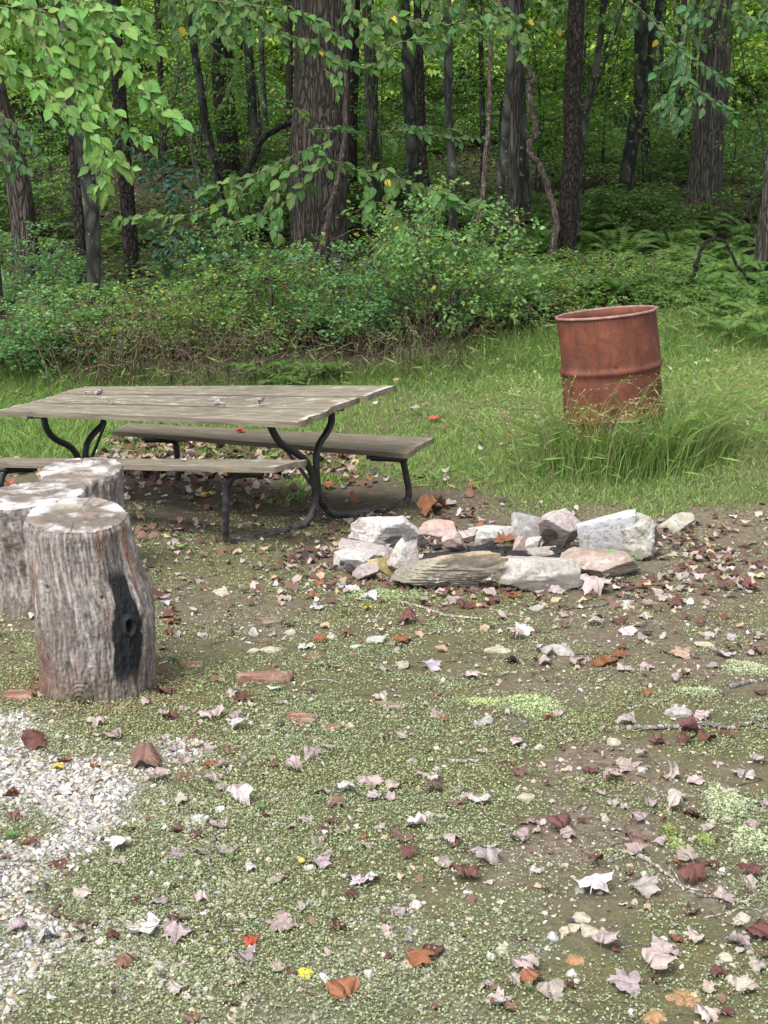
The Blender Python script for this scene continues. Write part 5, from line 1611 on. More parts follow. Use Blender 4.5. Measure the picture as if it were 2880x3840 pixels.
GP = np.array([(.14, .25, .06), (.18, .30, .075), (.11, .20, .05), (.24, .34, .10), (.33, .33, .17)])
mb = MB(); rs = np.random.default_rng(51)
n = 370000
x = rs.uniform(-4.2, 4.6, n); y = rs.uniform(7.2, 13.0, n)
kp = (np.abs(x) < .335 * y + .5)
x, y = x[kp], y[kp]
lw = soft(LAWN, x, y, .16, 61)
dn = .82 + .5 * fbm(x * 1.3, y * 1.3, 0, 15, 3)
kp = rs.random(len(x)) < lw * np.clip(dn, .12, 1)
x, y = x[kp], y[kp]; n = len(x)
edge = sstep(y, 10.4, 11.9)
left = sstep(x, -1.2, -2.4)
h = rs.uniform(.018, .05, n) * (1 + .6 * fbm(x * 1.1, y * 1.1, 0, 16, 2)) + (edge * .15 + left * .07) * rs.random(n) ** 1.4
bd = np.hypot((x - bb.x) / 1.0, (y - bb.y) / .8)
h = h + .07 * np.exp(-(bd / .5) ** 2) * rs.random(n)
pal = GP[rs.choice(5, n, p=[.3, .28, .24, .12, .06])] * rs.uniform(.75, 1.2, (n, 1)) * (1 - .25 * edge[:, None])
blades(np.stack([x, y, gz(x, y) - .004], 1), h, rs.uniform(.003, .0065, n), rs.uniform(.2, 1.6, n), np.array([0, 0, 0.]), pal, mb)
o = obj("lawn_grass", mb.mesh("lawn_grass", M['grass'], False))
tag(o, "short green grass covering the back of the clearing", "grass", kind="stuff")

# tall seeding grass around the barrel: thin arching stalks
mb = MB(); rs = np.random.default_rng(52)
def stalk(p, h, az, lean, r=.0016, col=(.24, .27, .11), m=9, seedhead=True):
    dv = np.array([math.cos(az), math.sin(az), 0])
    path = spline([p, p + dv * lean * h * .18 + np.array([0, 0, h * .5]), p + dv * lean * h * .6 + np.array([0, 0, h * .88]), p + dv * lean * h * 1.05 + np.array([0, 0, h * (1.0 - .18 * lean)])], m)
    mb.tube(path, np.linspace(r, r * .45, m), 3, col, False)
    if seedhead:
        pos = path[-4:].repeat(2, 0) + rs.normal(size=(8, 3)) * .004
        V, F = leaf_quads(pos, np.tile(unit(path[-1] - path[-3]), (8, 1)) + rs.normal(size=(8, 3)) * .25, rdir(8, 0, 1, rs), .016, .3)
        mb.add(V, F, np.array(col) * 1.15)
    if rs.random() < .55:
        k = rs.integers(1, 5)
        V, F = leaf_quads(path[k:k + 2], rdir(2, .0, .6, rs), rdir(2, .2, 1, rs), rs.uniform(.07, .16, 2), .09, .02)
        mb.add(V, F, np.array((.15, .26, .06)))
ST = [(.24, .30, .10), (.33, .33, .17), (.17, .27, .08), (.38, .34, .20)]
for k in range(210):
    a = rs.uniform(math.pi * .95, math.pi * 2.1); rr_ = rs.uniform(.30, .62)
    px_, py_ = bb.x + math.cos(a) * rr_ + rs.normal() * .05, bb.y + math.sin(a) * rr_ * .9
    p = np.array([px_, py_, float(gz(px_, py_))])
    az = rs.normal() * .45 + (.25 if rs.random() < .7 else math.pi - .3)
    stalk(p, rs.uniform(.30, .66), az, rs.uniform(.15, .75), rs.uniform(.0009, .0015), ST[rs.integers(0, 4)])
for k in range(150):      # a leaning clump to the right
    px_, py_ = bb.x + .30 + abs(rs.normal()) * .38, bb.y - .12 + rs.normal() * .22
    p = np.array([px_, py_, float(gz(px_, py_))])
    stalk(p, rs.uniform(.30, .66), rs.normal() * .35 + .1, rs.uniform(.5, 1.2), rs.uniform(.0009, .0015), ST[rs.integers(0, 4)])
for k in range(120):      # and a thinner one to the left
    px_, py_ = bb.x - .38 - abs(rs.normal()) * .22, bb.y - .1 + rs.normal() * .2
    p = np.array([px_, py_, float(gz(px_, py_))])
    stalk(p, rs.uniform(.25, .62), math.pi + rs.normal() * .6, rs.uniform(.1, .55), rs.uniform(.0011, .0018), ST[rs.integers(0, 4)])
# green leafy grass at its foot
n = 6000
a = rs.uniform(0, 6.28, n); r_ = np.abs(rs.normal(size=n)) * .11 + .29
x = bb.x + .06 + np.cos(a) * r_ * 1.1; y = bb.y + np.sin(a) * r_ * .95
kp = (y < bb.y + .2)
x, y = x[kp], y[kp]; n = len(x)
blades(np.stack([x, y, gz(x, y)], 1), rs.uniform(.12, .50, n) * np.clip(1.35 - (np.hypot(x - bb.x, y - bb.y) - .29) * 2.2, .4, 1), rs.uniform(.003, .006, n), rs.uniform(.2, 1.0, n), np.array([.25, 0, 0]), GP[rs.choice(4, n)] * rs.uniform(.7, 1.1, (n, 1)), mb)
o = obj("tall_grass", mb.mesh("tall_grass", M['grass'], False))
tag(o, "tall arching seed grass growing round the barrel", "tall grass", kind="stuff")

# stray tufts of stalks over the lawn and along its edges
mb = MB(); rs = np.random.default_rng(53)
for k in range(330):
    px_, py_ = rs.uniform(-3.0, 3.4), rs.uniform(8.3, 12)
    if soft(LAWN, np.array([px_]), np.array([py_]))[0] < .5: continue
    stalk(np.array([px_, py_, float(gz(px_, py_))]), rs.uniform(.08, .26), rs.uniform(0, 6.28), rs.uniform(.1, .7), .0013, ST[rs.integers(0, 4)])
for k in range(420):
    px_, py_ = rs.uniform(-4, 3.2), rs.normal() * .35 + 11.3
    stalk(np.array([px_, py_, float(gz(px_, py_))]), rs.uniform(.18, .5), rs.uniform(0, 6.28), rs.uniform(.1, .7), .0014, ST[rs.integers(0, 3)])
for k in range(160):      # straw at the lawn's lower edge
    e_ = LAWN[rs.integers(0, 7)]; e2 = LAWN[1 + rs.integers(0, 6)]
    px_, py_ = rs.uniform(.1, 2.2), 0
    py_ = 7.95 + rs.normal() * .14 + (.25 if px_ < .5 else 0)
    stalk(np.array([px_, py_, float(gz(px_, py_))]), rs.uniform(.04, .12), rs.uniform(0, 6.28), rs.uniform(.3, 1.2), .0016, [(.45, .38, .25), (.38, .31, .2)][k % 2], seedhead=False)
o = obj("stray_grass", mb.mesh("stray_grass", M['grass'], False))
tag(o, "scattered thin grass stalks and straw along the lawn", "grass", kind="stuff")

# ------------------------------------------------------------------ gravel and pebbles
def pebble_variants(n, seed, big=True):
    out_ = []
    rs = np.random.default_rng(seed)
    V0, F0 = ICO[0]
    V1, F1 = ICO[1]
    for k in range(n):
        V, FF = (V1.copy(), F1) if big else (V0.copy(), F0)
        for _ in range(6):
            nn = unit(rs.normal(size=3)); dd = rs.uniform(.45, .8)
            V = V - np.outer(np.clip(V @ nn - dd, 0, None), nn)
        V = V * (1 + .18 * rs.normal(size=(len(V), 1)) * .5)
        out_.append((V * np.array([1, rs.uniform(.55, .9), rs.uniform(.28, .5)]), FF))
    return out_
PEB_BIG, PEB_SMALL = pebble_variants(10, 61), pebble_variants(10, 65, False)
PC = np.array([(.36, .345, .33), (.43, .415, .40), (.27, .26, .25), (.50, .485, .47), (.33, .30, .26), (.23, .23, .24), (.38, .335, .28)])
def scatter_pebbles(mb, x, y, size, rs, cols, sink=.25, split=.0085):
    for sel, PEB in ((size >= split, PEB_BIG), (size < split, PEB_SMALL)):
        if sel.any(): _scatter(mb, x[sel], y[sel], size[sel], rs, cols[sel], sink, PEB)
def _scatter(mb, x, y, size, rs, cols, sink, PEB):
    n = len(x)
    z = gz(x, y)
    var = rs.integers(0, len(PEB), n)
    for k in range(len(PEB)):
        s_ = np.nonzero(var == k)[0]
        if not len(s_): continue
        V0, F0 = PEB[k]
        a = rs.uniform(0, 6.28, len(s_)); ca, sa = np.cos(a), np.sin(a)
        tx = rs.normal(size=len(s_)) * .25; ty = rs.normal(size=len(s_)) * .25
        sz = size[s_]
        X = (V0[None, :, 0] * ca[:, None] - V0[None, :, 1] * sa[:, None])
        Y = (V0[None, :, 0] * sa[:, None] + V0[None, :, 1] * ca[:, None])
        Zz = V0[None, :, 2] + X * tx[:, None] + Y * ty[:, None]
        V = np.stack([X * sz[:, None] + x[s_][:, None], Y * sz[:, None] + y[s_][:, None], Zz * sz[:, None] + (z[s_] + sz * (.5 - sink) * .6)[:, None]], -1).reshape(-1, 3)
        F = (np.arange(len(s_))[:, None, None] * len(V0) + F0[None]).reshape(-1, 3)
        mb.add(V, F, np.repeat(cols[s_], len(V0), 0))
mb = MB(); rs = np.random.default_rng(62)
def in_view(x, y, m=.25): return np.abs(x) < (.281 * np.sqrt(y * y + 1.9)) + m
n = 60000
x = rs.uniform(-1.9, 1.9, n); y = rs.uniform(1.75, 7.2, n)
xg = rs.uniform(-1.3, -.25, 22000); yg = rs.uniform(1.9, 4.1, 22000)
x = np.concatenate([x, xg]); y = np.concatenate([y, yg])
kp = in_view(x, y); x, y = x[kp], y[kp]
moss, grav, bare, lawn, wood, under_table = masks(x, y)
clus = np.clip(.25 + 1.4 * fbm(x * 2.3, y * 2.3, 0, 19, 3), .04, 1)
pr_ = np.clip(soft(GRAVEL, x, y, .34), 0, 1) * .95 + soft(GRAVEL2, x, y, .25, 41) * (.35 + .9 * clus) + bare * .22 + .22 * clus * (y < 6.9) + .25 * clus * (y < 2.9)
kp = rs.random(len(x)) < pr_
x, y = x[kp], y[kp]
g_in = soft(GRAVEL, x, y, .28)
size = np.where(rs.random(len(x)) < .75, rs.uniform(.0035, .008, len(x)), rs.uniform(.007, .014, len(x))) * (.8 + .25 * g_in)
cols = PC[rs.integers(0, len(PC), len(x))] * rs.uniform(.8, 1.15, (len(x), 1))
tn = rs.random(len(x)) < (.5 - .42 * g_in)
cols[tn] = np.array([.37, .315, .245]) * rs.uniform(.75, 1.15, (tn.sum(), 1))
scatter_pebbles(mb, x, y, size, rs, cols)
o = obj("gravel", mb.mesh("gravel", M['gravel'], False))
tag(o, "pale crushed gravel, dense at the lower left and thin elsewhere", "gravel", kind="stuff")

# ------------------------------------------------------------------ moss and tiny ground leaves
mb = MB(); rs = np.random.default_rng(63)
def moss_patch(n, y0, y1, size, dens, tone, seed, lift=.011):
    x = rs.uniform(-2.6, 2.6, n); y = rs.uniform(y0, y1, n)
    kp = in_view(x, y, .3); x, y = x[kp], y[kp]
    moss, grav, bare, lawn, wood, under_table = masks(x, y)
    f = fbm(x * 5, y * 5, 0, seed, 4, .6)
    pr_ = np.clip(moss * 1.1 + f * .9 - .12, 0, 1) * (1 - .93 * soft(GRAVEL, x, y, .28)) * (1 - .2 * soft(GRAVEL2, x, y, .25, 41)) * (1 - .7 * bare) * dens
    pr_ = pr_ * (1 - soft(ASH, x, y, .05, 81))
    kp = rs.random(len(x)) < pr_
    x, y = x[kp], y[kp]; n = len(x)
    pos = np.stack([x, y, gz(x, y) + rs.random(n) * lift], 1)
    sz = rs.uniform(.6, 1.3, n) * size
    V, F = leaf_quads(pos, rdir(n, -.2, .6, rs), rdir(n, .3, 1, rs), sz, .8, .12)
    pal = np.array([(.195, .255, .145), (.245, .315, .19), (.16, .215, .12), (.30, .36, .24), (.195, .215, .13), (.16, .16, .105)])
    yel = np.clip(.5 + 1.6 * fbm(x * 1.5, y * 1.5, 0, seed + 4, 3), 0, 1)[:, None]
    c = pal[rs.integers(0, 6, n)] * rs.uniform(.75, 1.25, (n, 1)) * (1 - yel * np.array([[.0, .05, .16]])) * np.array(tone)
    mb.add(V, F, np.repeat(c, 4, 0))
moss_patch(560000, 1.75, 3.4, .0055, .95, (1, 1, 1), 20)
moss_patch(450000, 3.4, 5.2, .0064, .86, (.97, .94, .85), 21)
moss_patch(320000, 5.2, 8.0, .0078, .72, (.95, .90, .72), 22)
o = obj("moss_carpet", mb.mesh("moss_carpet", M['moss'], False))
tag(o, "carpet of yellow green moss and tiny leaves on the clearing floor", "moss", kind="stuff")

# pale lichen cushions
ZA = lambda x, y: (560 + x * .603, 2150 + y * .603)
ZB = lambda x, y: (1500 + x * .8318, 2150 + y * .8318)
Z7 = lambda x, y: (x * .868, 2600 + y * .868)
Z8 = lambda x, y: (1440 + x * .868, 2600 + y * .868)
def cushion(label, c, w, h, tone, seed, height=.02, cat="moss", name="moss_cushion"):
    rs = np.random.default_rng(seed)
    g, d = hit(*c)
    rx = w / 2 / FPX * d; ry = h / 2 / FPX * d / .34
    mb = MB()
    n = int(9000 * rx * ry / .04) + 500
    a = rs.uniform(0, 6.28, n); q = np.sqrt(rs.random(n)) * (1 + .22 * np.abs(rs.normal(size=n)) * (rs.random(n) < .4))
    ed = 1 + .75 * fbm(np.cos(a) * 2.2 + seed, np.sin(a) * 2.2, 0, seed, 4)
    X = np.cos(a) * q * rx * ed; Y = np.sin(a) * q * ry * ed
    Zh = height * np.clip(1 - q ** 3, 0, 1) * (.55 + .7 * (.5 + .5 * fbm((X + g.x) * 28, (Y + g.y) * 28, 0, seed, 2))) + rs.random(n) * .004
    pos = np.stack([X, Y, gz(X + g.x, Y + g.y) - g.z + Zh - .002], 1)
    V, F = leaf_quads(pos, rdir(n, -.2, .8, rs), rdir(n, .3, 1, rs), rs.uniform(.004, .009, n), .9, .15)
    c_ = np.array(tone) * rs.uniform(.75, 1.2, (n, 1)) * (.72 + .4 * (Zh / (height * 1.2)))[:, None]
    mb.add(V, F, np.repeat(c_, 4, 0))
    # solid heart under the tips
    na, nr = 40, 9
    av = np.linspace(0, 2 * np.pi, na, endpoint=False); rr = np.linspace(1, 0, nr)
    ed = 1 + .75 * fbm(np.cos(av) * 2.2 + seed, np.sin(av) * 2.2, 0, seed, 4)
    XX = rr[:, None] * rx * .95 * ed * np.cos(av); YY = rr[:, None] * ry * .95 * ed * np.sin(av)
    ZZ = gz(XX + g.x, YY + g.y) - g.z + height * .6 * (1 - rr[:, None] ** 3) - .004
    i = np.arange(nr - 1)[:, None] * na; j = np.arange(na)[None]; kx = (j + 1) % na
    mb.add(np.stack([XX, YY, ZZ], -1).reshape(-1, 3), np.stack([i + j, i + kx, i + na + kx, i + na + j], -1).reshape(-1, 4), np.array(tone) * .6)
    o = obj(name, mb.mesh(name, M['moss'], False), loc=g)
    tag(o, label, cat)
PAL = (.33, .37, .23); YGR = (.20, .235, .08)
cushion("wide pale green moss cushion in the middle right of the clearing floor", ZB(590, 615), 215, 95, (.32, .38, .20), 71, .022)
cushion("pale moss patch left of the grey stone near the right side", ZB(1340, 545), 170, 40, PAL, 72, .012)
cushion("pale moss patch at the right picture edge below the long grey root", ZB(1570, 440), 190, 60, PAL, 73, .014)
cushion("large lumpy pale green moss patch under a curled leaf at the right edge", Z8(1480, 490), 190, 120, PAL, 74, .024)
cushion("pale moss patch at the right edge below the lumpy one", Z8(1580, 655), 150, 80, PAL, 75, .022)
cushion("small vivid yellow green moss cushion on bare soil", Z8(1232, 612), 55, 36, YGR, 76, .016)
cushion("flat yellow green moss pad below the vivid cushion", Z8(1262, 668), 60, 34, (.26, .30, .13), 77, .012)
cushion("small yellow green moss pad left of the pale patch at the right edge", Z8(1385, 648), 60, 40, (.21, .25, .09), 78, .014)
cushion("pale crusty moss patch left of the wide cushion", ZB(370, 590), 140, 35, (.36, .42, .20), 79, .010)
cushion("green moss mound at the foot of the long layered stone", (1430, 2235), 330, 60, (.26, .31, .16), 80, .010)

def soil_patch(label, c, w, h, seed):
    g, d = hit(*c)
    rx = w / 2 / FPX * d; ry = h / 2 / FPX * d / .45
    na, nr = 48, 14
    av = np.linspace(0, 2 * np.pi, na, endpoint=False); rr = np.linspace(1, 0, nr)
    ed = 1 + .5 * fbm(np.cos(av) * 2 + seed, np.sin(av) * 2, 0, seed, 4)
    XX = rr[:, None] * rx * ed * np.cos(av); YY = rr[:, None] * ry * ed * np.sin(av)
    ZZ = gz(XX + g.x, YY + g.y) - g.z + .014 * (1 - rr[:, None] ** 2) * (.6 + .8 * fbm((XX + g.x) * 45, (YY + g.y) * 45, 0, seed, 3)) - .006 * (rr[:, None] > .95)
    i = np.arange(nr - 1)[:, None] * na; j = np.arange(na)[None]; kx = (j + 1) % na
    o = obj("orange_soil", mesh("orange_soil", np.stack([XX, YY, ZZ], -1).reshape(-1, 3), np.stack([i + j, i + kx, i + na + kx, i + na + j], -1).reshape(-1, 4), M['fungus'], True), loc=g)
    tag(o, label, "soil")
soil_patch("orange crumbly soil patch near the bottom right corner", Z8(1300, 1320), 125, 60, 85)
soil_patch("orange crumbly soil patch cut by the bottom edge", Z8(1160, 1405), 110, 50, 86)
soil_patch("small orange soil spot on the gravelly moss right of the middle", Z8(820, 1172), 70, 36, 87)

# ------------------------------------------------------------------ single stones lying about
rs = np.random.default_rng(64)
SG2 = "loose stones on the clearing floor"
TANS, GRYS, WHTS = ((.34, .30, .23), (.43, .39, .32)), ((.30, .29, .27), (.38, .37, .345)), ((.42, .395, .35), (.50, .475, .44))
def loose(label, c, w, h, col, k, **kw):
    rock("loose_stone", label, "stone", SG2, (c[0] - w / 2, c[1] - h * .8, c[0] + w / 2, c[1]), max(.02, w / FPX * 4.5 * .7), col, 1000 + k, kind=dict(sub=3 if w > 60 else 2, cuts=13, rough=.07, boxy=.1), yaw=k * .9, sink=.8, **kw)
ls = [("flat pale stone half sunk, right of the front stump", ZA(755, 498), 105, 34, TANS), ("flat pale stone left of the big half sunk one", ZA(640, 503), 50, 18, TANS), ("round topped tan stone behind the front stump's right side", ZA(440, 135), 72, 26, TANS),
      ("pale upright stone shard beside the weathered wood chunk", ZA(645, 395), 40, 50, WHTS), ("pale stone wedge right of the wood chunk", ZA(870, 382), 50, 24, TANS), ("egg shaped pale stone below the long layered stone", ZA(1130, 410), 44, 26, TANS),
      ("long grey stone with moss in the middle of the floor", ZA(1415, 440), 80, 42, GRYS), ("small pale stone left of the long mossy grey one", ZA(1280, 470), 45, 22, WHTS), ("small pale stone right of the long mossy grey one", ZA(1535, 490), 40, 26, GRYS),
      ("big pale grey boulder top behind a cluster of pale leaves", ZB(720, 365), 135, 40, GRYS), ("flat pale stone left of the big boulder top", ZB(440, 358), 105, 26, TANS), ("grey flat stone below the flat white ring stone", ZB(620, 170), 82, 32, GRYS),
      ("flat greenish stone below the reddish ring slab", ZB(1010, 145), 95, 24, GRYS), ("tan triangular stone right of the ring slab", ZB(1160, 88), 54, 28, TANS), ("grey stone slab above the big fallen branch", ZB(1262, 648), 105, 50, GRYS),
      ("oblong white stone below the wide moss cushion", ZB(626, 795), 48, 20, WHTS), ("oval tan stone right of the oblong white stone", ZB(964, 772), 54, 22, TANS), ("tan stone lying on the right, above the white leaf", ZB(1375, 338), 74, 34, TANS),
      ("crusty grey stone at the left of the wide moss cushion", ZB(380, 690), 78, 34, GRYS), ("tan flat stone in the gravelly moss right of the middle", Z8(900, 1055), 80, 30, TANS), ("small tan block on the bare soil", Z8(956, 556), 36, 26, TANS),
      ("long flat tan stone on the moss right of the white leaf", Z8(615, 472), 72, 22, TANS), ("tan wedge stone near the right picture edge", Z8(1550, 1000), 70, 44, TANS), ("bluish grey stone on the moss right of the middle", Z8(732, 1080), 50, 40, ((.33, .37, .39), (.42, .46, .48))),
      ("round pale stone near the white leaf pair", Z8(232, 340), 32, 22, WHTS), ("tan stone with a dark face beside the star shaped leaf", Z8(850, 990), 74, 24, TANS), ("pale pebble on moss left of the curled yellow acorn", Z7(718, 848), 28, 18, WHTS),
      ("white pebble on the gravel's right edge", Z7(655, 808), 26, 14, WHTS), ("pale grey stone on the gravel near the stick", Z7(415, 600), 62, 36, GRYS), ("grey stone in the gravel below the orange leaf", Z7(190, 670), 50, 26, GRYS),
      ("tan pebble by the orange soil patch at the bottom right", Z8(1475, 1160), 60, 30, TANS), ("flat white stone low in the bottom right corner", Z8(1500, 1260), 40, 22, WHTS)]
for k, (lb, c, w, h, col) in enumerate(ls): loose(lb, c, w, h, col, k)
for k in range(46):
    px, py = rs.uniform(60, 2830), 2230 + 1550 * rs.random() ** .9
    g, d = hit(px, py)
    w = rs.uniform(.016, .032) * FPX / d
    zone = "on gravelly moss in front" if py > 3100 else ("on mossy soil halfway back" if py > 2600 else "on leafy soil before the fire ring")
    loose("small " + ["tan", "grey", "tan", "pale"][k % 4] + " stone, " + ("left, " if px < 1000 else "right, " if px > 1900 else "middle, ") + zone, (px, py), w, w * .22, [TANS, GRYS, TANS, WHTS][k % 4], 100 + k)

# ------------------------------------------------------------------ sticks, bark and wood pieces
def stick(label, pts, zf, w, col='twig', lift=.0, name="stick", knob=.25, side=0):
    W = []
    for x, y in pts:
        g, d = hit(*zf(x, y)); W.append(np.array(g) + np.array([0, 0, w / FPX * d * .40 + lift]))
    m = 14 * len(pts)
    path = spline(W, m)
    r0 = w / FPX * hit(*zf(*pts[0]))[1] / 2
    sd_ = int(abs(pts[0][0] * 3 + pts[0][1])) % 997
    s_ = np.linspace(0, 3.0 * len(pts), m)
    path += r0 * .9 * np.stack([fbm(s_, 0 * s_, 0, sd_, 3), fbm(s_, 0 * s_, 3, sd_, 3), .3 * fbm(s_, 0 * s_, 6, sd_, 3)], 1)
    base = path[0]
    V, F = trunk_mesh(path - base, np.linspace(r0, r0 * .6, m) * (1 + knob * fbm(s_ * 2, 0 * s_, 0, sd_ + 4, 2)), col, 8, r0 * .25, sd_, 0)
    n0 = len(V)
    V = np.vstack([V, V[:8].mean(0), V[-8:].mean(0)])
    cap = np.array([[k, (k + 1) % 8, n0, n0] for k in range(8)] + [[n0 - 8 + (k + 1) % 8, n0 - 8 + k, n0 + 1, n0 + 1] for k in range(8)])
    mb = MB(); mb.add(V, np.vstack([F, cap]))
    rr_ = np.random.default_rng(sd_)
    for q in range(side):
        i_ = rr_.integers(m // 4, m - 4); e = rdir(1, .0, .25, rr_)[0]
        L_ = rr_.uniform(.03, .09)
        mb.tube(spline([path[i_] - base, path[i_] - base + e * L_ * .5, path[i_] - base + e * L_ + rr_.normal(size=3) * .006], 6), np.linspace(r0 * .4, r0 * .15, 6), 5)
    o = obj(name, mb.mesh(name, M[col], True), loc=base)
    tag(o, label, "stick", "sticks on the clearing floor")
M['stick_grey'] = bark_material("grey_stick", (.17, .15, .135), (.36, .34, .32), 40, .3, .3, .004)
M['stick_pale'] = bark_material("pale_stick", (.30, .26, .21), (.52, .48, .42), 40, .3, .1, .003)
M['rotten'] = bark_material("rotten_wood", (.12, .055, .035), (.28, .15, .10), 45, .15, .2, .008)
stick("long grey fallen branch under red leaves at the right edge", [(965, 718), (1080, 708), (1250, 700), (1380, 695), (1480, 712), (1560, 690), (1665, 662)], ZB, 22, 'stick_grey', side=3)
stick("pale curved branch at the lower right, leading to the edge", [(1010, 700), (1080, 712), (1150, 745), (1230, 805), (1310, 868)], Z8, 20, 'stick_pale', side=3)
stick("thin grey branch running out of the right edge among leaves", [(1310, 868), (1390, 892), (1500, 910), (1665, 948)], Z8, 15, 'stick_grey', side=3)
stick("thin straight twig below the grey branch at the right edge", [(1380, 985), (1480, 955), (1560, 943), (1665, 958)], Z8, 8, 'stick_pale')
stick("dark curved twig between two pale leaves right of the middle", [(180, 550), (240, 580), (300, 612), (350, 648), (392, 695)], Z8, 12, 'stick_grey', side=1)
stick("short thick pale stick right of the middle", [(282, 307), (340, 303), (420, 298)], Z8, 18, 'stick_pale')
stick("short bent twig on the bare soil", [(872, 490), (840, 498), (810, 530)], Z8, 8, 'stick_grey')
stick("thin dark twig on the moss at the bottom middle", [(-5, 872), (40, 835), (92, 758)], Z8, 7, 'twig')
stick("thick knobbly brown stick on the lower gravel", [(188, 958), (260, 972), (330, 995), (432, 1012)], Z7, 25, 'twig', side=1)
stick("crooked upright grey stick right of the gravel", [(952, 602), (915, 660), (905, 720), (912, 808)], Z7, 15, 'stick_grey')
stick("thin twig crossing above the crooked stick", [(800, 508), (880, 520), (950, 535), (1012, 562)], Z7, 6, 'twig')
stick("flat white sliver of wood in the foreground", [(1008, 1032), (1050, 1028), (1092, 1026)], Z7, 12, 'stick_pale')
stick("long pale thin stick in front of the fire ring", [(-5, 138), (90, 158), (200, 192), (300, 205), (372, 215)], ZB, 13, 'stick_pale', side=3)
stick("pale root like stick below the pale moss cushion", [(462, 618), (510, 640), (545, 672), (578, 720)], ZB, 16, 'stick_grey')
stick("grey stick below the wide moss cushion", [(655, 752), (730, 735), (825, 710)], ZB, 14, 'stick_grey')
stick("pale bent stick above the grey stone slab", [(1050, 606), (1110, 598), (1195, 580)], ZB, 11, 'stick_pale')
stick("long grey root half buried at the right picture edge", [(1480, 522), (1540, 505), (1600, 492), (1665, 490)], ZB, 24, 'stick_grey', lift=-.004)
stick("straight stick on the leaves right of the fire ring", [(780, 162), (930, 147), (1020, 118), (1130, 100)], ZB, 10, 'stick_grey', side=2)
stick("short stick with a pale leaf, left of the moss cushion", [(218, 492), (270, 478), (330, 462)], ZB, 12, 'stick_grey')
stick("thin stick in front of the layered stone", [(410, 170), (490, 188), (570, 208)], ZB, 8, 'stick_pale')
stick("short stick under pale leaves in the middle of the floor", [(560, 276), (620, 272), (690, 268)], ZB, 8, 'twig')
stick("thin twig behind the front stump", [(60, 70), (130, 96), (200, 90), (300, 42), (430, 15)], ZA, 7, 'twig')
stick("thin twig right of the rotten log piece", [(968, 682), (1090, 668), (1200, 692)], ZA, 8, 'stick_pale')
stick("crossed pale twig on dead leaves", [(1195, 602), (1250, 640), (1322, 668)], ZA, 9, 'twig')
stick("twig right of the long grey branch's end", [(1400, 300), (1340, 318), (1250, 360), (1050, 372)], lambda x, y: ZB(x - 260, y), 7, 'twig')
rs = np.random.default_rng(66)
for k in range(34):
    px, py = rs.uniform(60, 2830), rs.uniform(2230, 3800)
    a = rs.uniform(-.5, .5) + (math.pi if rs.random() < .5 else 0); ln = rs.uniform(50, 130)
    p2 = (px + math.cos(a) * ln, py + math.sin(a) * ln * .4)
    mid_ = ((px + p2[0]) / 2 + rs.normal() * 6, (py + p2[1]) / 2 + rs.normal() * 6)
    stick("short thin " + ["brown", "grey", "pale"][k % 3] + " twig on the " + ("left of the " if px < 1000 else "right of the " if px > 1900 else "middle of the ") + ("foreground moss" if py > 3000 else "ground between stump and fire ring"), [(px, py), mid_, p2], lambda x, y: (x, y), rs.uniform(4, 8), ['twig', 'stick_grey', 'stick_pale'][k % 3])

def wood_piece(label, c, w, h, dep, yaw, seed, mat='rotten', name="bark_piece"):
    g, d = hit(*c)
    W_, H_ = w / FPX * d, h / FPX * d
    V, F = ICO[3]
    V = np.sign(V) * np.abs(V) ** .45
    V = V / np.abs(V).max(0)
    st = fbm(V[:, 0] * .8, V[:, 1] * 5, V[:, 2] * 5, seed, 4)
    V = V * (1 + .16 * st)[:, None]
    V[:, 0] += .12 * fbm(V[:, 1] * 4, V[:, 2] * 4, 0, seed + 3, 3) * np.sign(V[:, 0])
    V = V * np.array([W_ / 2, dep / 2, H_ / 2])
    ca, sa = math.cos(yaw), math.sin(yaw)
    V = np.stack([V[:, 0] * ca - V[:, 1] * sa, V[:, 0] * sa + V[:, 1] * ca, V[:, 2] + H_ * .32], 1)
    o = obj(name, mesh(name, V, F, M[mat], True), loc=g)
    o.rotation_euler = (0, 0, 0)
    tag(o, label, "wood piece", "pieces of bark and rotten wood")
def horiz_bark(name, a, b):
    m, nt, out = new_mat(name)
    co = coords(nt, "Object", (.22, 1.6, 1.6))
    n1 = noise_t(nt, co, 45, 6, .65, .4); n2 = noise_t(nt, coords(nt, "Object"), 30, 4)
    c = ramp(nt, n1, [(.3, a), (.55, b), (.75, tuple(min(1, q * 1.7) for q in b))])
    c = mixc(nt, mathn(nt, 'MULTIPLY', ramp(nt, n2, [(.5, (0, 0, 0)), (.7, (1, 1, 1))]), .5), c, (.33, .30, .28))
    principled(nt, out, c, .9, bump(nt, n1, .9, .006), .15)
    return m
M['rot_h'] = horiz_bark("rotten_log", (.07, .035, .024), (.21, .115, .08))
M['wood_h'] = horiz_bark("wood_chunk", (.07, .05, .035), (.19, .145, .105))
wood_piece("reddish rotten log piece with a pale end in the middle of the floor", ZA(715, 675), 205, 40, .055, .08, 91, 'rot_h', "rotten_log_piece")
wood_piece("short weathered wood chunk lying aslant behind the rotten log", ZA(760, 322), 80, 26, .05, .5, 92, 'wood_h', "wood_chunk")
wood_piece("flat red bark strip right of the front stump's foot", ZA(265, 585), 85, 14, .05, .1, 93, 'rot_h')
wood_piece("red brown bark piece left of the front stump's foot", (70, 2622), 120, 28, .06, -.05, 94, 'rot_h')
wood_piece("shredded bark flake in the middle of the floor", ZA(950, 912), 120, 14, .06, -.25, 95, 'rot_h')
wood_piece("small bark flake right of the shredded one", ZA(1140, 962), 66, 10, .03, .1, 96, 'rot_h')
wood_piece("flat bark flake below the big shredded one", ZA(920, 950), 60, 8, .03, .2, 97, 'rot_h')
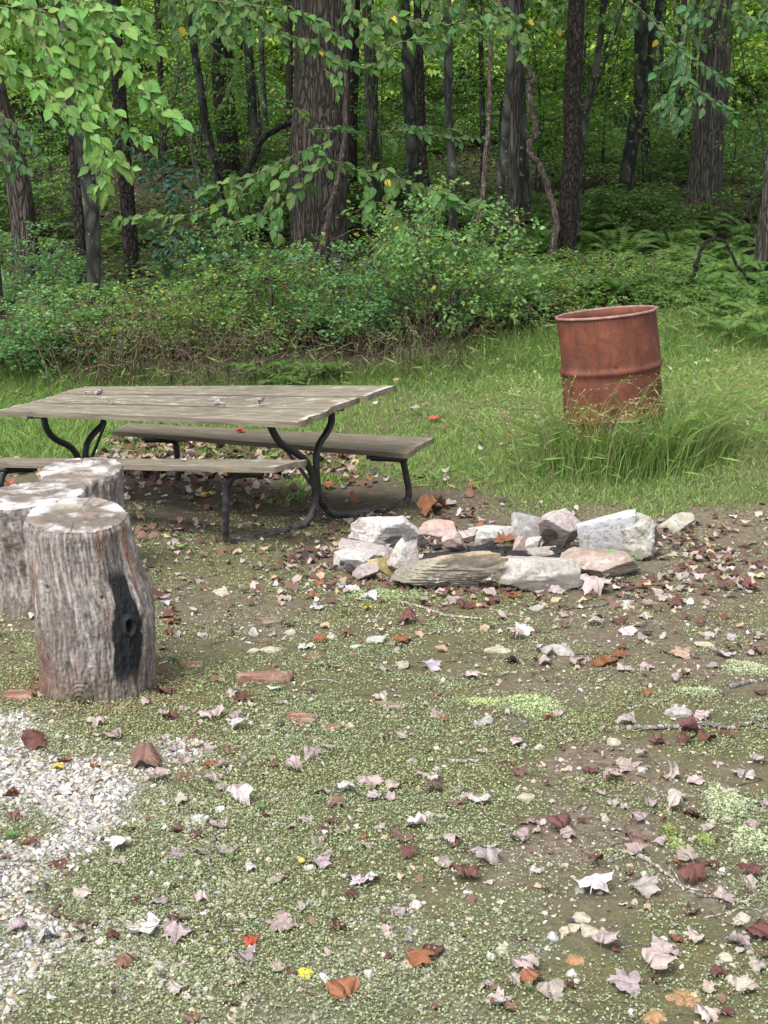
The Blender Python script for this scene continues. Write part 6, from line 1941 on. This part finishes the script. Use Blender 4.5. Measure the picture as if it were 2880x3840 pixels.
wood_piece("brown bark chunk lying aslant at the middle of the floor", ZA(1500, 835), 110, 18, .035, -.45, 98, 'wood_h')
wood_piece("small red bark chip by the front stump's foot", ZA(440, 655), 42, 10, .03, .3, 99, 'rot_h')
wood_piece("thin red bark chip above the rotten log", ZA(1010, 530), 70, 9, .03, .15, 100, 'rot_h')

# ------------------------------------------------------------------ green seedlings and an acorn
def seedling(label, c, w, seed):
    rs = np.random.default_rng(seed); g, d = hit(*c); s_ = w / FPX * d
    mb = MB(); n = 7
    a = np.linspace(0, 6.28, n, endpoint=False) + rs.normal(size=n) * .3
    dd_ = np.stack([np.cos(a), np.sin(a), .25 + .3 * rs.random(n)], 1)
    V, F = leaf_quads(np.tile([0, 0, .012], (n, 1)) + rs.normal(size=(n, 3)) * .002, dd_, np.tile([0, -.2, 1.], (n, 1)), s_ * rs.uniform(.35, .6, n), .6, .06)
    mb.add(V, F, np.repeat(np.array([(.085, .175, .06)]) * rs.uniform(.8, 1.2, (n, 1)), 4, 0))
    mb.tube(np.array([[0, 0, -.004], [.001, 0, .006], [0, 0, .014]]), .0012, 4, (.12, .2, .06))
    o = obj("seedling", mb.mesh("seedling", M['grass'], False), loc=g)
    tag(o, label, "seedling", "small green seedlings on the clearing floor")
for k, (lb, c, w) in enumerate((("small green seedling in the gravel at the left picture edge", Z7(50, 645), 60), ("green seedling on the moss above the middle of the foreground", Z7(1125, 515), 46), ("green seedling beside a curled pale leaf in the middle of the foreground", Z7(1310, 540), 52),
                               ("green seedling right of the flat white sliver of wood", Z7(1108, 1042), 40), ("green seedling near the crooked grey stick", Z7(990, 740), 40), ("dark green seedling below the orange leaves at the bottom", Z8(622, 1300), 50),
                               ("tiny seedling in the gravel above the orange leaf", Z7(170, 545), 36), ("green seedling by the foot of the front stump", ZA(150, 560), 60), ("green seedling under the right end of the table", (1095, 1832), 50))):
    seedling(lb, c, w, 2100 + k)
g, d = hit(*Z7(1303, 740))
V, F = ICO[2]
V = V * np.array([.0075, .0075, .012]); V[:, 2] += .003 * (V[:, 2] > .009)
ac = empty("acorn", g + Vector((0, 0, .008))); ac.rotation_euler = (1.1, .2, .4)
tag(ac, "small yellow acorn on the moss in the middle of the foreground", "acorn")
M['acorn'] = plain_noise("acorn_shell", (.42, .28, .06), (.55, .40, .10), 30, .45, .001)
obj("nut", mesh("nut", V, F, M['acorn'], True), ac)
V, F = ICO[2]
V = V * np.array([.0085, .0085, .006]) + np.array([0, 0, -.008])
obj("cap", mesh("cap", V, F, M['twig'], True), ac)

# ------------------------------------------------------------------ fallen leaves
KEYS = [(0, .58), (9, .49), (16, .52), (25, .38), (35, .46), (46, .58), (56, .47), (66, .46), (76, .36), (90, .42), (106, .48), (120, .40), (140, .36), (160, .30), (174, .22)]
def maple_mesh(seed, kind):
    rs = np.random.default_rng(seed)
    pts = []
    for a, r_ in KEYS: pts.append((math.radians(a), r_ * rs.uniform(.9, 1.1)))
    for a, r_ in KEYS[:0:-1]: pts.append((-math.radians(a), r_ * rs.uniform(.9, 1.1)))
    a = np.array([p[0] for p in pts]); r_ = np.array([p[1] for p in pts])
    m = len(a)
    x, y = np.sin(a) * r_, np.cos(a) * r_
    V = [np.array([[0, -.02]])]
    for f in (.45, .75, 1.0): V.append(np.stack([x * f, y * f], 1))
    P2 = np.vstack(V)
    # curl: bend about one axis like paper, twist a little, crumple
    k, ax = {'flat': (rs.uniform(.3, .9), 1), 'cup': (rs.uniform(1.2, 2.2), 1), 'roll': (rs.uniform(3.0, 4.4), 1), 'arch': (-rs.uniform(1.4, 2.4), 1), 'fold': (-rs.uniform(2.4, 3.4), 1)}[kind]
    th = rs.uniform(0, 3.14)
    u = P2 @ np.array([math.cos(th), math.sin(th)]); v = P2 @ np.array([-math.sin(th), math.cos(th)])
    ub = np.sin(k * u) / k; z = (1 - np.cos(k * u)) / k
    q = P2 @ np.array([math.cos(th), math.sin(th)])
    X = ub * math.cos(th) - v * math.sin(th); Y = ub * math.sin(th) + v * math.cos(th)
    rad_ = np.hypot(P2[:, 0], P2[:, 1])
    z = z + .20 * noise(P2[:, 0] * 3.4 + seed, P2[:, 1] * 3.4, 0, seed) * rad_ / .5 + .06 * noise(P2[:, 0] * 9 + seed, P2[:, 1] * 9, 0, seed + 2) + .10 * rs.normal() * u * v * 4
    z -= z.min()
    V3 = np.stack([X, Y, z], 1)
    F = []
    for j in range(m):
        j2 = (j + 1) % m
        F.append((0, 1 + j2, 1 + j))
        for q in range(2):
            o0 = 1 + q * m; o1 = o0 + m
            F += [(o0 + j, o0 + j2, o1 + j2), (o0 + j, o1 + j2, o1 + j)]
    # stalk
    st = np.array([[-.012, -.02, z[0]], [.012, -.02, z[0]], [.02, -.42, z[0] * .5 + .02], [.0, -.42, z[0] * .5 + .02]])
    b_ = len(V3)
    F += [(b_, b_ + 1, b_ + 2), (b_, b_ + 2, b_ + 3)]
    return np.vstack([V3, st]), np.array(F)
KIND = ['flat', 'arch', 'arch', 'roll', 'fold', 'cup', 'arch', 'fold']
MAPLE = [maple_mesh(1300 + k, KIND[k % 8]) for k in range(24)]
MAPLE_ME = [mesh("fallen_leaf", V, F, M['dead'], True) for V, F in MAPLE]
KW = {'flat': "flat", 'cup': "cupped", 'arch': "arched", 'roll': "rolled up", 'fold': "folded"}
LC = {'p': (.395, .338, .318), 'w': (.52, .485, .48), 'r': (.125, .057, .05), 'b': (.165, .10, .078), 'o': (.235, .105, .052), 'y': (.80, .62, .06), 'k': (.02, .017, .016), 'm': (.60, .72, .66), 't': (.48, .36, .24), 'd': (.06, .045, .05), 'e': (.50, .09, .05), 'g': (.16, .36, .07)}
LN = {'p': "pale pinkish grey", 'w': "whitish", 'r': "dark red", 'b': "brown", 'o': "orange brown", 'y': "bright yellow", 'k': "charred black", 'm': "mint green", 't': "tan", 'd': "blackish", 'e': "bright red", 'g': "fresh green"}
leaf_n = 0
def leaf(px, py, size_px, c, label=None, kind=None, lift=0.0, z=None, up=None):
    global leaf_n
    rs_ = np.random.default_rng(5000 + leaf_n)
    g, d = hit(px, py)
    if z is not None: g = z; d = (g.y * CP - (g.z - CAM_Z) * SP)
    s_ = size_px / FPX * d * 1.15
    idx = [k for k in range(24) if kind is None or KIND[k % 8] == kind]
    k = idx[leaf_n % len(idx)] if kind else rs_.integers(0, 24)
    kd = KIND[k % 8]
    col = np.array(LC[c]) * rs_.uniform(.80, 1.18) * np.array([1, rs_.uniform(.93, 1.07), rs_.uniform(.92, 1.1)])
    # ground slope and a little tilt
    e = .06
    nx, ny = -(float(gz(g.x + e, g.y)) - float(gz(g.x - e, g.y))) / (2 * e), -(float(gz(g.x, g.y + e)) - float(gz(g.x, g.y - e))) / (2 * e)
    nrm = Vector((nx + rs_.normal() * .15, ny + rs_.normal() * .15 - .06, 1)).normalized()
    q = nrm.to_track_quat('Z', 'Y').to_matrix().to_4x4() @ Matrix.Rotation(rs_.uniform(0, 6.28), 4, 'Z') @ Matrix.Scale(s_, 4)
    q.translation = g + Vector((0, 0, .001 + lift))
    o = obj("fallen_leaf", MAPLE_ME[k], mat4=q)
    o.color = (*[float(v) for v in col], 1)
    if label is None:
        if z is not None: zone = "on the table"
        elif px < 620 and 2780 < py < 3560: zone = "on the gravel"
        elif py > 3450: zone = "at the very front"
        elif py > 3000: zone = "on the bare soil" if px > 1900 else "on the near moss"
        elif py > 2600: zone = "beyond the bare soil" if px > 1900 else "on the farther moss"
        elif py > 2200: zone = "in front of the fire ring" if px > 1250 else "beside the stumps"
        elif px > 1250: zone = "around the fire ring"
        else: zone = "under the picnic table"
        third = "" if z is not None else (", towards the left" if px < 900 else ", towards the right" if px > 1980 else ", in the middle")
        label = KW[kd] + " " + LN[c] + " dry leaf " + zone + third
        tag(o, label, "leaf", "dry leaves " + zone)
    else: tag(o, label, "leaf", "single noticeable leaves")
    leaf_n += 1
    return o
SPEC = {(250, 327): "bright yellow oval leaf lying on the gravel", (1475, 1290): "orange and yellow leaf at the bottom edge right of the middle", (640, 1010): "big rolled pale leaf beside a flat pink one near the stick",
        (770, 1035): "big flat pinkish leaf with dark veins near the bottom left", (1320, 1220): "curled golden yellow leaf near the bottom middle", (635, 288): "long brown leaf at the upper edge of the gravel",
        (155, 212): "wide dark red leaf between stump and gravel", (740, 112): "dark red leaf overlapping a pale one right of the front stump", (1230, 1000): "pale lobed leaf alone on the moss in the bottom middle"}
z7 = [(1040, 25, 90, 'r'), (625, 45, 45, 'p'), (500, 70, 40, 'p'), (705, 90, 50, 'p'), (790, 70, 55, 'p'), (740, 112, 80, 'r'), (915, 105, 110, 'p'), (1015, 110, 70, 'p'), (1035, 155, 90, 'w'), (420, 138, 80, 'p'), (488, 190, 90, 'p'), (155, 212, 120, 'r'), (712, 195, 45, 'p'), (840, 198, 60, 'b'),
      (890, 240, 75, 'p'), (750, 247, 55, 'p'), (995, 258, 65, 'b'), (635, 288, 150, 'b'), (790, 285, 80, 'p'), (1325, 268, 90, 'p'), (1410, 248, 60, 'p'), (910, 312, 80, 'o'), (955, 315, 70, 'p'), (250, 327, 60, 'y'), (415, 320, 50, 'o'), (285, 300, 70, 'o'), (425, 382, 35, 'o'), (680, 368, 100, 'p'), (785, 378, 70, 'b'),
      (915, 380, 80, 'p'), (955, 412, 60, 'p'), (1145, 362, 45, 'p'), (1180, 315, 50, 'b'), (1265, 340, 80, 'p'), (1060, 405, 90, 'p'), (1595, 380, 110, 'p'), (270, 425, 85, 'w'), (45, 435, 70, 'o'), (790, 470, 80, 'p'), (1045, 470, 100, 'w'), (1175, 465, 45, 'p'), (1390, 435, 70, 'p'), (1500, 435, 90, 'w'), (1440, 480, 90, 'b'),
      (1620, 460, 70, 'p'), (1145, 545, 50, 'r'), (55, 550, 70, 'b'), (560, 592, 60, 'r'), (850, 560, 80, 'w'), (940, 575, 90, 'p'), (845, 610, 70, 'r'), (760, 595, 70, 'b'), (1265, 580, 50, 'p'), (1330, 555, 70, 'p'), (1425, 555, 70, 'r'), (1485, 605, 80, 'p'), (1400, 605, 60, 'r'), (1380, 650, 90, 'p'), (1570, 670, 60, 'p'),
      (1640, 590, 50, 'p'), (1185, 655, 50, 'p'), (1575, 632, 35, 'o'), (520, 672, 100, 'w'), (960, 685, 110, 'p'), (755, 700, 75, 'p'), (860, 705, 65, 'p'), (110, 735, 70, 'p'), (265, 735, 85, 'r'), (520, 735, 75, 'p'), (110, 665, 65, 'o'), (1375, 745, 95, 'p'), (1430, 700, 45, 'p'), (1090, 770, 70, 'p'), (1225, 800, 60, 'r'),
      (1185, 822, 65, 'p'), (1570, 800, 130, 'w'), (345, 870, 100, 'p'), (760, 855, 40, 'r'), (875, 890, 75, 'p'), (590, 903, 40, 'r'), (700, 918, 90, 'p'), (1510, 892, 70, 'r'), (1310, 940, 50, 'p'), (255, 937, 45, 'r'), (640, 1010, 170, 'w'), (770, 980, 90, 'r'), (770, 1035, 140, 'p'), (1230, 1000, 130, 'p'), (85, 1025, 95, 'p'),
      (215, 1070, 100, 'w'), (355, 1030, 65, 'p'), (485, 1070, 75, 'r'), (350, 1090, 60, 'p'), (1085, 1092, 70, 'e'), (1460, 1012, 80, 'r'), (1055, 1160, 95, 'p'), (540, 1170, 100, 'b'), (1205, 1190, 70, 'p'), (1255, 1215, 65, 'b'), (1320, 1220, 75, 'y'), (770, 1305, 75, 'p'), (1475, 1290, 150, 'o'), (1005, 1345, 80, 'b'),
      (1055, 1270, 35, 'p'), (840, 1415, 80, 'b'), (490, 1305, 40, 'b')]
z8 = [(230, 100, 70, 'p'), (265, 120, 40, 'o'), (80, 195, 70, 'p'), (10, 195, 40, 'r'), (705, 115, 70, 'o'), (750, 95, 55, 'p'), (580, 220, 80, 'p'), (115, 305, 50, 'p'), (430, 262, 45, 'p'), (150, 360, 45, 'p'), (45, 415, 90, 'p'), (110, 395, 60, 'r'), (210, 392, 90, 'p'), (210, 425, 90, 'b'), (330, 430, 60, 'p'),
      (540, 318, 35, 'o'), (580, 345, 70, 'b'), (890, 345, 70, 'r'), (1035, 320, 100, 'p'), (1010, 350, 90, 'p'), (990, 380, 110, 'p'), (1105, 322, 50, 'p'), (1245, 365, 100, 'p'), (1340, 395, 80, 'p'), (1360, 100, 90, 'p'), (1335, 155, 110, 'r'), (1310, 205, 100, 'r'), (1400, 210, 80, 'r'), (1190, 215, 80, 'b'), (1475, 185, 60, 'r'),
      (1045, 130, 110, 'p'), (1115, 278, 60, 'p'), (1435, 318, 40, 'p'), (1540, 350, 70, 'p'), (1620, 310, 70, 'p'), (1585, 370, 60, 'p'), (420, 470, 100, 'w'), (355, 455, 60, 'p'), (300, 495, 90, 'b'), (20, 460, 60, 'p'), (150, 575, 110, 'w'), (90, 625, 110, 'b'), (240, 540, 40, 'p'), (290, 640, 70, 'p'), (315, 670, 50, 'r'),
      (435, 665, 100, 'w'), (120, 705, 80, 'r'), (430, 715, 120, 'p'), (265, 745, 70, 'p'), (345, 805, 130, 'r'), (600, 570, 40, 'p'), (640, 565, 60, 'p'), (750, 578, 120, 'r'), (580, 630, 100, 'p'), (660, 608, 50, 'p'), (790, 622, 80, 'p'), (855, 562, 40, 'r'), (985, 485, 55, 'p'), (1035, 495, 45, 'p'), (1140, 485, 85, 'p'),
      (1255, 497, 90, 'p'), (1340, 520, 100, 'r'), (1100, 552, 80, 'p'), (1285, 455, 70, 'p'), (1515, 465, 120, 'p'), (1390, 580, 60, 'p'), (1070, 635, 100, 'b'), (1195, 655, 60, 'p'), (1095, 690, 90, 'p'), (930, 745, 80, 'r'), (1055, 790, 40, 'r'), (1115, 860, 130, 'p'), (890, 855, 160, 'w'), (655, 780, 55, 'w'),
      (70, 945, 70, 'p'), (945, 810, 50, 'b'), (1310, 730, 110, 'p'), (1330, 795, 130, 'r'), (1410, 750, 70, 'r'), (1280, 740, 60, 'o'), (1550, 850, 90, 'p'), (1470, 890, 100, 'p'), (1590, 790, 110, 'r'), (1325, 955, 80, 'b'), (1250, 1012, 45, 'p'), (1535, 1018, 55, 'p'), (1610, 1050, 140, 'r'), (1525, 1090, 110, 'p'),
      (1200, 1100, 110, 'p'), (1265, 1075, 80, 'o'), (1345, 1075, 90, 'p'), (1240, 1130, 80, 'p'), (980, 1110, 120, 'p'), (140, 1150, 130, 'o'), (215, 1125, 100, 'r'), (600, 1185, 120, 'p'), (635, 1240, 100, 'o'), (550, 1270, 70, 'p'), (805, 1275, 60, 'r'), (715, 1300, 120, 'p'), (450, 1265, 60, 'p'), (500, 1340, 110, 'p'),
      (540, 1385, 70, 'b'), (1060, 1275, 150, 'p'), (1190, 1205, 150, 'p'), (1440, 1230, 80, 'r'), (1560, 1285, 110, 'p'), (1395, 1290, 70, 'p'), (1625, 1200, 90, 'p'), (1480, 1395, 60, 'r'), (1370, 1395, 110, 'p'), (1640, 1150, 60, 'b'), (1640, 480, 60, 'p'), (1575, 590, 70, 'p'), (1525, 628, 70, 'p')]
za = [(290, 58, 70, 'p'), (95, 160, 60, 'p'), (110, 195, 70, 'w'), (275, 245, 60, 'w'), (150, 305, 110, 'o'), (325, 385, 70, 'w'), (115, 378, 70, 'r'), (170, 398, 70, 'p'), (515, 385, 50, 'b'), (630, 200, 60, 'b'), (675, 160, 45, 'p'), (830, 128, 85, 'p'), (845, 160, 80, 'p'), (990, 95, 60, 'w'), (1050, 62, 85, 'o'),
      (1015, 150, 100, 'o'), (1200, 70, 100, 'p'), (1370, 150, 110, 'w'), (1055, 222, 90, 'w'), (1355, 225, 70, 'y'), (975, 455, 110, 'w'), (1070, 420, 80, 'o'), (760, 385, 80, 'p'), (1580, 300, 80, 'r'), (1565, 425, 100, 'o'), (1450, 605, 90, 'p'), (1590, 578, 100, 'p'), (1430, 780, 90, 'p'), (785, 725, 90, 'm'), (1010, 745, 65, 'd'),
      (525, 745, 100, 'p'), (585, 785, 120, 'r'), (100, 735, 140, 'r'), (790, 820, 80, 'p')]
zb = [(235, 65, 70, 'r'), (320, 90, 45, 'p'), (390, 70, 55, 'r'), (420, 125, 70, 'r'), (515, 105, 90, 'o'), (700, 82, 75, 'p'), (290, 150, 80, 'r'), (565, 160, 40, 'r'), (880, 78, 130, 'p'), (990, 35, 80, 'p'), (1088, 65, 50, 'w'), (1215, 72, 50, 'p'), (1120, 150, 70, 'p'), (1245, 145, 80, 'r'), (1100, 195, 60, 'p'), (1000, 220, 80, 'r'),
      (880, 225, 80, 'p'), (1020, 262, 80, 'w'), (45, 215, 100, 'r'), (560, 255, 100, 'w'), (510, 285, 90, 'p'), (125, 425, 95, 'w'), (320, 470, 80, 'p'), (515, 400, 65, 'k'), (680, 375, 60, 'p'), (655, 405, 75, 'p'), (790, 410, 90, 'p'), (855, 385, 60, 'p'), (930, 400, 120, 'o'), (980, 372, 80, 'o'), (1015, 435, 80, 'p'), (1120, 428, 65, 'p'),
      (1395, 278, 65, 'p'), (1490, 292, 65, 'p'), (1610, 293, 55, 'p'), (1465, 365, 100, 'w'), (1280, 368, 100, 't'), (1605, 350, 90, 'b'), (1235, 480, 60, 'p'), (1540, 70, 60, 'p'), (1495, 108, 60, 'p'), (1110, 548, 60, 'o'), (1630, 540, 60, 'r')]
SPECB = {(930, 400): "long orange brown leaf with a dark stalk right of the boulder top", (515, 400): "small charred black leaf curl in the middle of the floor", (1465, 365): "whitish pointed leaf near the right edge above the grey root"}
SPECA = {(785, 725): "mint green leaf scrap below the rotten log piece", (1015, 150): "orange leaf curl on the moss left of the fire ring", (1355, 225): "thin yellow leaf in front of the fire ring", (1010, 745): "blackish curled leaf right of the mint green scrap"}
for lst, zf, spec in ((z7, Z7, SPEC), (z8, Z8, {(890, 855): "star shaped whitish leaf standing on its tips on the bare soil", (420, 470): "broad white leaf right of the middle", (1515, 465): "curled grey leaf on the lumpy pale moss at the right"}), (za, ZA, SPECA), (zb, ZB, SPECB)):
    k_ = {Z7: .868, Z8: .868, ZA: .603, ZB: .8318}[zf]
    for x, y, s_, c in lst:
        px, py = zf(x, y)
        leaf(px, py + s_ * k_ * .12, s_ * k_, c, spec.get((x, y)))
# on the table, in the ring and on the lawn
def table_leaf(px, py, size, c, label, u, v, plane):
    fl, fr, br, bl = plane
    leaf(px, py, size, c, label, z=lerp(lerp(fl, fr, u), lerp(bl, br, u), v) + Vector((0, 0, .004)))
TT = (tFL, tFR, tBR, tBL)
table_leaf(190, 1500, 26, 'w', "small white leaf scrap on the left end of the table top", .13, .62, TT)
table_leaf(222, 1493, 34, 'w', "larger white leaf scrap on the left end of the table top", .155, .68, TT)
table_leaf(385, 1522, 26, 't', "tan leaf scrap on the near left board of the table top", .32, .30, TT)
table_leaf(820, 1517, 36, 'w', "white leaf scrap in the middle of the table top", .66, .38, TT)
table_leaf(850, 1530, 34, 'p', "pale leaf scrap below the white one on the table top", .70, .28, TT)
table_leaf(990, 1524, 40, 'p', "pale curled leaf near the right end of the table top", .80, .36, TT)
FB = (TP(418, 1613, -1.2, .5, .42), TP(1525, 1697, 1.2, .5, .42), TP(1625, 1638, 1.2, .74, .42), TP(484, 1584, -1.2, .74, .42))
table_leaf(930, 1632, 34, 'e', "small bright red leaf on the far bench", .44, .55, FB)
NB = (TP(-118, 1731, -1.2, -.74, .42), TP(1025, 1748, 1.2, -.74, .42), TP(1151, 1719, 1.2, -.5, .42), TP(10, 1714, -1.2, -.5, .42))
table_leaf(710, 1728, 30, 'w', "small white leaf on the near bench", .69, .5, NB)
leaf(2350, 2148, 120, 'g', "fresh green leaf lying on the reddish ring slab", 'flat', .05)
leaf(1895, 2062, 95, 'o', "orange curled leaf in the ashes of the fire ring", None, .03)
leaf(1620, 1932, 120, 'o', "big orange brown lobed leaf behind the fire ring near the table leg", None, .01)
leaf(1224, 1835, 60, 'o', "orange leaf under the right end of the table", None, .01)
leaf(1557, 1565, 44, 'p', "pink leaf on the lawn behind the far bench", None, .03)
leaf(1622, 1588, 40, 'e', "bright red orange leaf on the lawn behind the far bench", None, .03)
leaf(1885, 1588, 44, 'b', "brown pointed leaf on the lawn in front of the shrubs", None, .04)
leaf(1905, 1675, 36, 'o', "yellow orange leaf in the lawn between bench and barrel", None, .03)
leaf(2020, 1770, 60, 't', "tan leaf in the lawn above the fire ring", None, .03)
leaf(2240, 1565, 50, 'p', "pale leaf caught in the grass in front of the barrel", None, .06)
leaf(2790, 1615, 60, 'p', "grey pink leaf in the lawn right of the barrel", None, .03)
leaf(30, 1825, 60, 'e', "bright red leaf at the left edge behind the stumps", None, .01)
leaf(680, 2058, 50, 'g', "small green leaf between the stumps and the near table leg", None, .005)
leaf(770, 1865, 50, 'y', "yellow leaf under the table", None, .005)
leaf(1395, 1955, 60, 'p', "pale leaf at the foot of the right table leg", None, .005)
leaf(1145, 1975, 66, 'p', "pale pink leaf against the near right table foot", None, .01)

# the smaller and farther leaves: one litter
mb = MB(); rs = np.random.default_rng(67)
LOWM = []
for V, F in MAPLE[:12]:
    m = (len(V) - 5) // 3
    o_ = np.concatenate([[0], 1 + 2 * m + np.arange(0, m - 1, 2)])
    V = V.copy(); o1 = 1 + 2 * m + np.arange(0, m - 1, 2); V[o1] = (V[o1] + V[o1 + 1]) / 2 * np.array([1.06, 1.06, 1])
    Vl = V[o_]; k = len(o_) - 1
    LOWM.append((Vl, np.array([(0, 1 + (j + 1) % k, 1 + j) for j in range(k)])))
def litter(x, y, size, cols, lift=0.0):
    n = len(x); z = gz(x, y)
    var = rs.integers(0, 12, n)
    for k in range(12):
        s_ = np.nonzero(var == k)[0]
        if not len(s_): continue
        V0, F0 = LOWM[k]
        a = rs.uniform(0, 6.28, len(s_)); ca, sa = np.cos(a), np.sin(a)
        tx, ty = rs.normal(size=len(s_)) * .25, rs.normal(size=len(s_)) * .25
        sz = size[s_]
        X = V0[None, :, 0] * ca[:, None] - V0[None, :, 1] * sa[:, None]; Y = V0[None, :, 0] * sa[:, None] + V0[None, :, 1] * ca[:, None]
        Zz = V0[None, :, 2] + X * tx[:, None] + Y * ty[:, None] + .1
        V = np.stack([X * sz[:, None] + x[s_][:, None], Y * sz[:, None] + y[s_][:, None], Zz * sz[:, None] + z[s_][:, None] + lift], -1).reshape(-1, 3)
        mb.add(V, (np.arange(len(s_))[:, None, None] * len(V0) + F0[None]).reshape(-1, 3), np.repeat(cols[s_], len(V0), 0))
def lcols(n, p):
    ks = list(p); w = np.array([p[k] for k in ks], float); w /= w.sum()
    return np.array([LC[k] for k in ks])[rs.choice(len(ks), n, p=w)] * rs.uniform(.7, 1.2, (n, 1))
n = 5200      # around and under the table, behind the ring
x = rs.uniform(-3.0, 2.6, n); y = rs.uniform(5.6, 9.3, n)
pr_ = np.clip(.30 + .9 * fbm(x * 1.4, y * 1.4, 0, 25, 3), .05, 1) * (1 - .93 * soft(LAWN, x, y, .16, 61)) * (1 - soft(ASH, x, y))
pr_ = pr_ * np.where((x < .4) & (y > 6.6), 1.0, .55)
kp = rs.random(n) < pr_; x, y = x[kp], y[kp]; n = len(x)
litter(x, y, rs.uniform(.025, .075, n), lcols(n, dict(p=4, b=4, r=2, w=1.2, t=1.6, o=.6, d=1)))
n = 900      # brown drift behind the table
x = rs.uniform(-1.9, -.2, n); y = rs.uniform(8.7, 9.8, n)
litter(x, y, rs.uniform(.05, .09, n), lcols(n, dict(p=2, b=5, r=2, t=2, o=.4)) * .72)
n = 2600     # strewn in front of and beside the ring
x = rs.uniform(-2.2, 2.4, n); y = rs.uniform(4.3, 7.6, n)
pr_ = np.clip(.35 + 1.1 * fbm(x * 1.8, y * 1.8, 0, 27, 3), .05, 1) * (1 - soft(ASH, x, y)) * (1 - .9 * soft(LAWN, x, y, .16, 61)) * sstep(y, 4.0, 5.6)
kp = rs.random(n) < pr_; x, y = x[kp], y[kp]; n = len(x)
litter(x, y, rs.uniform(.015, .05, n), lcols(n, dict(p=4, b=4, r=1.6, w=.8, t=2, d=1)) * .9)
n = 900      # thick leaf drift hugging the ring
a = rs.uniform(0, 6.28, n); q_ = 1 + np.abs(rs.normal(size=n)) * .35
x = c0[0] + .06 + np.cos(a) * .80 * q_; y = c0[1] + np.sin(a) * .52 * q_
kp = (rs.random(n) < .55); x, y = x[kp], y[kp]; n = len(x)
litter(x, y, rs.uniform(.025, .055, n), lcols(n, dict(p=4, b=4, r=2, t=2, d=1)) * .85)
n = 2400     # foreground crumbs of leaves
x = rs.uniform(-1.9, 1.9, n); y = rs.uniform(1.8, 5.8, n)
kp = in_view(x, y); x, y = x[kp], y[kp]; n = len(x)
litter(x, y, rs.uniform(.008, .024, n), lcols(n, dict(p=6, b=4, r=2, t=2, w=2, d=1)))
n = 7000     # floor of the woods, shade put into darkened leaf colours
x = rs.uniform(-9, 9, n); y = rs.uniform(12, 26, n)
litter(x, y, rs.uniform(.05, .10, n), lcols(n, dict(b=5, t=2, r=2, p=1, d=3)) * .45)
n = 150
x = rs.uniform(-2.8, 3.2, n); y = rs.uniform(8.0, 11.5, n)
litter(x, y, rs.uniform(.03, .06, n), lcols(n, dict(p=4, w=2, t=2, o=.5, b=2)), .02)
o = obj("leaf_litter", mb.mesh("leaf_litter", M['dead_mass'], False))
tag(o, "litter of small dry leaves under the table and through the woods", "leaf litter", kind="stuff")

mb = MB(); rs = np.random.default_rng(70)
for k in range(900):      # hair-thin twigs and stalks
    x0 = rs.uniform(-2, 2.2); y0 = 1.9 + 5.6 * rs.random() ** .7
    if abs(x0) > .29 * y0 + .3: continue
    a = rs.uniform(0, 6.28); ln = rs.uniform(.02, .09)
    q = np.linspace(0, 1, 5); bend = rs.normal() * .15
    X = x0 + (q * math.cos(a) - bend * q * (1 - q) * math.sin(a)) * ln; Y = y0 + (q * math.sin(a) + bend * q * (1 - q) * math.cos(a)) * ln
    mb.tube(np.stack([X, Y, gz(X, Y) + .003 + .006 * rs.random()], 1), rs.uniform(.0006, .0017), 3, cap=False)
o = obj("twig_litter", mb.mesh("twig_litter", M['twig'], False))
tag(o, "fine dead twigs and stalks strewn over the clearing floor", "twigs", kind="stuff")

mb = MB(); rs = np.random.default_rng(68)
n = 1500
a = rs.uniform(0, 6.28, n); r_ = .20 + np.abs(rs.normal(size=n)) * .07
x = s1.location.x + np.cos(a) * r_; y = s1.location.y + np.sin(a) * r_
scatter_pebbles(mb, x, y, rs.uniform(.003, .008, n), rs, np.array([(.20, .095, .06)]) * rs.uniform(.5, 1.3, (n, 1)))
n = 9000     # dark soil crumbs and bits of bark everywhere on the floor
x = rs.uniform(-1.9, 1.9, n); y = rs.uniform(1.8, 6.6, n)
kp = in_view(x, y); x, y = x[kp], y[kp]; n = len(x)
scatter_pebbles(mb, x, y, rs.uniform(.002, .0055, n), rs, np.array([(.13, .10, .07), (.22, .15, .10), (.33, .27, .20), (.09, .07, .05)])[rs.integers(0, 4, n)])
o = obj("wood_crumbs", mb.mesh("wood_crumbs", M['gravel'], False))
tag(o, "reddish wood crumbs round the front stump and soil bits on the floor", "crumbs", kind="stuff")
